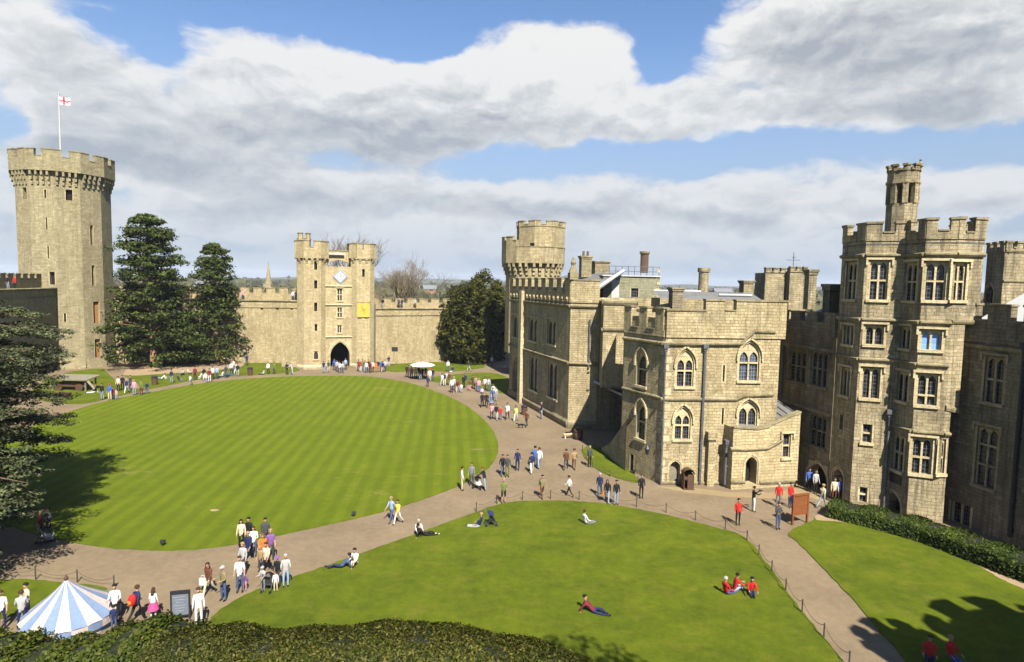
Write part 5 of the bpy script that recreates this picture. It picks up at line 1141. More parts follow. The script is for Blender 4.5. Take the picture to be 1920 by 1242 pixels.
# woodland belts over the country beyond the walls
m = MB(); rn = random.Random(4)
for _ in range(1500):
    a = rn.uniform(-.95, .95); r = 210 + 1500 * rn.random() ** 1.2; x, y = r * math.tan(a) * .8, r
    if math.hypot(x, y) < 190: continue
    s = rn.uniform(3, 6) * (1 + r / 1500); gz = -0.02
    hgt = rn.uniform(5, 10) + r * .004
    for _k in range(9):
        d = Vector((rn.gauss(0, 1), rn.gauss(0, 1), rn.gauss(0, .6))); m.leaf((x + d.x * s * .6, y + d.y * s * .6, gz + hgt * .6 + d.z * hgt * .3), s * rn.uniform(.4, .8), Vector((rn.gauss(0, 1), -1, rn.gauss(.5, .6))), 0, .8)
o = m.build('far_woodland', MT['wood_far'], None, uv=False); tag(o, kind='stuff')
# trees overhanging behind the viewer whose shade falls on the near lawn
p = V2(G(1080, 1215)) + sxy * 17 * cot; p2 = Vector((p.x + 1, p.y - .5, 8.0))
p3 = V2(G(1110, 1222)) + sxy * 20 * cot; mt = empty('mound_tree', (p3.x + .8, p3.y - .6, 8.5), 'evergreen on the mound out of frame, its soft shade falling on the near lawn', 'tree'); m = MB(); cr = MB()
m.tube([(p3.x + .8, p3.y - .6, 8.3), (p3.x + .6, p3.y - .4, 14), (p3.x + .3, p3.y - .2, 18.6)], [.22, .16, .05], 7)
for dx, dy, dz, r_ in ((-1.7, .6, .5, .55), (-1.0, .2, -.2, .8), (-.4, .5, .7, .8), (.3, 0, 0, .9), (.5, .3, -1.0, .9), (1.0, -.2, .5, .8), (.8, -.4, -1.8, .8), (1.5, 0, -.4, .7), (-.9, 0, -1.0, .6)): clump(cr, (p3.x + dx, p3.y + dy, 19.4 + dz), r_, r_ * .8, 90, .12, .4)
m.build('trunk', MT['bark'], mt, True, uv=False); cr.build('crown', MT['pine'], mt, uv=False)

# ------------------------------------------------------------------ hedges
def hedge(name, label, path, wid, zt, mat, n, sz, core, cat='hedge', zb=0.0, noise=.15, wav=.25, seed=1):
    rn = random.Random(seed); r = empty(name, (path[0].x, path[0].y, zb if not callable(zb) else zb(path[0])), label, cat); L_ = [0]
    for a, b in zip(path, path[1:]): L_.append(L_[-1] + (b - a).length)
    def at(s):
        for k in range(len(path) - 1):
            if s <= L_[k + 1] or k == len(path) - 2: t = (s - L_[k]) / max(L_[k + 1] - L_[k], 1e-6); d = (path[k + 1] - path[k]).normalized(); return path[k].lerp(path[k + 1], t), Vector((-d.y, d.x)), t, k
    m = MB(); rows = []; ns = 40
    for i in range(ns + 1):
        p, q, t, k = at(L_[-1] * i / ns); h = zt(L_[-1] * i / ns / L_[-1]); z0 = zb(p) if callable(zb) else zb
        w = wid / 2 * .86; rows.append([(p.x + q.x * w * x, p.y + q.y * w * x, (z0 if z is None else h + z * min(1, (h - z0)))) for x, z in ((-1, None), (-1.05, -.38), (-.85, -.14), (0, -.05), (.85, -.14), (1.05, -.38), (1, None))])
    m.grid(rows); m.poly(rows[0]); m.poly(rows[-1]); m.build('dark_core', core, r, uv=False)  # solid near-black core filling the hedge behind its leaves
    m = MB()
    for _ in range(n):
        s = rn.random(); p, q, t, k = at(L_[-1] * s); z0 = zb(p) if callable(zb) else zb; h = zt(s) + wav * math.sin(s * 37 + 1) * .4 + min(noise * .3, rn.gauss(-noise * .3, noise * .5))
        a = rn.uniform(-1, 1); x = math.copysign(min(1, abs(a) * 1.5), a); z = 1.0 if abs(a) < .667 else rn.uniform(.02, 1) ; 
        drop = .16 * abs(x) ** 3
        x += rn.gauss(0, noise / wid); 
        m.leaf((p.x + q.x * x * wid / 2, p.y + q.y * x * wid / 2, (h - drop if z == 1.0 else z0 + (h - .12 - z0) * z) - abs(rn.gauss(0, noise * .4))), sz * rn.uniform(.6, 1.4), Vector((q.x * x + rn.gauss(0, .6), q.y * x + rn.gauss(0, .6), .9 + rn.gauss(0, .5))), 0, .6)
    m.build('foliage', MT[mat], r, uv=False); return r
core = plain('hedge_interior', (0.012, 0.014, 0.006), .95, .4)
hp = [V2(G(1556, 964)), V2(G(1640, 984)), V2(G(1740, 1012)), V2(G(1840, 1050)), V2(G(1925, 1084)), V2(G(2060, 1130))]
hedge('clipped_hedge', 'long dark green hedge along the foot of the bay tower and the shaded right wall', hp, 1.95, lambda s: .95 + .35 * s, 'hedge', 45000, .065, core, noise=.14, seed=3)
def mound_z(p):
    r = math.hypot((p.x + 2) / 1.02, (p.y + .5) / .88); return interp(r, [(0, 13.7), (4, 13.0), (8, 9.3), (13, 5.0), (17, 2.3), (20, .25), (21.5, 0), (60, 0)])
YH = 12.6
def toph(pts):
    xs = [AT(a, b, YH).x for a, b in pts]; zs = [AT(a, b, YH).z - .2 for a, b in pts]; x0, x1 = xs[0], xs[-1]
    return [Vector((x0, YH)), Vector((x1, YH))], (lambda s: interp(min(max(x0 + (x1 - x0) * s, x0), x1), list(zip(xs, zs))))
pth, fz = toph([(255, 1218), (290, 1196), (350, 1188), (420, 1187), (500, 1195), (590, 1192), (650, 1186), (720, 1180), (770, 1179), (830, 1186), (900, 1198), (980, 1212), (1060, 1232), (1120, 1256)])
hedge('clipped_hedge', 'rounded yellow-green clipped hedge along the bottom edge in the foreground', pth, 2.0, fz, 'boxhedge', 60000, .034, core, zb=lambda p: mound_z(p), noise=.05, wav=.10, seed=5)
YH = 13.9
pth, fz = toph([(-60, 1196), (0, 1194), (60, 1206), (110, 1208), (160, 1196), (200, 1184), (235, 1170), (270, 1164), (310, 1168), (350, 1180), (385, 1196), (430, 1216)])
hedge('loose_shrub', 'loose leafy shrub in the bottom left corner in front of the striped tent', pth, 1.8, fz, 'shrub', 20000, .055, core, 'shrub', zb=lambda p: mound_z(p), noise=.13, wav=.2, seed=6)
# ------------------------------------------------------------------ people
PAL = dict(white=(.78, .77, .74), cream=(.66, .58, .42), black=(.014, .014, .017), navy=(.018, .026, .095), blue=(.06, .13, .42), pblue=(.34, .46, .66), jeans=(.07, .11, .22), pjeans=(.30, .37, .48),
           grey=(.22, .22, .23), pgrey=(.46, .46, .46), dgrey=(.06, .063, .075), red=(.58, .022, .02), orange=(.75, .19, .03), brown=(.13, .05, .028), tan=(.38, .25, .12), pink=(.72, .34, .42), hotpink=(.75, .08, .25),
           yellow=(.78, .66, .12), green=(.16, .20, .05), maroon=(.17, .02, .035), purple=(.22, .10, .32), lime=(.60, .72, .22), khaki=(.25, .21, .11), lilac=(.52, .48, .62), skin=(.52, .30, .20),
           hblack=(.012, .01, .009), hbrown=(.06, .03, .015), hfair=(.36, .24, .11), hgrey=(.40, .38, .36), hauburn=(.18, .06, .025))
PAL = {k: tuple(x * .8 for x in v) for k, v in PAL.items()}
def pm(c): return flat('cloth_' + c if not c.startswith('h') or c == 'hotpink' else 'hair_' + c[1:], PAL[c]) if c != 'skin' else flat('skin', PAL['skin'], .6)
REG = {'skin': 0, 'top': 1, 'sleeve': 2, 'leg': 3, 'shin': 4, 'shoe': 5, 'eye': 6}
def rotv(v, ax, deg): return Matrix.Rotation(R(deg), 3, ax) @ Vector(v)
def skeleton(pose):
    # joints of a 1.75 m figure facing +Y; every pose is a list of joint angles
    J = {}; sit = pose in ('sit', 'knees', 'recline')
    tl = {'recline': -48, 'sit': -12, 'knees': 12, 'lean': 24}.get(pose, 3 if pose.startswith('walk') else 0)
    pel = Vector((0, 0, .93 if not sit else .13)); J['pel'] = pel
    if pose == 'lean': pel.z = .86
    sp = lambda z, y=0.0: pel + rotv((0, y, z), 'X', -tl)
    J['waist'], J['chest'], J['nb'] = sp(.17), sp(.40, .015), sp(.53)
    ht = tl * .35; up = lambda b, z, y=0.0: b + rotv((0, y, z), 'X', -ht)
    J['neck'] = up(J['nb'], .06, .01); J['jaw'] = up(J['neck'], .07, .03); J['head'] = up(J['neck'], .14, .02); J['crown'] = up(J['neck'], .215, .0); J['nose'] = up(J['neck'], .105, .125)
    sw = {'walk': 26, 'walkb': -26}.get(pose, 0)
    for s, t in ((-1, 'l'), (1, 'r')):
        J['sh' + t] = sp(.475, -.01) + Vector((s * .175, 0, 0))
        if pose == 'stand': a1, a2, out = 6, 20, 9
        elif pose == 'bent': a1, a2, out = 14, 95, 12
        elif pose == 'camera': a1, a2, out = 55, 120, 10
        elif pose.startswith('walk'): a1, a2, out = -s * sw * .9, -s * sw * .9 + 26, 8
        elif pose == 'sit': a1, a2, out = 25, 70, 14
        elif pose == 'knees': a1, a2, out = 48, 82, 8
        elif pose == 'recline': a1, a2, out = -38, -8, 16
        elif pose == 'lean': a1, a2, out = 40, 70, 14
        elif pose == 'hand': a1, a2, out = (8, 18, 24) if s > 0 else (5, 15, 8)
        else: a1, a2, out = 8, 30, 10
        d1 = rotv(rotv((0, 0, -.29), 'X', a1), 'Y', -s * out); J['el' + t] = J['sh' + t] + d1
        d2 = rotv(rotv((0, 0, -.25), 'X', a2), 'Y', -s * out * .5); J['wr' + t] = J['el' + t] + d2; J['hd' + t] = d2.normalized()
        J['hp' + t] = pel + Vector((s * .095, 0, -.04))
        if sit:
            th, sh_ = {'sit': (82, 74), 'knees': (118, 8), 'recline': (84 if s > 0 else 108, 82 if s > 0 else 30)}[pose]
        elif pose.startswith('walk'): th, sh_ = s * sw * .85, s * sw * .85 - (22 if s * sw < 0 else 4)
        elif pose == 'lean': th, sh_ = s * 10, -10
        else: th, sh_ = 3 * s, -2
        J['kn' + t] = J['hp' + t] + rotv(rotv((0, 0, -.43), 'X', th), 'Y', -s * (2 if not sit else 9)); J['an' + t] = J['kn' + t] + rotv((0, 0, -.41), 'X', sh_)
        fdir = rotv((0, 1, 0), 'X', sh_ * .6 if not sit else (sh_ - 20)); J['to' + t] = J['an' + t] + fdir * .15 + Vector((0, 0, -.035 if not sit else .0))
    lo = min(J[k].z for k in ('anl', 'anr', 'tol', 'tor')) - .045
    if not sit:
        for k in J: J[k] = J[k] - Vector((0, 0, lo)) if not k.startswith('hd') else J[k]
    else:
        for t in 'lr':
            for k in ('an', 'to', 'wr'): J[k + t].z = max(J[k + t].z, .05)
    return J
RAD = dict(pel=.135, waist=.12, chest=.15, nb=.075, neck=.055, jaw=.07, head=.098, crown=.075, nose=.022, sh=.066, el=.046, wr=.032, hp=.09, kn=.062, an=.043, to=.038)
BODY = {}
def make_body(pose):
    if pose in BODY: return BODY[pose]
    J = skeleton(pose); keys = []; idx = {}
    verts = []; rads = []; edges = []
    def add(k, p=None, r=None):
        idx[k] = len(verts); verts.append(tuple(p if p is not None else J[k])); rads.append(r if r is not None else RAD.get(k, RAD.get(k[:2], .05)))
    for k in ('pel', 'waist', 'chest', 'nb', 'neck', 'jaw', 'head', 'crown', 'nose'): add(k)
    E = lambda a, b: edges.append((idx[a], idx[b]))
    for a, b in (('pel', 'waist'), ('waist', 'chest'), ('chest', 'nb'), ('nb', 'neck'), ('neck', 'jaw'), ('jaw', 'head'), ('head', 'crown'), ('head', 'nose')): E(a, b)
    roots = [0]
    for t in 'lr':
        for k in ('sh', 'el', 'wr', 'hp', 'kn', 'an', 'to'): add(k + t)
        E('chest', 'sh' + t); E('sh' + t, 'el' + t); E('el' + t, 'wr' + t); E('pel', 'hp' + t); E('hp' + t, 'kn' + t); E('kn' + t, 'an' + t); E('an' + t, 'to' + t)
        hd = J['hd' + t]; pk = 'palm' + t; add(pk, J['wr' + t] + hd * .07, .034); E('wr' + t, pk)
        s = -1 if t == 'l' else 1; side = hd.cross(Vector((s, 0, 0))); side = side.normalized() if side.length > .1 else Vector((0, 1, 0)); inn = Vector((-s, 0, 0))
        for q in range(5):
            r0 = len(verts); L_ = (.07, .08, .085, .078, .062)[q]
            if q == 0: p0 = J['wr' + t] + hd * .035 + side * .026; d1 = (hd * .7 + side * .7 + inn * .2).normalized(); d2 = (hd + inn * .3).normalized()
            else: p0 = J['wr' + t] + hd * .085 + side * (.030 - .02 * (q - 1)); d1 = (hd + inn * .2 + side * (.16 - .1 * (q - 1))).normalized(); d2 = (hd + inn * .8).normalized()
            for p, r in ((p0, .010), (p0 + d1 * L_ * .5, .0095), (p0 + d1 * L_ * .5 + d2 * L_ * .45, .008)): verts.append(tuple(p)); rads.append(r)
            edges.extend(((r0, r0 + 1), (r0 + 1, r0 + 2))); roots.append(r0)
    me = bpy.data.meshes.new('skeleton'); me.from_pydata(verts, edges, []); o = bpy.data.objects.new('skeleton', me); COL.objects.link(o)
    md = o.modifiers.new('skin', 'SKIN'); md.use_smooth_shade = True
    for i, v in enumerate(me.skin_vertices[0].data):
        r = rads[i]; v.radius = (r, r)
        if i in (idx['chest'], idx['pel'], idx['waist']): v.radius = (r * 1.12, r * .82)
        v.use_root = i in roots
    o.modifiers.new('sub', 'SUBSURF').levels = 1
    dg = bpy.context.evaluated_depsgraph_get(); ev = o.evaluated_get(dg); bm_ = bpy.data.meshes.new_from_object(ev, depsgraph=dg); bm_.name = 'person_' + pose
    bpy.data.objects.remove(o); 
    seg = [('pel', 'waist', 'top'), ('waist', 'chest', 'top'), ('chest', 'nb', 'top'), ('neck', 'head', 'skin'), ('head', 'crown', 'skin')]
    for t in 'lr': seg += [('chest', 'sh' + t, 'top'), ('sh' + t, 'el' + t, 'top'), ('el' + t, 'wr' + t, 'sleeve'), ('pel', 'hp' + t, 'leg'), ('hp' + t, 'kn' + t, 'leg'), ('kn' + t, 'an' + t, 'shin'), ('an' + t, 'to' + t, 'shoe')]
    ms = bm_.polygons
    pos = {k: Vector(verts[i]) for k, i in idx.items()}
    for p in ms:
        c = p.center; best = (9, 'top')
        for a, b, g in seg:
            A, B_ = pos[a], pos[b]; ab = B_ - A; t = max(0, min(1, (c - A).dot(ab) / max(ab.length_squared, 1e-9))); ra = RAD.get(a, RAD.get(a[:2], .05)); rb = RAD.get(b, RAD.get(b[:2], .05))
            d = (c - A - ab * t).length / (ra + (rb - ra) * t)
            if g == 'sleeve' and t > .93: g = 'skin'
            if d < best[0]: best = (d, g)
        g = best[1]
        for t in 'lr':
            v_ = c - pos['wr' + t]; al_ = v_.dot(J['hd' + t])
            if -.01 < al_ < .24 and (v_ - J['hd' + t] * al_).length < .062: g = 'skin'
        p.material_index = REG[g]
    # eyes and brows as small inset islands of the same mesh
    import bmesh
    b = bmesh.new(); b.from_mesh(bm_); f = (J['nose'] - J['head']); f.z *= 0; f = f.normalized() if f.length > .01 else Vector((0, 1, 0))
    for s in (-1, 1):
        r = bmesh.ops.create_icosphere(b, subdivisions=1, radius=.014, matrix=Matrix.Translation(J['head'] + f * .093 + Vector((s * .033, 0, .0))))
        for fc_ in {q for v in r['verts'] for q in v.link_faces}: fc_.material_index = 6
        r = bmesh.ops.create_icosphere(b, subdivisions=1, radius=.022, matrix=Matrix.Translation(J['head'] + Vector((s * .098, -.01, -.02))))
        for fc_ in {q for v in r['verts'] for q in v.link_faces}: fc_.material_index = 0
    b.to_mesh(bm_); b.free()
    while len(bm_.materials) < 7: bm_.materials.append(None)
    bm_.polygons.foreach_set('use_smooth', [True] * len(bm_.polygons))
    BODY[pose] = (bm_, J); return BODY[pose]
HAIR = {}
def make_hair(pose, kind):
    key = (pose, kind)
    if key in HAIR: return HAIR[key]
    _, J = make_body(pose); h = J['head'] + (J['crown'] - J['head']) * .25; m = MB(); rows = []
    f = (J['nose'] - J['head']); f.z = 0; f.normalize(); sd_ = Vector((f.y, -f.x, 0))
    n = 14
    for i in range(6):
        a = i / 5; row = []
        for j in range(n):
            t = 2 * math.pi * j / n; fr = (f * math.cos(t) + sd_ * math.sin(t)); front = max(0, math.cos(t))
            low = (.0 if kind != 'long' else -.30) if front < .35 else .05
            if kind == 'hat': low = .02
            z = .125 * math.cos(a * math.pi / 2) + (low if a == 1 else low * a * a); rr = .116 * math.sin(a * math.pi / 2) ** .7 + (.02 if kind == 'long' and a > .8 and front < .3 else 0) + (.05 * front if kind == 'hat' and a == 1 else 0)
            row.append(h + fr * rr + Vector((0, 0, z)) - f * .012)
        rows.append(row)
    m.grid(rows, 0, True); me = m.build('hair', [pm('hblack')], None, True, uv=False); d = me.data; bpy.data.objects.remove(me); HAIR[key] = d; return d
SKIRT = {}
def skirt_mesh():
    if 'm' not in SKIRT:
        m = MB(); m.ring((0, 0, .55), [(.30, 0), (.25, .18), (.165, .45)], 14, cap=False); o = m.build('skirt', [pm('pink')], None, True, uv=False); SKIRT['m'] = o.data; bpy.data.objects.remove(o)
    return SKIRT['m']
NAMES = dict(pjeans='pale jeans', jeans='blue jeans', pblue='pale blue', dgrey='dark grey', pgrey='pale grey', hotpink='bright pink')
seen_labels = {}
def person(px, py, pose, head, top, leg, hair, label, sc=1.0, sleeve=True, shorts=False, kind='short', z=0.0, skirt=None, group='visitors in the castle courtyard', shoe='black'):
    me, J = make_body(pose); p = G(px, py, z) if z == 0 else AT(px, py, z[1]) if isinstance(z, tuple) else G(px, py, z)
    D = math.hypot(p.x, p.y); s = sc * (0.97 + min(.16, max(0, (D - 35) * .003)))
    if pose in ('sit', 'knees', 'recline'): p.z += .05
    o = bpy.data.objects.new('person', me); COL.objects.link(o); o.location = p; o.rotation_euler = (0, 0, R(head)); o.scale = (s, s, s)
    o['label'] = label; o['category'] = 'person'; o['group'] = group
    mats = [pm('skin'), pm(top), pm(top if sleeve else 'skin'), pm(leg), pm(leg if not shorts else 'skin'), pm(shoe), pm('hblack')]
    for sl_, mt in zip(o.material_slots, mats): sl_.link = 'OBJECT'; sl_.material = mt
    hk = bpy.data.objects.new('hair' if kind != 'hat' else 'hat', make_hair(pose, kind)); COL.objects.link(hk); hk.parent = o
    hk.material_slots[0].link = 'OBJECT'; hk.material_slots[0].material = pm(hair)
    if skirt:
        k = bpy.data.objects.new('skirt', skirt_mesh()); COL.objects.link(k); k.parent = o; k.material_slots[0].link = 'OBJECT'; k.material_slots[0].material = pm(skirt)
    if label in seen_labels: print('DUP', label)
    seen_labels[label] = 1
    return o
def P_(rows, where='', group='visitors in the castle courtyard'):
    for r in rows:
        px, py, pose, hd, top, leg, hair, lab = r[:8]; kw = r[8] if len(r) > 8 else {}
        person(px, py, pose, hd, top, leg, hair, (lab + ' ' + where).strip(), group=group, **kw)
K = dict(sc=.68); K2 = dict(sc=.8); LG = dict(kind='long'); SH = dict(sleeve=False)
P_([(4, 1180, 'stand', 200, 'white', 'navy', 'hbrown', 'person in white top cut by the left frame edge beside the tent', SH),
    (52, 1164, 'stand', 150, 'cream', 'grey', 'hblack', 'dark-haired person in cream top standing behind the striped tent'),
    (42, 1180, 'bent', 30, 'pgrey', 'navy', 'hbrown', 'brown-haired person in pale grey top at the left end of the tent'),
    (217, 1166, 'bent', 200, 'white', 'black', 'hblack', 'black-haired person in white jacket just behind the right slope of the tent'),
    (214, 1184, 'stand', 20, 'navy', 'jeans', 'hblack', 'small child in dark blue at the right corner of the tent', K),
    (257, 1166, 'walk', -20, 'navy', 'black', 'hbrown', 'person in navy jacket with a red backpack walking past the tent'),
    (288, 1160, 'stand', 0, 'white', 'white', 'hbrown', 'girl in white top with a bright pink skirt beside the red backpack', dict(sc=.82, kind='long', skirt='hotpink')),
    (373, 1173, 'stand', 205, 'white', 'white', 'hbrown', 'person all in white right of the grey notice board'),
    (78, 1012, 'stand', 140, 'maroon', 'navy', 'hblack', 'person in maroon in the shade of the cedar behind a pushchair'),
    (92, 1008, 'stand', 160, 'dgrey', 'black', 'hblack', 'person in dark grey deep in the cedar shade'),
    (98, 1016, 'sit', 120, 'pgrey', 'navy', 'hfair', 'child in pale grey sitting in the cedar shade', K)])
P_([(392, 1116, 'walk', 170, 'brown', 'cream', 'hbrown', 'long-haired person in brown jacket and cream trousers carrying a white bag', LG),
    (419, 1127, 'bent', 150, 'khaki', 'jeans', 'hgrey', 'person in khaki top, jeans and pale cap nearest the near lawn corner', dict(kind='hat')),
    (450, 1111, 'stand', 190, 'white', 'jeans', 'hbrown', 'stout person in plain white shirt and blue jeans at the front of the path crowd', dict(sc=1.06, sleeve=False)),
    (459, 1109, 'stand', 190, 'purple', 'pink', 'hbrown', 'small child in pink trousers beside the white shirted person', dict(sc=.55)),
    (456, 1078, 'stand', 170, 'pgrey', 'dgrey', 'hfair', 'person in pale grey shirt behind the white shirted person'),
    (453, 1030, 'stand', 190, 'cream', 'black', 'hblack', 'person with long black hair and cream jumper at the back left of the path crowd', LG),
    (467, 1026, 'stand', 170, 'black', 'black', 'hblack', 'person all in black at the very back of the path crowd'),
    (476, 1044, 'bent', 190, 'white', 'jeans', 'hbrown', 'person in white top in the middle of the path crowd', dict(kind='long')),
    (466, 1052, 'walk', 180, 'navy', 'navy', 'hfair', 'fair-haired person in navy in the thick of the path crowd'),
    (498, 1030, 'stand', 200, 'dgrey', 'black', 'hblack', 'broad person in dark grey coat at the back right of the path crowd', dict(sc=1.05)),
    (494, 1056, 'walkb', 190, 'orange', 'grey', 'hauburn', 'person in vivid orange top in the path crowd'),
    (508, 1050, 'stand', 200, 'purple', 'dgrey', 'hfair', 'person in purple jacket right of the orange top', SH),
    (489, 1072, 'stand', 170, 'tan', 'dgrey', 'hfair', 'fair child in tan top below the orange top', K2),
    (500, 1074, 'walk', 175, 'cream', 'black', 'hbrown', 'person in cream waistcoat in front of the orange top', SH),
    (493, 1110, 'bent', 160, 'pgrey', 'grey', 'hgrey', 'child in mottled grey at the lawn edge below the path crowd', dict(sc=.75, kind='hat')),
    (517, 1110, 'stand', 190, 'white', 'cream', 'hbrown', 'toddler in white and pink at the lawn edge', dict(sc=.6)),
    (521, 1101, 'stand', 170, 'black', 'dgrey', 'purple', 'person in black with a purple hat at the lawn edge', dict(kind='hat', sc=.92)),
    (536, 1101, 'bent', 200, 'pgrey', 'pblue', 'hgrey', 'person in grey top and light blue trousers at the right end of the path crowd', dict(sc=.98)),
    (640, 1066, 'recline', 100, 'jeans', 'navy', 'hblack', 'person in denim reclining on the lawn edge, legs stretched to the left'),
    (667, 1059, 'knees', 170, 'white', 'cream', 'hblack', 'person in white top sitting hunched on the lawn edge by the reclining figure')])
P_([(734, 979, 'walkb', 150, 'pblue', 'jeans', 'hfair', 'person in pale blue shirt and jeans walking along the inner edge of the path', SH),
    (746, 983, 'walk', 150, 'yellow', 'white', 'hbrown', 'person in yellow top and white trousers walking along the path', dict(sc=.95)),
    (784, 1002, 'knees', 200, 'white', 'black', 'hgrey', 'person in white jacket sitting on the lawn edge with back turned'),
    (797, 1006, 'recline', -75, 'black', 'black', 'hblack', 'person in black sitting on the lawn edge, pale legs stretched right', dict(shoe='cream')),
    (899, 990, 'sit', 80, 'navy', 'pgrey', 'hfair', 'person in navy top sitting on the grass beside a pushchair'),
    (866, 920, 'stand', -90, 'white', 'cream', 'hblack', 'person in white shirt and cream trousers at the round lawn edge'),
    (884, 911, 'stand', 170, 'grey', 'dgrey', 'hbrown', 'person in grey jacket standing between the white shirted and the auburn-haired visitor'),
    (909, 920, 'lean', 60, 'black', 'pjeans', 'hauburn', 'auburn-haired person in black top leaning over a pushchair'),
    (942, 892, 'walk', 190, 'black', 'jeans', 'hblack', 'person in black jacket and jeans near the right tip of the round lawn'),
    (951, 895, 'stand', 180, 'dgrey', 'green', 'hbrown', 'person in dark grey jacket over pale shirt near the right tip of the round lawn'),
    (970, 883, 'stand', 170, 'navy', 'navy', 'hbrown', 'person dressed all in navy standing alone on the path'),
    (997, 888, 'walk', 10, 'navy', 'white', 'hblack', 'person in navy jacket and white trousers in the middle of the path'),
    (1003, 877, 'walkb', 10, 'blue', 'dgrey', 'hblack', 'tall person in blue jacket behind the white trousers', dict(sc=1.05)),
    (1011, 878, 'walk', 10, 'white', 'pjeans', 'hbrown', 'person in white top and pale jeans walking beside the blue jacket'),
    (944, 944, 'bent', 180, 'green', 'black', 'hfair', 'person in green top and black shorts at the chain fence', dict(shorts=True)),
    (1016, 934, 'walk', 200, 'khaki', 'brown', 'hblack', 'person in khaki top with a dark bag crossing the path'),
    (1061, 881, 'walk', -10, 'brown', 'dgrey', 'hbrown', 'person in brown jacket walking left of the tan coat'),
    (1076, 880, 'walkb', -10, 'tan', 'brown', 'hbrown', 'person in tan coat walking beside the brown jacket'),
    (1105, 876, 'stand', 200, 'dgrey', 'black', 'hfair', 'person in open dark jacket over pale shirt beside the grass triangle'),
    (1067, 931, 'walk', 60, 'white', 'black', 'hblack', 'child in white top and black trousers on the path', dict(sc=.9)),
    (1124, 930, 'walk', 170, 'navy', 'jeans', 'hgrey', 'grey-haired person in navy jacket and jeans, left of a group of three'),
    (1138, 943, 'walkb', 170, 'black', 'pjeans', 'hbrown', 'person in black with an orange bag, middle of a group of three', LG),
    (1155, 947, 'stand', 190, 'black', 'pjeans', 'hblack', 'person in black waistcoat with white sleeves, right of a group of three'),
    (1202, 935, 'stand', 185, 'black', 'black', 'hbrown', 'person all in black at the corner of the stone block'),
    (1098, 984, 'sit', -60, 'white', 'grey', 'hbrown', 'person in white top and grey jeans sitting alone on the near lawn')])
P_([(1383, 985, 'stand', 180, 'red', 'black', 'hblack', 'person in open red jacket over white shirt nearest the narrow path'),
    (1412, 960, 'camera', -90, 'black', 'white', 'hblack', 'person in black jacket and white trousers holding up a camera by the porch'),
    (1459, 952, 'stand', 160, 'red', 'grey', 'hgrey', 'person in red jacket with grey scarf left of the wooden sign'),
    (1481, 952, 'stand', 200, 'red', 'navy', 'hblack', 'person in red and white jacket right behind the wooden sign'),
    (1458, 993, 'bent', 190, 'dgrey', 'jeans', 'hbrown', 'person in dark grey top and jeans standing in front of the wooden sign'),
    (1541, 953, 'walk', -60, 'cream', 'pjeans', 'hfair', 'person in cream jumper and pale jeans walking toward the tower door'),
    (1574, 942, 'stand', 180, 'blue', 'black', 'hfair', 'person in bright blue top in the tower doorway'),
    (1563, 942, 'stand', 170, 'cream', 'brown', 'hbrown', 'person in cream top and brown trousers beside the tower doorway'),
    (1516, 922, 'stand', 170, 'blue', 'black', 'hblack', 'person in blue shirt in the shade of the dark range'),
    (1528, 926, 'stand', 190, 'pgrey', 'black', 'hbrown', 'person in pale grey top in the shade of the dark range'),
    (1362, 1116, 'sit', -60, 'red', 'jeans', 'hgrey', 'person in red jacket sitting on the grass at the left of three'),
    (1377, 1110, 'knees', -80, 'red', 'pjeans', 'hblack', 'black-haired person in red jacket sitting on the grass, middle of three'),
    (1408, 1115, 'knees', 170, 'red', 'navy', 'hblack', 'person in open red jacket sitting on the grass at the right of three'),
    (1112, 1150, 'recline', -110, 'maroon', 'navy', 'hblack', 'person in dark red and black reclining alone on the near lawn'),
    (1742, 1236, 'sit', 150, 'red', 'navy', 'hbrown', 'person in red top sitting in the tower shade at the bottom right, left of two'),
    (1784, 1236, 'sit', 190, 'red', 'blue', 'hfair', 'person in red top and blue trousers sitting in the tower shade at the bottom right')])
W1 = 'on the path below the round tower'
P_([(192, 750, 'stand', 170, 'black', 'pjeans', 'hblack', 'person in black top and pale jeans'), (206, 751, 'stand', 180, 'blue', 'cream', 'red', 'person in blue top and bright red hat', dict(kind='hat', sc=1.05)),
    (213, 750, 'stand', 160, 'maroon', 'navy', 'hblack', 'person in maroon top and navy trousers', K2), (218, 750, 'stand', 180, 'pink', 'pjeans', 'hbrown', 'child in pink top', K),
    (222, 734, 'stand', 180, 'cream', 'black', 'hblack', 'black-haired person in cream coat'), (230, 732, 'stand', 200, 'black', 'black', 'hbrown', 'person all in black'), (238, 738, 'walk', 180, 'navy', 'white', 'hgrey', 'white-haired person in navy coat and white trousers'),
    (245, 732, 'stand', 160, 'dgrey', 'navy', 'hbrown', 'person in dark grey coat'), (252, 741, 'stand', 190, 'pink', 'pjeans', 'hfair', 'fair-haired person in pink top and pale jeans'), (265, 741, 'stand', 170, 'green', 'maroon', 'hbrown', 'person in dark green top and maroon trousers'),
    (276, 739, 'stand', 180, 'navy', 'jeans', 'hblack', 'child in navy jacket', K2), (178, 737, 'sit', 120, 'black', 'white', 'hauburn', 'auburn-haired person sitting low at the path edge')], W1)
W2 = 'on the verge under the pines'
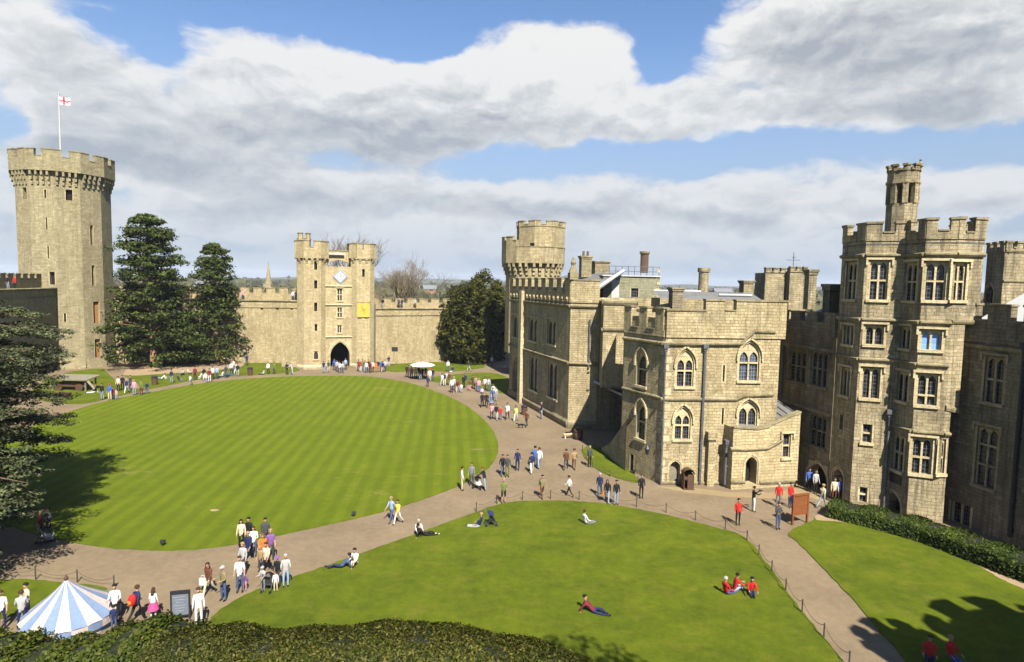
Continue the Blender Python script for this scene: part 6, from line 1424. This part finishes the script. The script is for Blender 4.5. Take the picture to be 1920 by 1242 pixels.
P_([(303, 712, 'recline', 100, 'white', 'pjeans', 'hbrown', 'person in white lying back on the grass'), (335, 715, 'sit', -60, 'navy', 'jeans', 'hbrown', 'person in navy sitting beside the path'), (344, 704, 'knees', 170, 'pgrey', 'navy', 'hfair', 'person in pale grey sitting with knees up'),
    (354, 702, 'sit', -80, 'cream', 'navy', 'hfair', 'person in cream sitting with legs stretched right'), (357, 723, 'walk', 170, 'white', 'grey', 'hbrown', 'child in white walking along the path', K2), (376, 711, 'sit', 120, 'white', 'cream', 'hbrown', 'brown-haired person in white and cream sitting'),
    (386, 719, 'stand', 180, 'white', 'pjeans', 'hfair', 'fair-haired person in white standing on the path', K2), (393, 717, 'stand', 190, 'maroon', 'white', 'hblack', 'person in maroon jumper standing on the path'), (399, 712, 'stand', 170, 'white', 'black', 'hbrown', 'person in white top and black trousers standing'),
    (429, 706, 'recline', 90, 'blue', 'navy', 'hbrown', 'person in blue reclining'), (434, 702, 'stand', 180, 'white', 'black', 'hgrey', 'grey-haired person in white standing'), (443, 701, 'walk', 160, 'pgrey', 'white', 'hblack', 'black-haired person in grey and white walking'), (463, 686, 'stand', 180, 'navy', 'navy', 'hblack', 'person in navy standing near the curtain wall')], W2)
W3 = 'left of the gatehouse arch'
P_([(494, 703, 'sit', 100, 'white', 'black', 'hbrown', 'child in white sitting', K2), (503, 702, 'stand', 180, 'white', 'black', 'hblack', 'person in white top carrying something red'), (514, 702, 'stand', 170, 'green', 'dgrey', 'hbrown', 'person in greenish jacket'),
    (538, 703, 'stand', 190, 'black', 'black', 'hblack', 'person in black with arms spread'), (548, 703, 'lean', 90, 'lilac', 'lilac', 'hfair', 'person in pale lilac bending over'), (607, 700, 'stand', 180, 'navy', 'pjeans', 'hblack', 'person in navy and pale jeans just'), (616, 699, 'stand', 180, 'dgrey', 'pgrey', 'hblack', 'person in dark grey and pale trousers just')], W3)
W4 = 'by the gatehouse arch'
P_([(627, 695, 'stand', 180, 'blue', 'navy', 'hblack', 'person in bright blue coat'), (637, 700, 'walk', 180, 'white', 'dgrey', 'hbrown', 'person in white top walking'), (643, 700, 'walkb', 180, 'pgrey', 'jeans', 'hfair', 'fair-haired person in pale grey'), (648, 694, 'stand', 180, 'pblue', 'black', 'hbrown', 'person in pale blue shirt'),
    (676, 698, 'bent', 150, 'red', 'white', 'hgrey', 'person in faded red top right of the crowd'), (684, 699, 'stand', 180, 'dgrey', 'pgrey', 'hblack', 'person in charcoal top and pale trousers right of the crowd'), (691, 697, 'stand', 170, 'black', 'black', 'hblack', 'person all in black right of the crowd'),
    (699, 699, 'stand', 190, 'cream', 'maroon', 'hfair', 'person in cream top and maroon trousers right of the crowd'), (705, 699, 'stand', 180, 'orange', 'tan', 'hbrown', 'person in orange-red top right of the crowd', dict(sc=.9)), (715, 698, 'stand', 180, 'blue', 'brown', 'hgrey', 'grey-haired person in blue at the right end of the crowd'),
    (722, 697, 'stand', 200, 'pgrey', 'navy', 'hauburn', 'auburn-haired person in grey at the right end of the crowd'), (729, 688, 'bent', 170, 'navy', 'lilac', 'hbrown', 'person in navy holding up a dark placard by the wall')], W4)
W5 = 'beside the white parasol'
P_([(763, 708, 'stand', 180, 'black', 'black', 'hblack', 'tall person all in black'), (772, 711, 'stand', 170, 'grey', 'navy', 'hgrey', 'grey-haired person in grey top'), (779, 711, 'stand', 190, 'cream', 'black', 'hfair', 'person in cream jacket and black trousers'), (785, 710, 'stand', 180, 'black', 'white', 'hbrown', 'person in black top and white trousers'),
    (792, 712, 'stand', 180, 'navy', 'jeans', 'hblack', 'person in navy top and jeans'), (798, 711, 'bent', 180, 'purple', 'dgrey', 'hbrown', 'person in purple'), (806, 716, 'stand', 180, 'white', 'cream', 'red', 'person in white wearing a red hat', dict(kind='hat')), (802, 726, 'stand', 180, 'navy', 'navy', 'hbrown', 'child in navy on the lawn side of the path', K2),
    (840, 697, 'stand', 180, 'white', 'jeans', 'hbrown', 'person in white top and jeans on the far verge'), (848, 698, 'sit', 150, 'navy', 'white', 'hblack', 'person in navy on the far verge'), (879, 697, 'walk', 120, 'dgrey', 'pgrey', 'hbrown', 'lone dark grey walker on the far dirt path'), (922, 688, 'stand', 180, 'pgrey', 'dgrey', 'hgrey', 'lone person in grey near the yew'), (946, 692, 'sit', 180, 'pgrey', 'navy', 'hblack', 'child in grey near the foot of the long range', K2)], 'near the white parasol')
W6 = 'beyond the round lawn, far right'
P_([(829, 724, 'walk', 160, 'white', 'pgrey', 'hbrown', 'person in white top and pale grey trousers'), (837, 722, 'stand', 180, 'cream', 'tan', 'hbrown', 'person in cream and tan'), (842, 723, 'stand', 170, 'brown', 'green', 'hbrown', 'person in brown top'), (847, 737, 'stand', 180, 'white', 'navy', 'hblack', 'black-haired person in white top and navy trousers', dict(sc=1.05)),
    (858, 737, 'walk', 170, 'maroon', 'pgrey', 'hblack', 'person in maroon top'), (865, 737, 'stand', 180, 'white', 'pblue', 'hblack', 'child in white and pale blue', K), (872, 727, 'stand', 180, 'navy', 'green', 'hbrown', 'tall person in navy jacket and green trousers', dict(sc=1.06)), (881, 733, 'stand', 180, 'brown', 'pink', 'hblack', 'child in brown and pink', K2), (887, 728, 'walk', 180, 'dgrey', 'black', 'hbrown', 'person in charcoal walking'),
    (898, 736, 'stand', 180, 'pink', 'blue', 'hfair', 'person in pink top and bright blue trousers'), (909, 732, 'walk', 190, 'white', 'brown', 'hblack', 'person in white shirt and brown trousers'), (916, 734, 'stand', 190, 'pgrey', 'jeans', 'hbrown', 'person in pale grey jumper'),
    (904, 764, 'walk', 0, 'black', 'black', 'hbrown', 'left one of two black suited walkers'), (912, 764, 'walkb', 0, 'black', 'black', 'hfair', 'right one of two black suited walkers'), (920, 755, 'lean', -60, 'blue', 'pblue', 'hbrown', 'person in blue leaning over a pushchair'), (929, 753, 'stand', 190, 'pgrey', 'pjeans', 'hblack', 'black-haired person in grey and pale jeans')], W6)
W7 = 'beside the long range'
P_([(922, 786, 'walk', 180, 'pink', 'navy', 'hauburn', 'auburn-haired person in pink top and navy trousers'), (930, 788, 'walkb', 180, 'black', 'pgrey', 'hblack', 'person in black top and grey trousers'), (938, 788, 'stand', 180, 'red', 'jeans', 'hgrey', 'child in red top', K2), (951, 787, 'walk', 170, 'white', 'navy', 'hblack', 'black-haired person in loose white shirt', dict(sc=1.05)),
    (967, 791, 'walk', 160, 'lime', 'white', 'hblack', 'person in lime top and white trousers'), (987, 801, 'walkb', 150, 'brown', 'dgrey', 'hbrown', 'person in brown jacket walking a small dark dog'), (1015, 786, 'stand', 100, 'navy', 'pjeans', 'hfair', 'fair-haired person in navy and jeans close to the wall')], W7)
W8 = 'in the scattered line under the pines'
P_([(322, 719, 'stand', 170, 'navy', 'pjeans', 'hbrown', 'person in navy jacket'), (366, 713, 'stand', 190, 'maroon', 'black', 'hblack', 'person in maroon coat'), (383, 714, 'stand', 180, 'black', 'white', 'hfair', 'fair-haired person in black'), (391, 712, 'sit', 150, 'red', 'jeans', 'hbrown', 'person in red top sitting'),
    (407, 711, 'stand', 170, 'pblue', 'dgrey', 'hgrey', 'grey-haired person in pale blue'), (417, 708, 'sit', 90, 'white', 'navy', 'hblack', 'person in white top sitting'), (424, 709, 'stand', 180, 'dgrey', 'jeans', 'hbrown', 'person in charcoal top'), (438, 697, 'stand', 160, 'cream', 'jeans', 'hbrown', 'person in cream jumper'), (446, 706, 'stand', 190, 'black', 'pgrey', 'hblack', 'person in black waistcoat')], W8)
W9 = 'in the knot of people by the right gate tower'
P_([(672, 697, 'stand', 170, 'dgrey', 'black', 'hblack', 'person in dark coat'), (680, 696, 'stand', 190, 'green', 'navy', 'hbrown', 'person in green jacket'), (687, 700, 'stand', 180, 'white', 'jeans', 'hfair', 'fair-haired person in white'), (694, 700, 'stand', 160, 'maroon', 'black', 'hblack', 'person in maroon jacket'),
    (709, 698, 'stand', 180, 'black', 'tan', 'hgrey', 'grey-haired person in black'), (718, 699, 'walk', 170, 'navy', 'pgrey', 'hbrown', 'person in navy walking'), (632, 698, 'stand', 180, 'pgrey', 'navy', 'hblack', 'black-haired person in pale grey')], W9)
W10 = 'in the throng right of the white parasol'
P_([(768, 709, 'stand', 180, 'brown', 'navy', 'hbrown', 'person in brown jacket'), (788, 713, 'stand', 170, 'dgrey', 'pjeans', 'hfair', 'fair-haired person in charcoal'), (811, 715, 'stand', 190, 'black', 'jeans', 'hblack', 'person in black top and jeans'), (833, 724, 'stand', 180, 'navy', 'white', 'hbrown', 'person in navy top and white trousers'),
    (851, 733, 'stand', 170, 'pgrey', 'black', 'hgrey', 'grey-haired person in pale grey'), (869, 729, 'stand', 180, 'black', 'black', 'hblack', 'black-haired person all in black'), (892, 731, 'stand', 190, 'tan', 'dgrey', 'hbrown', 'person in tan jacket'), (904, 738, 'sit', 180, 'lilac', 'navy', 'hfair', 'child in lilac sitting', K2), (925, 748, 'stand', 180, 'white', 'black', 'hbrown', 'person in white shirt and black trousers')], W10)
zw = fLW.P(0, 0).z
zwl = AT(60, 543, 90).z
def on_wall(f, px, pyf, o, rows): pass
for px, f, top, leg, hair, lab, o in ((35, fLW, 'black', 'pjeans', 'hblack', 'person in black top on the dark wall walk at the left', -1.2), (47, fLW, 'red', 'black', 'hbrown', 'person in red jacket on the dark wall walk at the left', -1.2),
        (452, fMW, 'pink', 'jeans', 'hfair', 'person in pink on the wall walk beside the right pine', -1), (547, fMW, 'white', 'jeans', 'hblack', 'person in white on the wall walk next to the gatehouse', -1), (553, fMW, 'navy', 'black', 'hblack', 'person in navy on the wall walk touching the gatehouse', -1),
        (720, fRW, 'black', 'pgrey', 'hblack', 'person in black on the right wall walk nearest the gatehouse', -.8), (750, fRW, 'dgrey', 'black', 'hgrey', 'grey-haired person in charcoal on the right wall walk', -.8), (756, fRW, 'navy', 'jeans', 'hbrown', 'person in navy beside the grey-haired one on the right wall walk', -.8), (781, fRW, 'pgrey', 'brown', 'hfair', 'person in pale grey alone on the right wall walk', -.8)):
    zt = {id(fLW): zwl, id(fMW): ztm, id(fRW): ztr}[id(f)]; u = f.uz(px, 560)[0]; p = f.P(u, zt + .02, o)
    q = person(500, 1000, 'stand', 170, top, leg, hair, lab, group='visitors on the wall walks'); q.location = p; q.scale = (1.08,) * 3

# ------------------------------------------------------------------ things carried or used by people
def backpack(px, py, col, label, hd, dz=1.12, off=-.2):
    p = G(px, py); r = R(hd); o = empty('backpack', (p.x, p.y, dz), label, 'backpack'); c = Vector((p.x - math.sin(r) * off, p.y + math.cos(r) * off, dz)); m = MB()
    m.ring((c.x, c.y, c.z - .24), [(.10, 0), (.16, .04), (.17, .3), (.12, .44), (.05, .48)], 10); m.build('bag', pm(col), o, True)
    m = MB(); m.ring((c.x - math.sin(r) * off * .55, c.y + math.cos(r) * off * .55, c.z - .18), [(.06, 0), (.10, .03), (.10, .16), (.06, .2)], 8); m.build('pocket', pm('orange' if col == 'red' else col), o, True); return o
backpack(257, 1166, 'red', 'red backpack worn by the person in the navy jacket near the tent', -20)
backpack(1016, 934, 'black', 'small black backpack on the person in khaki crossing the path', 200)
def bag(px, py, z, col, label, s=1.0):
    p = G(px, py); o = empty('bag', (p.x, p.y, z), label, 'bag'); m = MB(); m.hexa([(p.x - .17 * s, p.y - .07, z), (p.x + .17 * s, p.y - .07, z), (p.x + .17 * s, p.y + .07, z), (p.x - .17 * s, p.y + .07, z)], [(p.x - .19 * s, p.y - .05, z + .36 * s), (p.x + .19 * s, p.y - .05, z + .36 * s), (p.x + .19 * s, p.y + .05, z + .36 * s), (p.x - .19 * s, p.y + .05, z + .36 * s)]); m.build('body', pm(col), o)
    m = MB(); m.tube([(p.x - .1 * s, p.y, z + .34 * s), (p.x - .08 * s, p.y, z + .52 * s), (p.x + .08 * s, p.y, z + .52 * s), (p.x + .1 * s, p.y, z + .34 * s)], .012, 5); m.build('handle', pm(col), o)
bag(381, 1112, .42, 'white', 'white carrier bag hanging beside the brown jacket and cream trousers', .9); bag(1133, 941, .5, 'orange', 'orange shoulder bag beside the middle of the group of three', .8)
def pushchair(px, py, hd, seat, hood, label):
    p = G(px, py); o = bpy.data.objects.new('pushchair', None); COL.objects.link(o); o.location = p; o.rotation_euler = (0, 0, R(hd)); tag(o, label, 'pushchair', 'pushchairs')
    def part(name, m, mat, par):
        b = m.build(name, mat, None); b.parent = par; return b
    m = MB()
    for s in (-.2, .2): m.tube([(s, -.32, .08), (s, .1, .5), (s, .3, .98), (s, .42, 1.02)], .018, 6); m.tube([(s, .36, .1), (s, .05, .5)], .018, 6)
    m.tube([(-.2, .42, 1.02), (.2, .42, 1.02)], .022, 6); part('frame', m, MT['leadpipe'], o)
    m = MB(); m.grid([[(x, -.22, .42) for x in (-.19, 0, .19)], [(x, .08, .40) for x in (-.2, 0, .2)], [(x, .22, .85) for x in (-.2, 0, .2)]]); m.box((0, -.07, .36), (.4, .34, .06)); m.box((-.2, -.02, .48), (.03, .3, .2)); m.box((.2, -.02, .48), (.03, .3, .2)); part('seat', m, pm(seat), o)
    m = MB(); m.grid([[(.22 * math.cos(a * math.pi / 8), .22 - .34 * math.sin(t * math.pi / 8), .72 + .30 * math.sin(a * math.pi / 8) * math.cos(t * .25)) for a in range(9)] for t in range(5)]); part('hood', m, pm(hood), o)
    for x in (-.22, .22):
        for y in (-.3, .36):
            m = MB(); rows = []
            for rr, xx in ((.02, -.02), (.1, -.02), (.1, .02), (.02, .02)): rows.append([(x + xx, y + rr * math.cos(k * math.pi / 6), .1 + rr * math.sin(k * math.pi / 6)) for k in range(12)])
            m.grid(rows, 0, True); part('wheel', m, MT['iron'], o)
pushchair(921, 986, 100, 'black', 'navy', 'navy-hooded pushchair on the near lawn beside the sitting person'); pushchair(897, 917, 60, 'white', 'black', 'pushchair with white seat under the auburn-haired person by the round lawn')
pushchair(86, 1018, 150, 'pgrey', 'black', 'pushchair standing in the deep shade of the cedar'); pushchair(506, 1108, 170, 'dgrey', 'black', 'dark pushchair among the children at the lawn edge'); pushchair(922, 760, 170, 'pblue', 'black', 'pushchair under the person in blue beside the long range')
# placard, camera and dog
p = G(737, 688); o = empty('placard', p, 'small dark placard on a pole held up against the wall right of the gatehouse', 'placard'); m = MB(); m.tube([(p.x, p.y, .9), (p.x + .25, p.y, 3.1)], .035, 6); m.build('pole', MT['wood'], o); m = MB(); m.box((p.x + .3, p.y - .05, 3.2), (1.1, .06, .8), .2); m.build('board', MT['iron'], o)
p = G(1417, 960); o = empty('camera', (p.x, p.y, 1.5), 'black camera held by the person in white trousers near the porch', 'camera'); m = MB(); m.box((p.x + .22, p.y, 1.52), (.12, .16, .11)); m.build('body', MT['iron'], o); m = MB(); m.tube([(p.x + .28, p.y, 1.52), (p.x + .42, p.y, 1.52)], .045, 8); m.build('lens', MT['iron'], o)
def dog(px, py, hd, label):
    p = G(px, py); me = bpy.data.meshes.new('dog'); V = [(0, 0, .36), (0, .2, .37), (0, .33, .36), (0, .45, .5), (0, .56, .52), (0, .66, .49), (0, -.12, .37), (0, -.3, .45)]; Rr_ = [.085, .095, .09, .055, .06, .03, .075, .015]; Ed = [(0, 1), (1, 2), (2, 3), (3, 4), (4, 5), (0, 6), (6, 7)]
    for s in (-1, 1):
        i = len(V); V += [(s * .06, .31, .25), (s * .065, .30, .12), (s * .065, .33, .02)]; Rr_ += [.045, .025, .022]; Ed += [(2, i), (i, i + 1), (i + 1, i + 2)]
        i = len(V); V += [(s * .06, -.06, .25), (s * .065, -.13, .13), (s * .065, -.10, .02)]; Rr_ += [.05, .026, .022]; Ed += [(6, i), (i, i + 1), (i + 1, i + 2)]
        i = len(V); V += [(s * .045, .54, .60)]; Rr_ += [.02]; Ed += [(4, i)]
    me.from_pydata(V, Ed, []); o = bpy.data.objects.new('dog', me); COL.objects.link(o); o.modifiers.new('skin', 'SKIN'); 
    for i, v in enumerate(me.skin_vertices[0].data): v.radius = (Rr_[i],) * 2; v.use_root = i == 0
    o.modifiers.new('s', 'SUBSURF').levels = 1; dg = bpy.context.evaluated_depsgraph_get(); m2 = bpy.data.meshes.new_from_object(o.evaluated_get(dg), depsgraph=dg); bpy.data.objects.remove(o)
    m2.materials.clear(); m2.materials.append(pm('hblack')); q = bpy.data.objects.new('dog', m2); COL.objects.link(q); q.location = p; q.rotation_euler = (0, 0, R(hd)); tag(q, label, 'dog')
dog(978, 803, 100, 'small dark dog on the path beside the person in the brown jacket')

# ------------------------------------------------------------------ striped tent
tp = G(134, 1172); Tn = empty('striped_tent', tp, 'conical blue and cream striped tent at the bottom left behind the shrubs', 'tent')
px_m = tp.y / F; apz = AT(122, 1088, tp.y).z; nseg = 20; Rt = 1.88; eave = .62
m = MB(); bx_ = AT(124, 1088, tp.y).x - tp.x
for k in range(nseg):
    rows = []
    for i in range(9):
        t = i / 8; r = .06 + (Rt - .06) * t ** 1.12; z = apz - (apz - eave) * (t ** .96); row = []
        for j in range(4): a = 2 * math.pi * (k + j / 3) / nseg; sag = 1 - .03 * math.sin(j / 3 * math.pi) * t; row.append((tp.x + bx_ * (1 - t) + r * sag * math.cos(a), tp.y + r * sag * math.sin(a), z))
        rows.append(row)
    m.grid(rows, k % 2)
    sk = [[(tp.x + Rt * math.cos(2 * math.pi * (k + j / 3) / nseg), tp.y + Rt * math.sin(2 * math.pi * (k + j / 3) / nseg), z) for j in range(4)] for z in (eave - .003, eave - .32)]; m.grid(sk, (k + 1) % 2)
cvs = [flat('canvas_cream', (.46, .385, .36)), flat('canvas_blue', (.16, .22, .345))]
m.build('roof', cvs, Tn)
m = MB()
for k in range(nseg): 
    w_ = [[(tp.x + (Rt - .12) * math.cos(2 * math.pi * (k + j / 3) / nseg), tp.y + (Rt - .12) * math.sin(2 * math.pi * (k + j / 3) / nseg), z) for j in range(4)] for z in (eave - .05, 0.02)]; m.grid(w_, k % 2)
m.build('side_wall', cvs, Tn); m = MB(); m.tube([(tp.x + bx_, tp.y, 0), (tp.x + bx_, tp.y, apz + .12)], .05, 8); m.ring((tp.x + bx_, tp.y, apz + .02), [(.07, 0), (.1, .08), (.02, .22)], 8); m.build('pole', MT['wood'], Tn)
# notice boards
p = G(339, 1162); nb_ = empty('notice_board', p, 'grey panelled notice board in a black frame on the path by the tent', 'notice board'); rz = R(14); ca, sa = math.cos(rz), math.sin(rz)
def loc(x, y): return (p.x + x * ca - y * sa, p.y + x * sa + y * ca)
m = MB(); q = loc(0, 0); m.box((*q, .72), (.68, .05, .98), rz); m.build('panel', flat('board_grey', (.13, .15, .185)), nb_)
m = MB()
for s in (-1, 1): q = loc(s * .375, 0); m.box((*q, .68), (.07, .09, 1.36), rz)
q = loc(0, 0); m.box((*q, 1.29), (.68, .09, .15), rz); m.box((*q, .19), (.68, .07, .06), rz); m.build('frame', MT['iron'], nb_)
m = MB()
for k in range(6): q = loc(-.02, -.031); m.box((*q, 1.08 - k * .13), (.5 - .08 * (k % 3), .006, .03), rz)
m.build('lettering', flat('board_pale', (.22, .245, .28)), nb_)
p = G(1499, 983); sb_ = empty('wooden_sign', p, 'large reddish brown wooden sign board on two posts seen from behind near the hedge', 'sign'); rz = R(20); ca, sa = math.cos(rz), math.sin(rz)
for s in (-1, 1): q = loc(s * .62, 0); m = MB(); m.box((*q, 1.02), (.12, .12, 2.04), rz); m.build('post', MT['signwood'], sb_)
m = MB(); q = loc(0, 0); m.box((*q, 1.28), (1.11, .06, 1.3), rz); m.build('board', MT['signwood'], sb_)
m = MB(); m.box((*loc(0, -.0), 2.0), (1.1, .16, .1), rz); m.build('top_rail', MT['signwood'], sb_)
# chain fences
def rope_fence(label, pts, n, h=.62, postr=.035):
    P = [V2(G(*q)) for q in pts]; r = empty('rope_fence', (P[0].x, P[0].y, 0), label, 'fence'); L_ = [0]
    for a, b in zip(P, P[1:]): L_.append(L_[-1] + (b - a).length)
    pos = []
    for i in range(n):
        s = L_[-1] * i / (n - 1)
        for k in range(len(P) - 1):
            if s <= L_[k + 1] + 1e-6: pos.append(P[k].lerp(P[k + 1], (s - L_[k]) / (L_[k + 1] - L_[k]))); break
    for q in pos: m = MB(); m.ring((q.x, q.y, 0), [(postr, 0), (postr * .9, h), (postr * 1.4, h + .03), (.01, h + .08)], 7); m.build('post', MT['post'], r)
    m = MB()
    for a, b in zip(pos, pos[1:]): m.tube([(a.x + (b.x - a.x) * t, a.y + (b.y - a.y) * t, h - .04 - .28 * 4 * t * (1 - t)) for t in (0, .17, .33, .5, .67, .83, 1)], .014, 5, cap=False)
    m.build('rope', MT['rope'], r)
rope_fence('long low rope fence around the near lawn and down the narrow path', [(893, 960), (940, 942), (1000, 936), (1080, 937), (1150, 943), (1250, 962), (1340, 985), (1392, 1004), (1435, 1058), (1500, 1145), (1592, 1250)], 17)
rope_fence('short rope fence behind the striped tent', [(-10, 1082), (62, 1087), (142, 1092), (214, 1104)], 4)
rope_fence('low rope fence along the path edge of the grass triangle', [(1092, 846), (1112, 880), (1158, 900), (1196, 906)], 5, .5)
# litter bins, tubs, parasol, cart
def bin_(px, py, label, k=1.0):
    p = G(px, py); o = empty('litter_bin', p, label, 'bin', 'dark litter bins'); m = MB(); m.ring((p.x, p.y, 0), [(.3 * k, 0), (.34 * k, .08), (.36 * k, .95 * k)], 12); m.build('barrel', MT['wood'], o); m = MB(); m.ring((p.x, p.y, .951 * k), [(.4 * k, 0), (.4 * k, .1), (.2 * k, .26), (.03, .3)], 12); m.build('lid', MT['iron'], o)
bin_(290, 722, 'dark litter bin beside the path under the pines', 1.1); bin_(469, 704, 'dark litter bin on the verge left of the gatehouse', 1.1); bin_(983, 778, 'dark brown barrel bin against the long range near its tall doorway', 1.0)
p = G(1084, 824); o = empty('planter', p, 'brown wooden barrel planter at the corner of the long range', 'planter'); m = MB(); m.ring((p.x, p.y, 0), [(.42, 0), (.5, .5), (.46, 1.0), (.38, 1.0), (.38, .9)], 14); m.build('tub', MT['wood'], o); m = MB()
for z in (.2, .75): m.ring((p.x, p.y, z), [(.49, 0), (.505, .04), (.49, .08)], 14, cap=False)
m.build('hoop', MT['iron'], o)
p = G(1066, 822); o = empty('bench', p, 'short pale stone bench at the foot of the long range corner', 'bench'); m = MB(); m.box((p.x, p.y, .42), (1.2, .4, .1), .3); m.build('seat', MT['trim'], o)
for s in (-1, 1): m = MB(); m.box((p.x + s * .42 * math.cos(.3), p.y + s * .42 * math.sin(.3), .185), (.14, .34, .37), .3); m.build('leg', MT['trim'], o)
p = G(792, 712); o = empty('parasol', p, 'white flat parasol over the crowd on the path right of the gatehouse', 'parasol'); m = MB(); m.tube([(p.x, p.y, 0), (p.x, p.y, 2.75)], .04, 6); m.build('pole', MT['wood'], o); m = MB(); m.ring((p.x, p.y, 2.25), [(2.0, 0), (1.95, .14), (1.1, .38), (.05, .58)], 8, cap=False); m.build('canopy', flat('parasol_white', (.62, .62, .6)), o)
p = G(140, 731); o = empty('wooden_cart', p, 'weathered wooden cart with flat canopy and plank ramp below the round tower', 'cart'); sx = .25
for x, y in ((-2.2, -1), (2.2, -1), (-2.2, 1), (2.2, 1)): m = MB(); m.box((p.x + x, p.y + y, .75), (.16, .16, 1.5)); m.build('leg', MT['greywood'], o)
m = MB(); m.hexa([(p.x - 2.7, p.y - 1.4, 1.5), (p.x + 2.7, p.y - 1.4, 1.5), (p.x + 2.7, p.y + 1.4, 1.75), (p.x - 2.7, p.y + 1.4, 1.75)], [(p.x - 2.7, p.y - 1.4, 1.62), (p.x + 2.7, p.y - 1.4, 1.62), (p.x + 2.7, p.y + 1.4, 1.9), (p.x - 2.7, p.y + 1.4, 1.9)]); m.build('canopy', MT['greywood'], o)
m = MB(); m.box((p.x, p.y, .8), (4.0, 1.6, .5)); m.build('body', MT['wood'], o)
m = MB(); m.hexa([(p.x + 2.5, p.y - 1.3, 1.4), (p.x + 2.9, p.y - 1.3, 1.4), (p.x + 4.6, p.y - 1.9, .02), (p.x + 4.2, p.y - 1.9, .02)], [(p.x + 2.5, p.y - 1.3, 1.5), (p.x + 2.9, p.y - 1.3, 1.5), (p.x + 4.6, p.y - 1.9, .12), (p.x + 4.2, p.y - 1.9, .12)]); m.build('ramp', MT['greywood'], o)
for x in (-1.4, 1.4):
    m = MB(); rows = [[(p.x + x + rr * math.cos(k * math.pi / 8), p.y - 1.1 + yy, .5 + rr * math.sin(k * math.pi / 8)) for k in range(16)] for rr, yy in ((.06, -.06), (.5, -.06), (.5, .06), (.06, .06))]; m.grid(rows, 0, True); m.build('wheel', MT['wood'], o)
p = G(117, 752); o = empty('bench', p, 'dark wooden bench at the path edge in front of the cart', 'bench'); m = MB(); m.box((p.x, p.y, .46), (1.8, .45, .07), .5); m.build('seat', MT['wood'], o); m = MB(); m.box((p.x - .1, p.y + .2, .8), (1.8, .07, .5), .5); m.build('backrest', MT['wood'], o)
for s in (-1, 1): m = MB(); m.box((p.x + s * .7 * math.cos(.5), p.y + s * .7 * math.sin(.5), .215), (.08, .4, .42), .5); m.build('leg', MT['wood'], o)
for px, py, lab in ((305, 1025, 'small dark floodlight at the bottom edge of the round lawn'), (663, 970, 'small dark floodlight on the round lawn edge near the couple walking')):
    p = G(px, py); o = empty('floodlight', p, lab, 'floodlight', 'lawn floodlights'); m = MB(); m.tube([(p.x, p.y, 0), (p.x, p.y, .22)], .03, 6); m.build('stand', MT['iron'], o); m = MB(); m.hexa([(p.x - .1, p.y - .1, .2), (p.x + .1, p.y - .1, .2), (p.x + .12, p.y + .06, .2), (p.x - .12, p.y + .06, .2)], [(p.x - .13, p.y - .04, .4), (p.x + .13, p.y - .04, .4), (p.x + .13, p.y + .12, .36), (p.x - .13, p.y + .12, .36)]); m.build('lamp_housing', MT['iron'], o)

for px, py, s in ((402, 957, .3),):
    p = G(px, py, .05); m = MB(); m.prism([(p.x + s * math.cos(a) * (1 + .2 * math.sin(3 * a)), p.y + .6 * s * math.sin(a)) for a in [k * math.pi / 8 for k in range(16)]], .02, .056); tag(m.build('bare_soil', MT['soil']), kind='structure')
# ------------------------------------------------------------------ summer haze over the country
m = MB(); m.box((0, 0, 30), (9200, 9200, 90)); hm_ = bpy.data.materials.new('haze'); hm_.use_nodes = True; nt = hm_.node_tree; nt.nodes.remove(nt.nodes['Principled BSDF'])
pv = nt.nodes.new('ShaderNodeVolumePrincipled'); pv.inputs['Color'].default_value = (0.78, 0.86, 1.0, 1); pv.inputs['Density'].default_value = 0.00010; pv.inputs['Anisotropy'].default_value = 0.0
nt.links.new(pv.outputs[0], nt.nodes['Material Output'].inputs['Volume'])
hz_ = m.build('haze', hm_, None, uv=False); tag(hz_, kind='stuff')
bpy.context.view_layer.update()
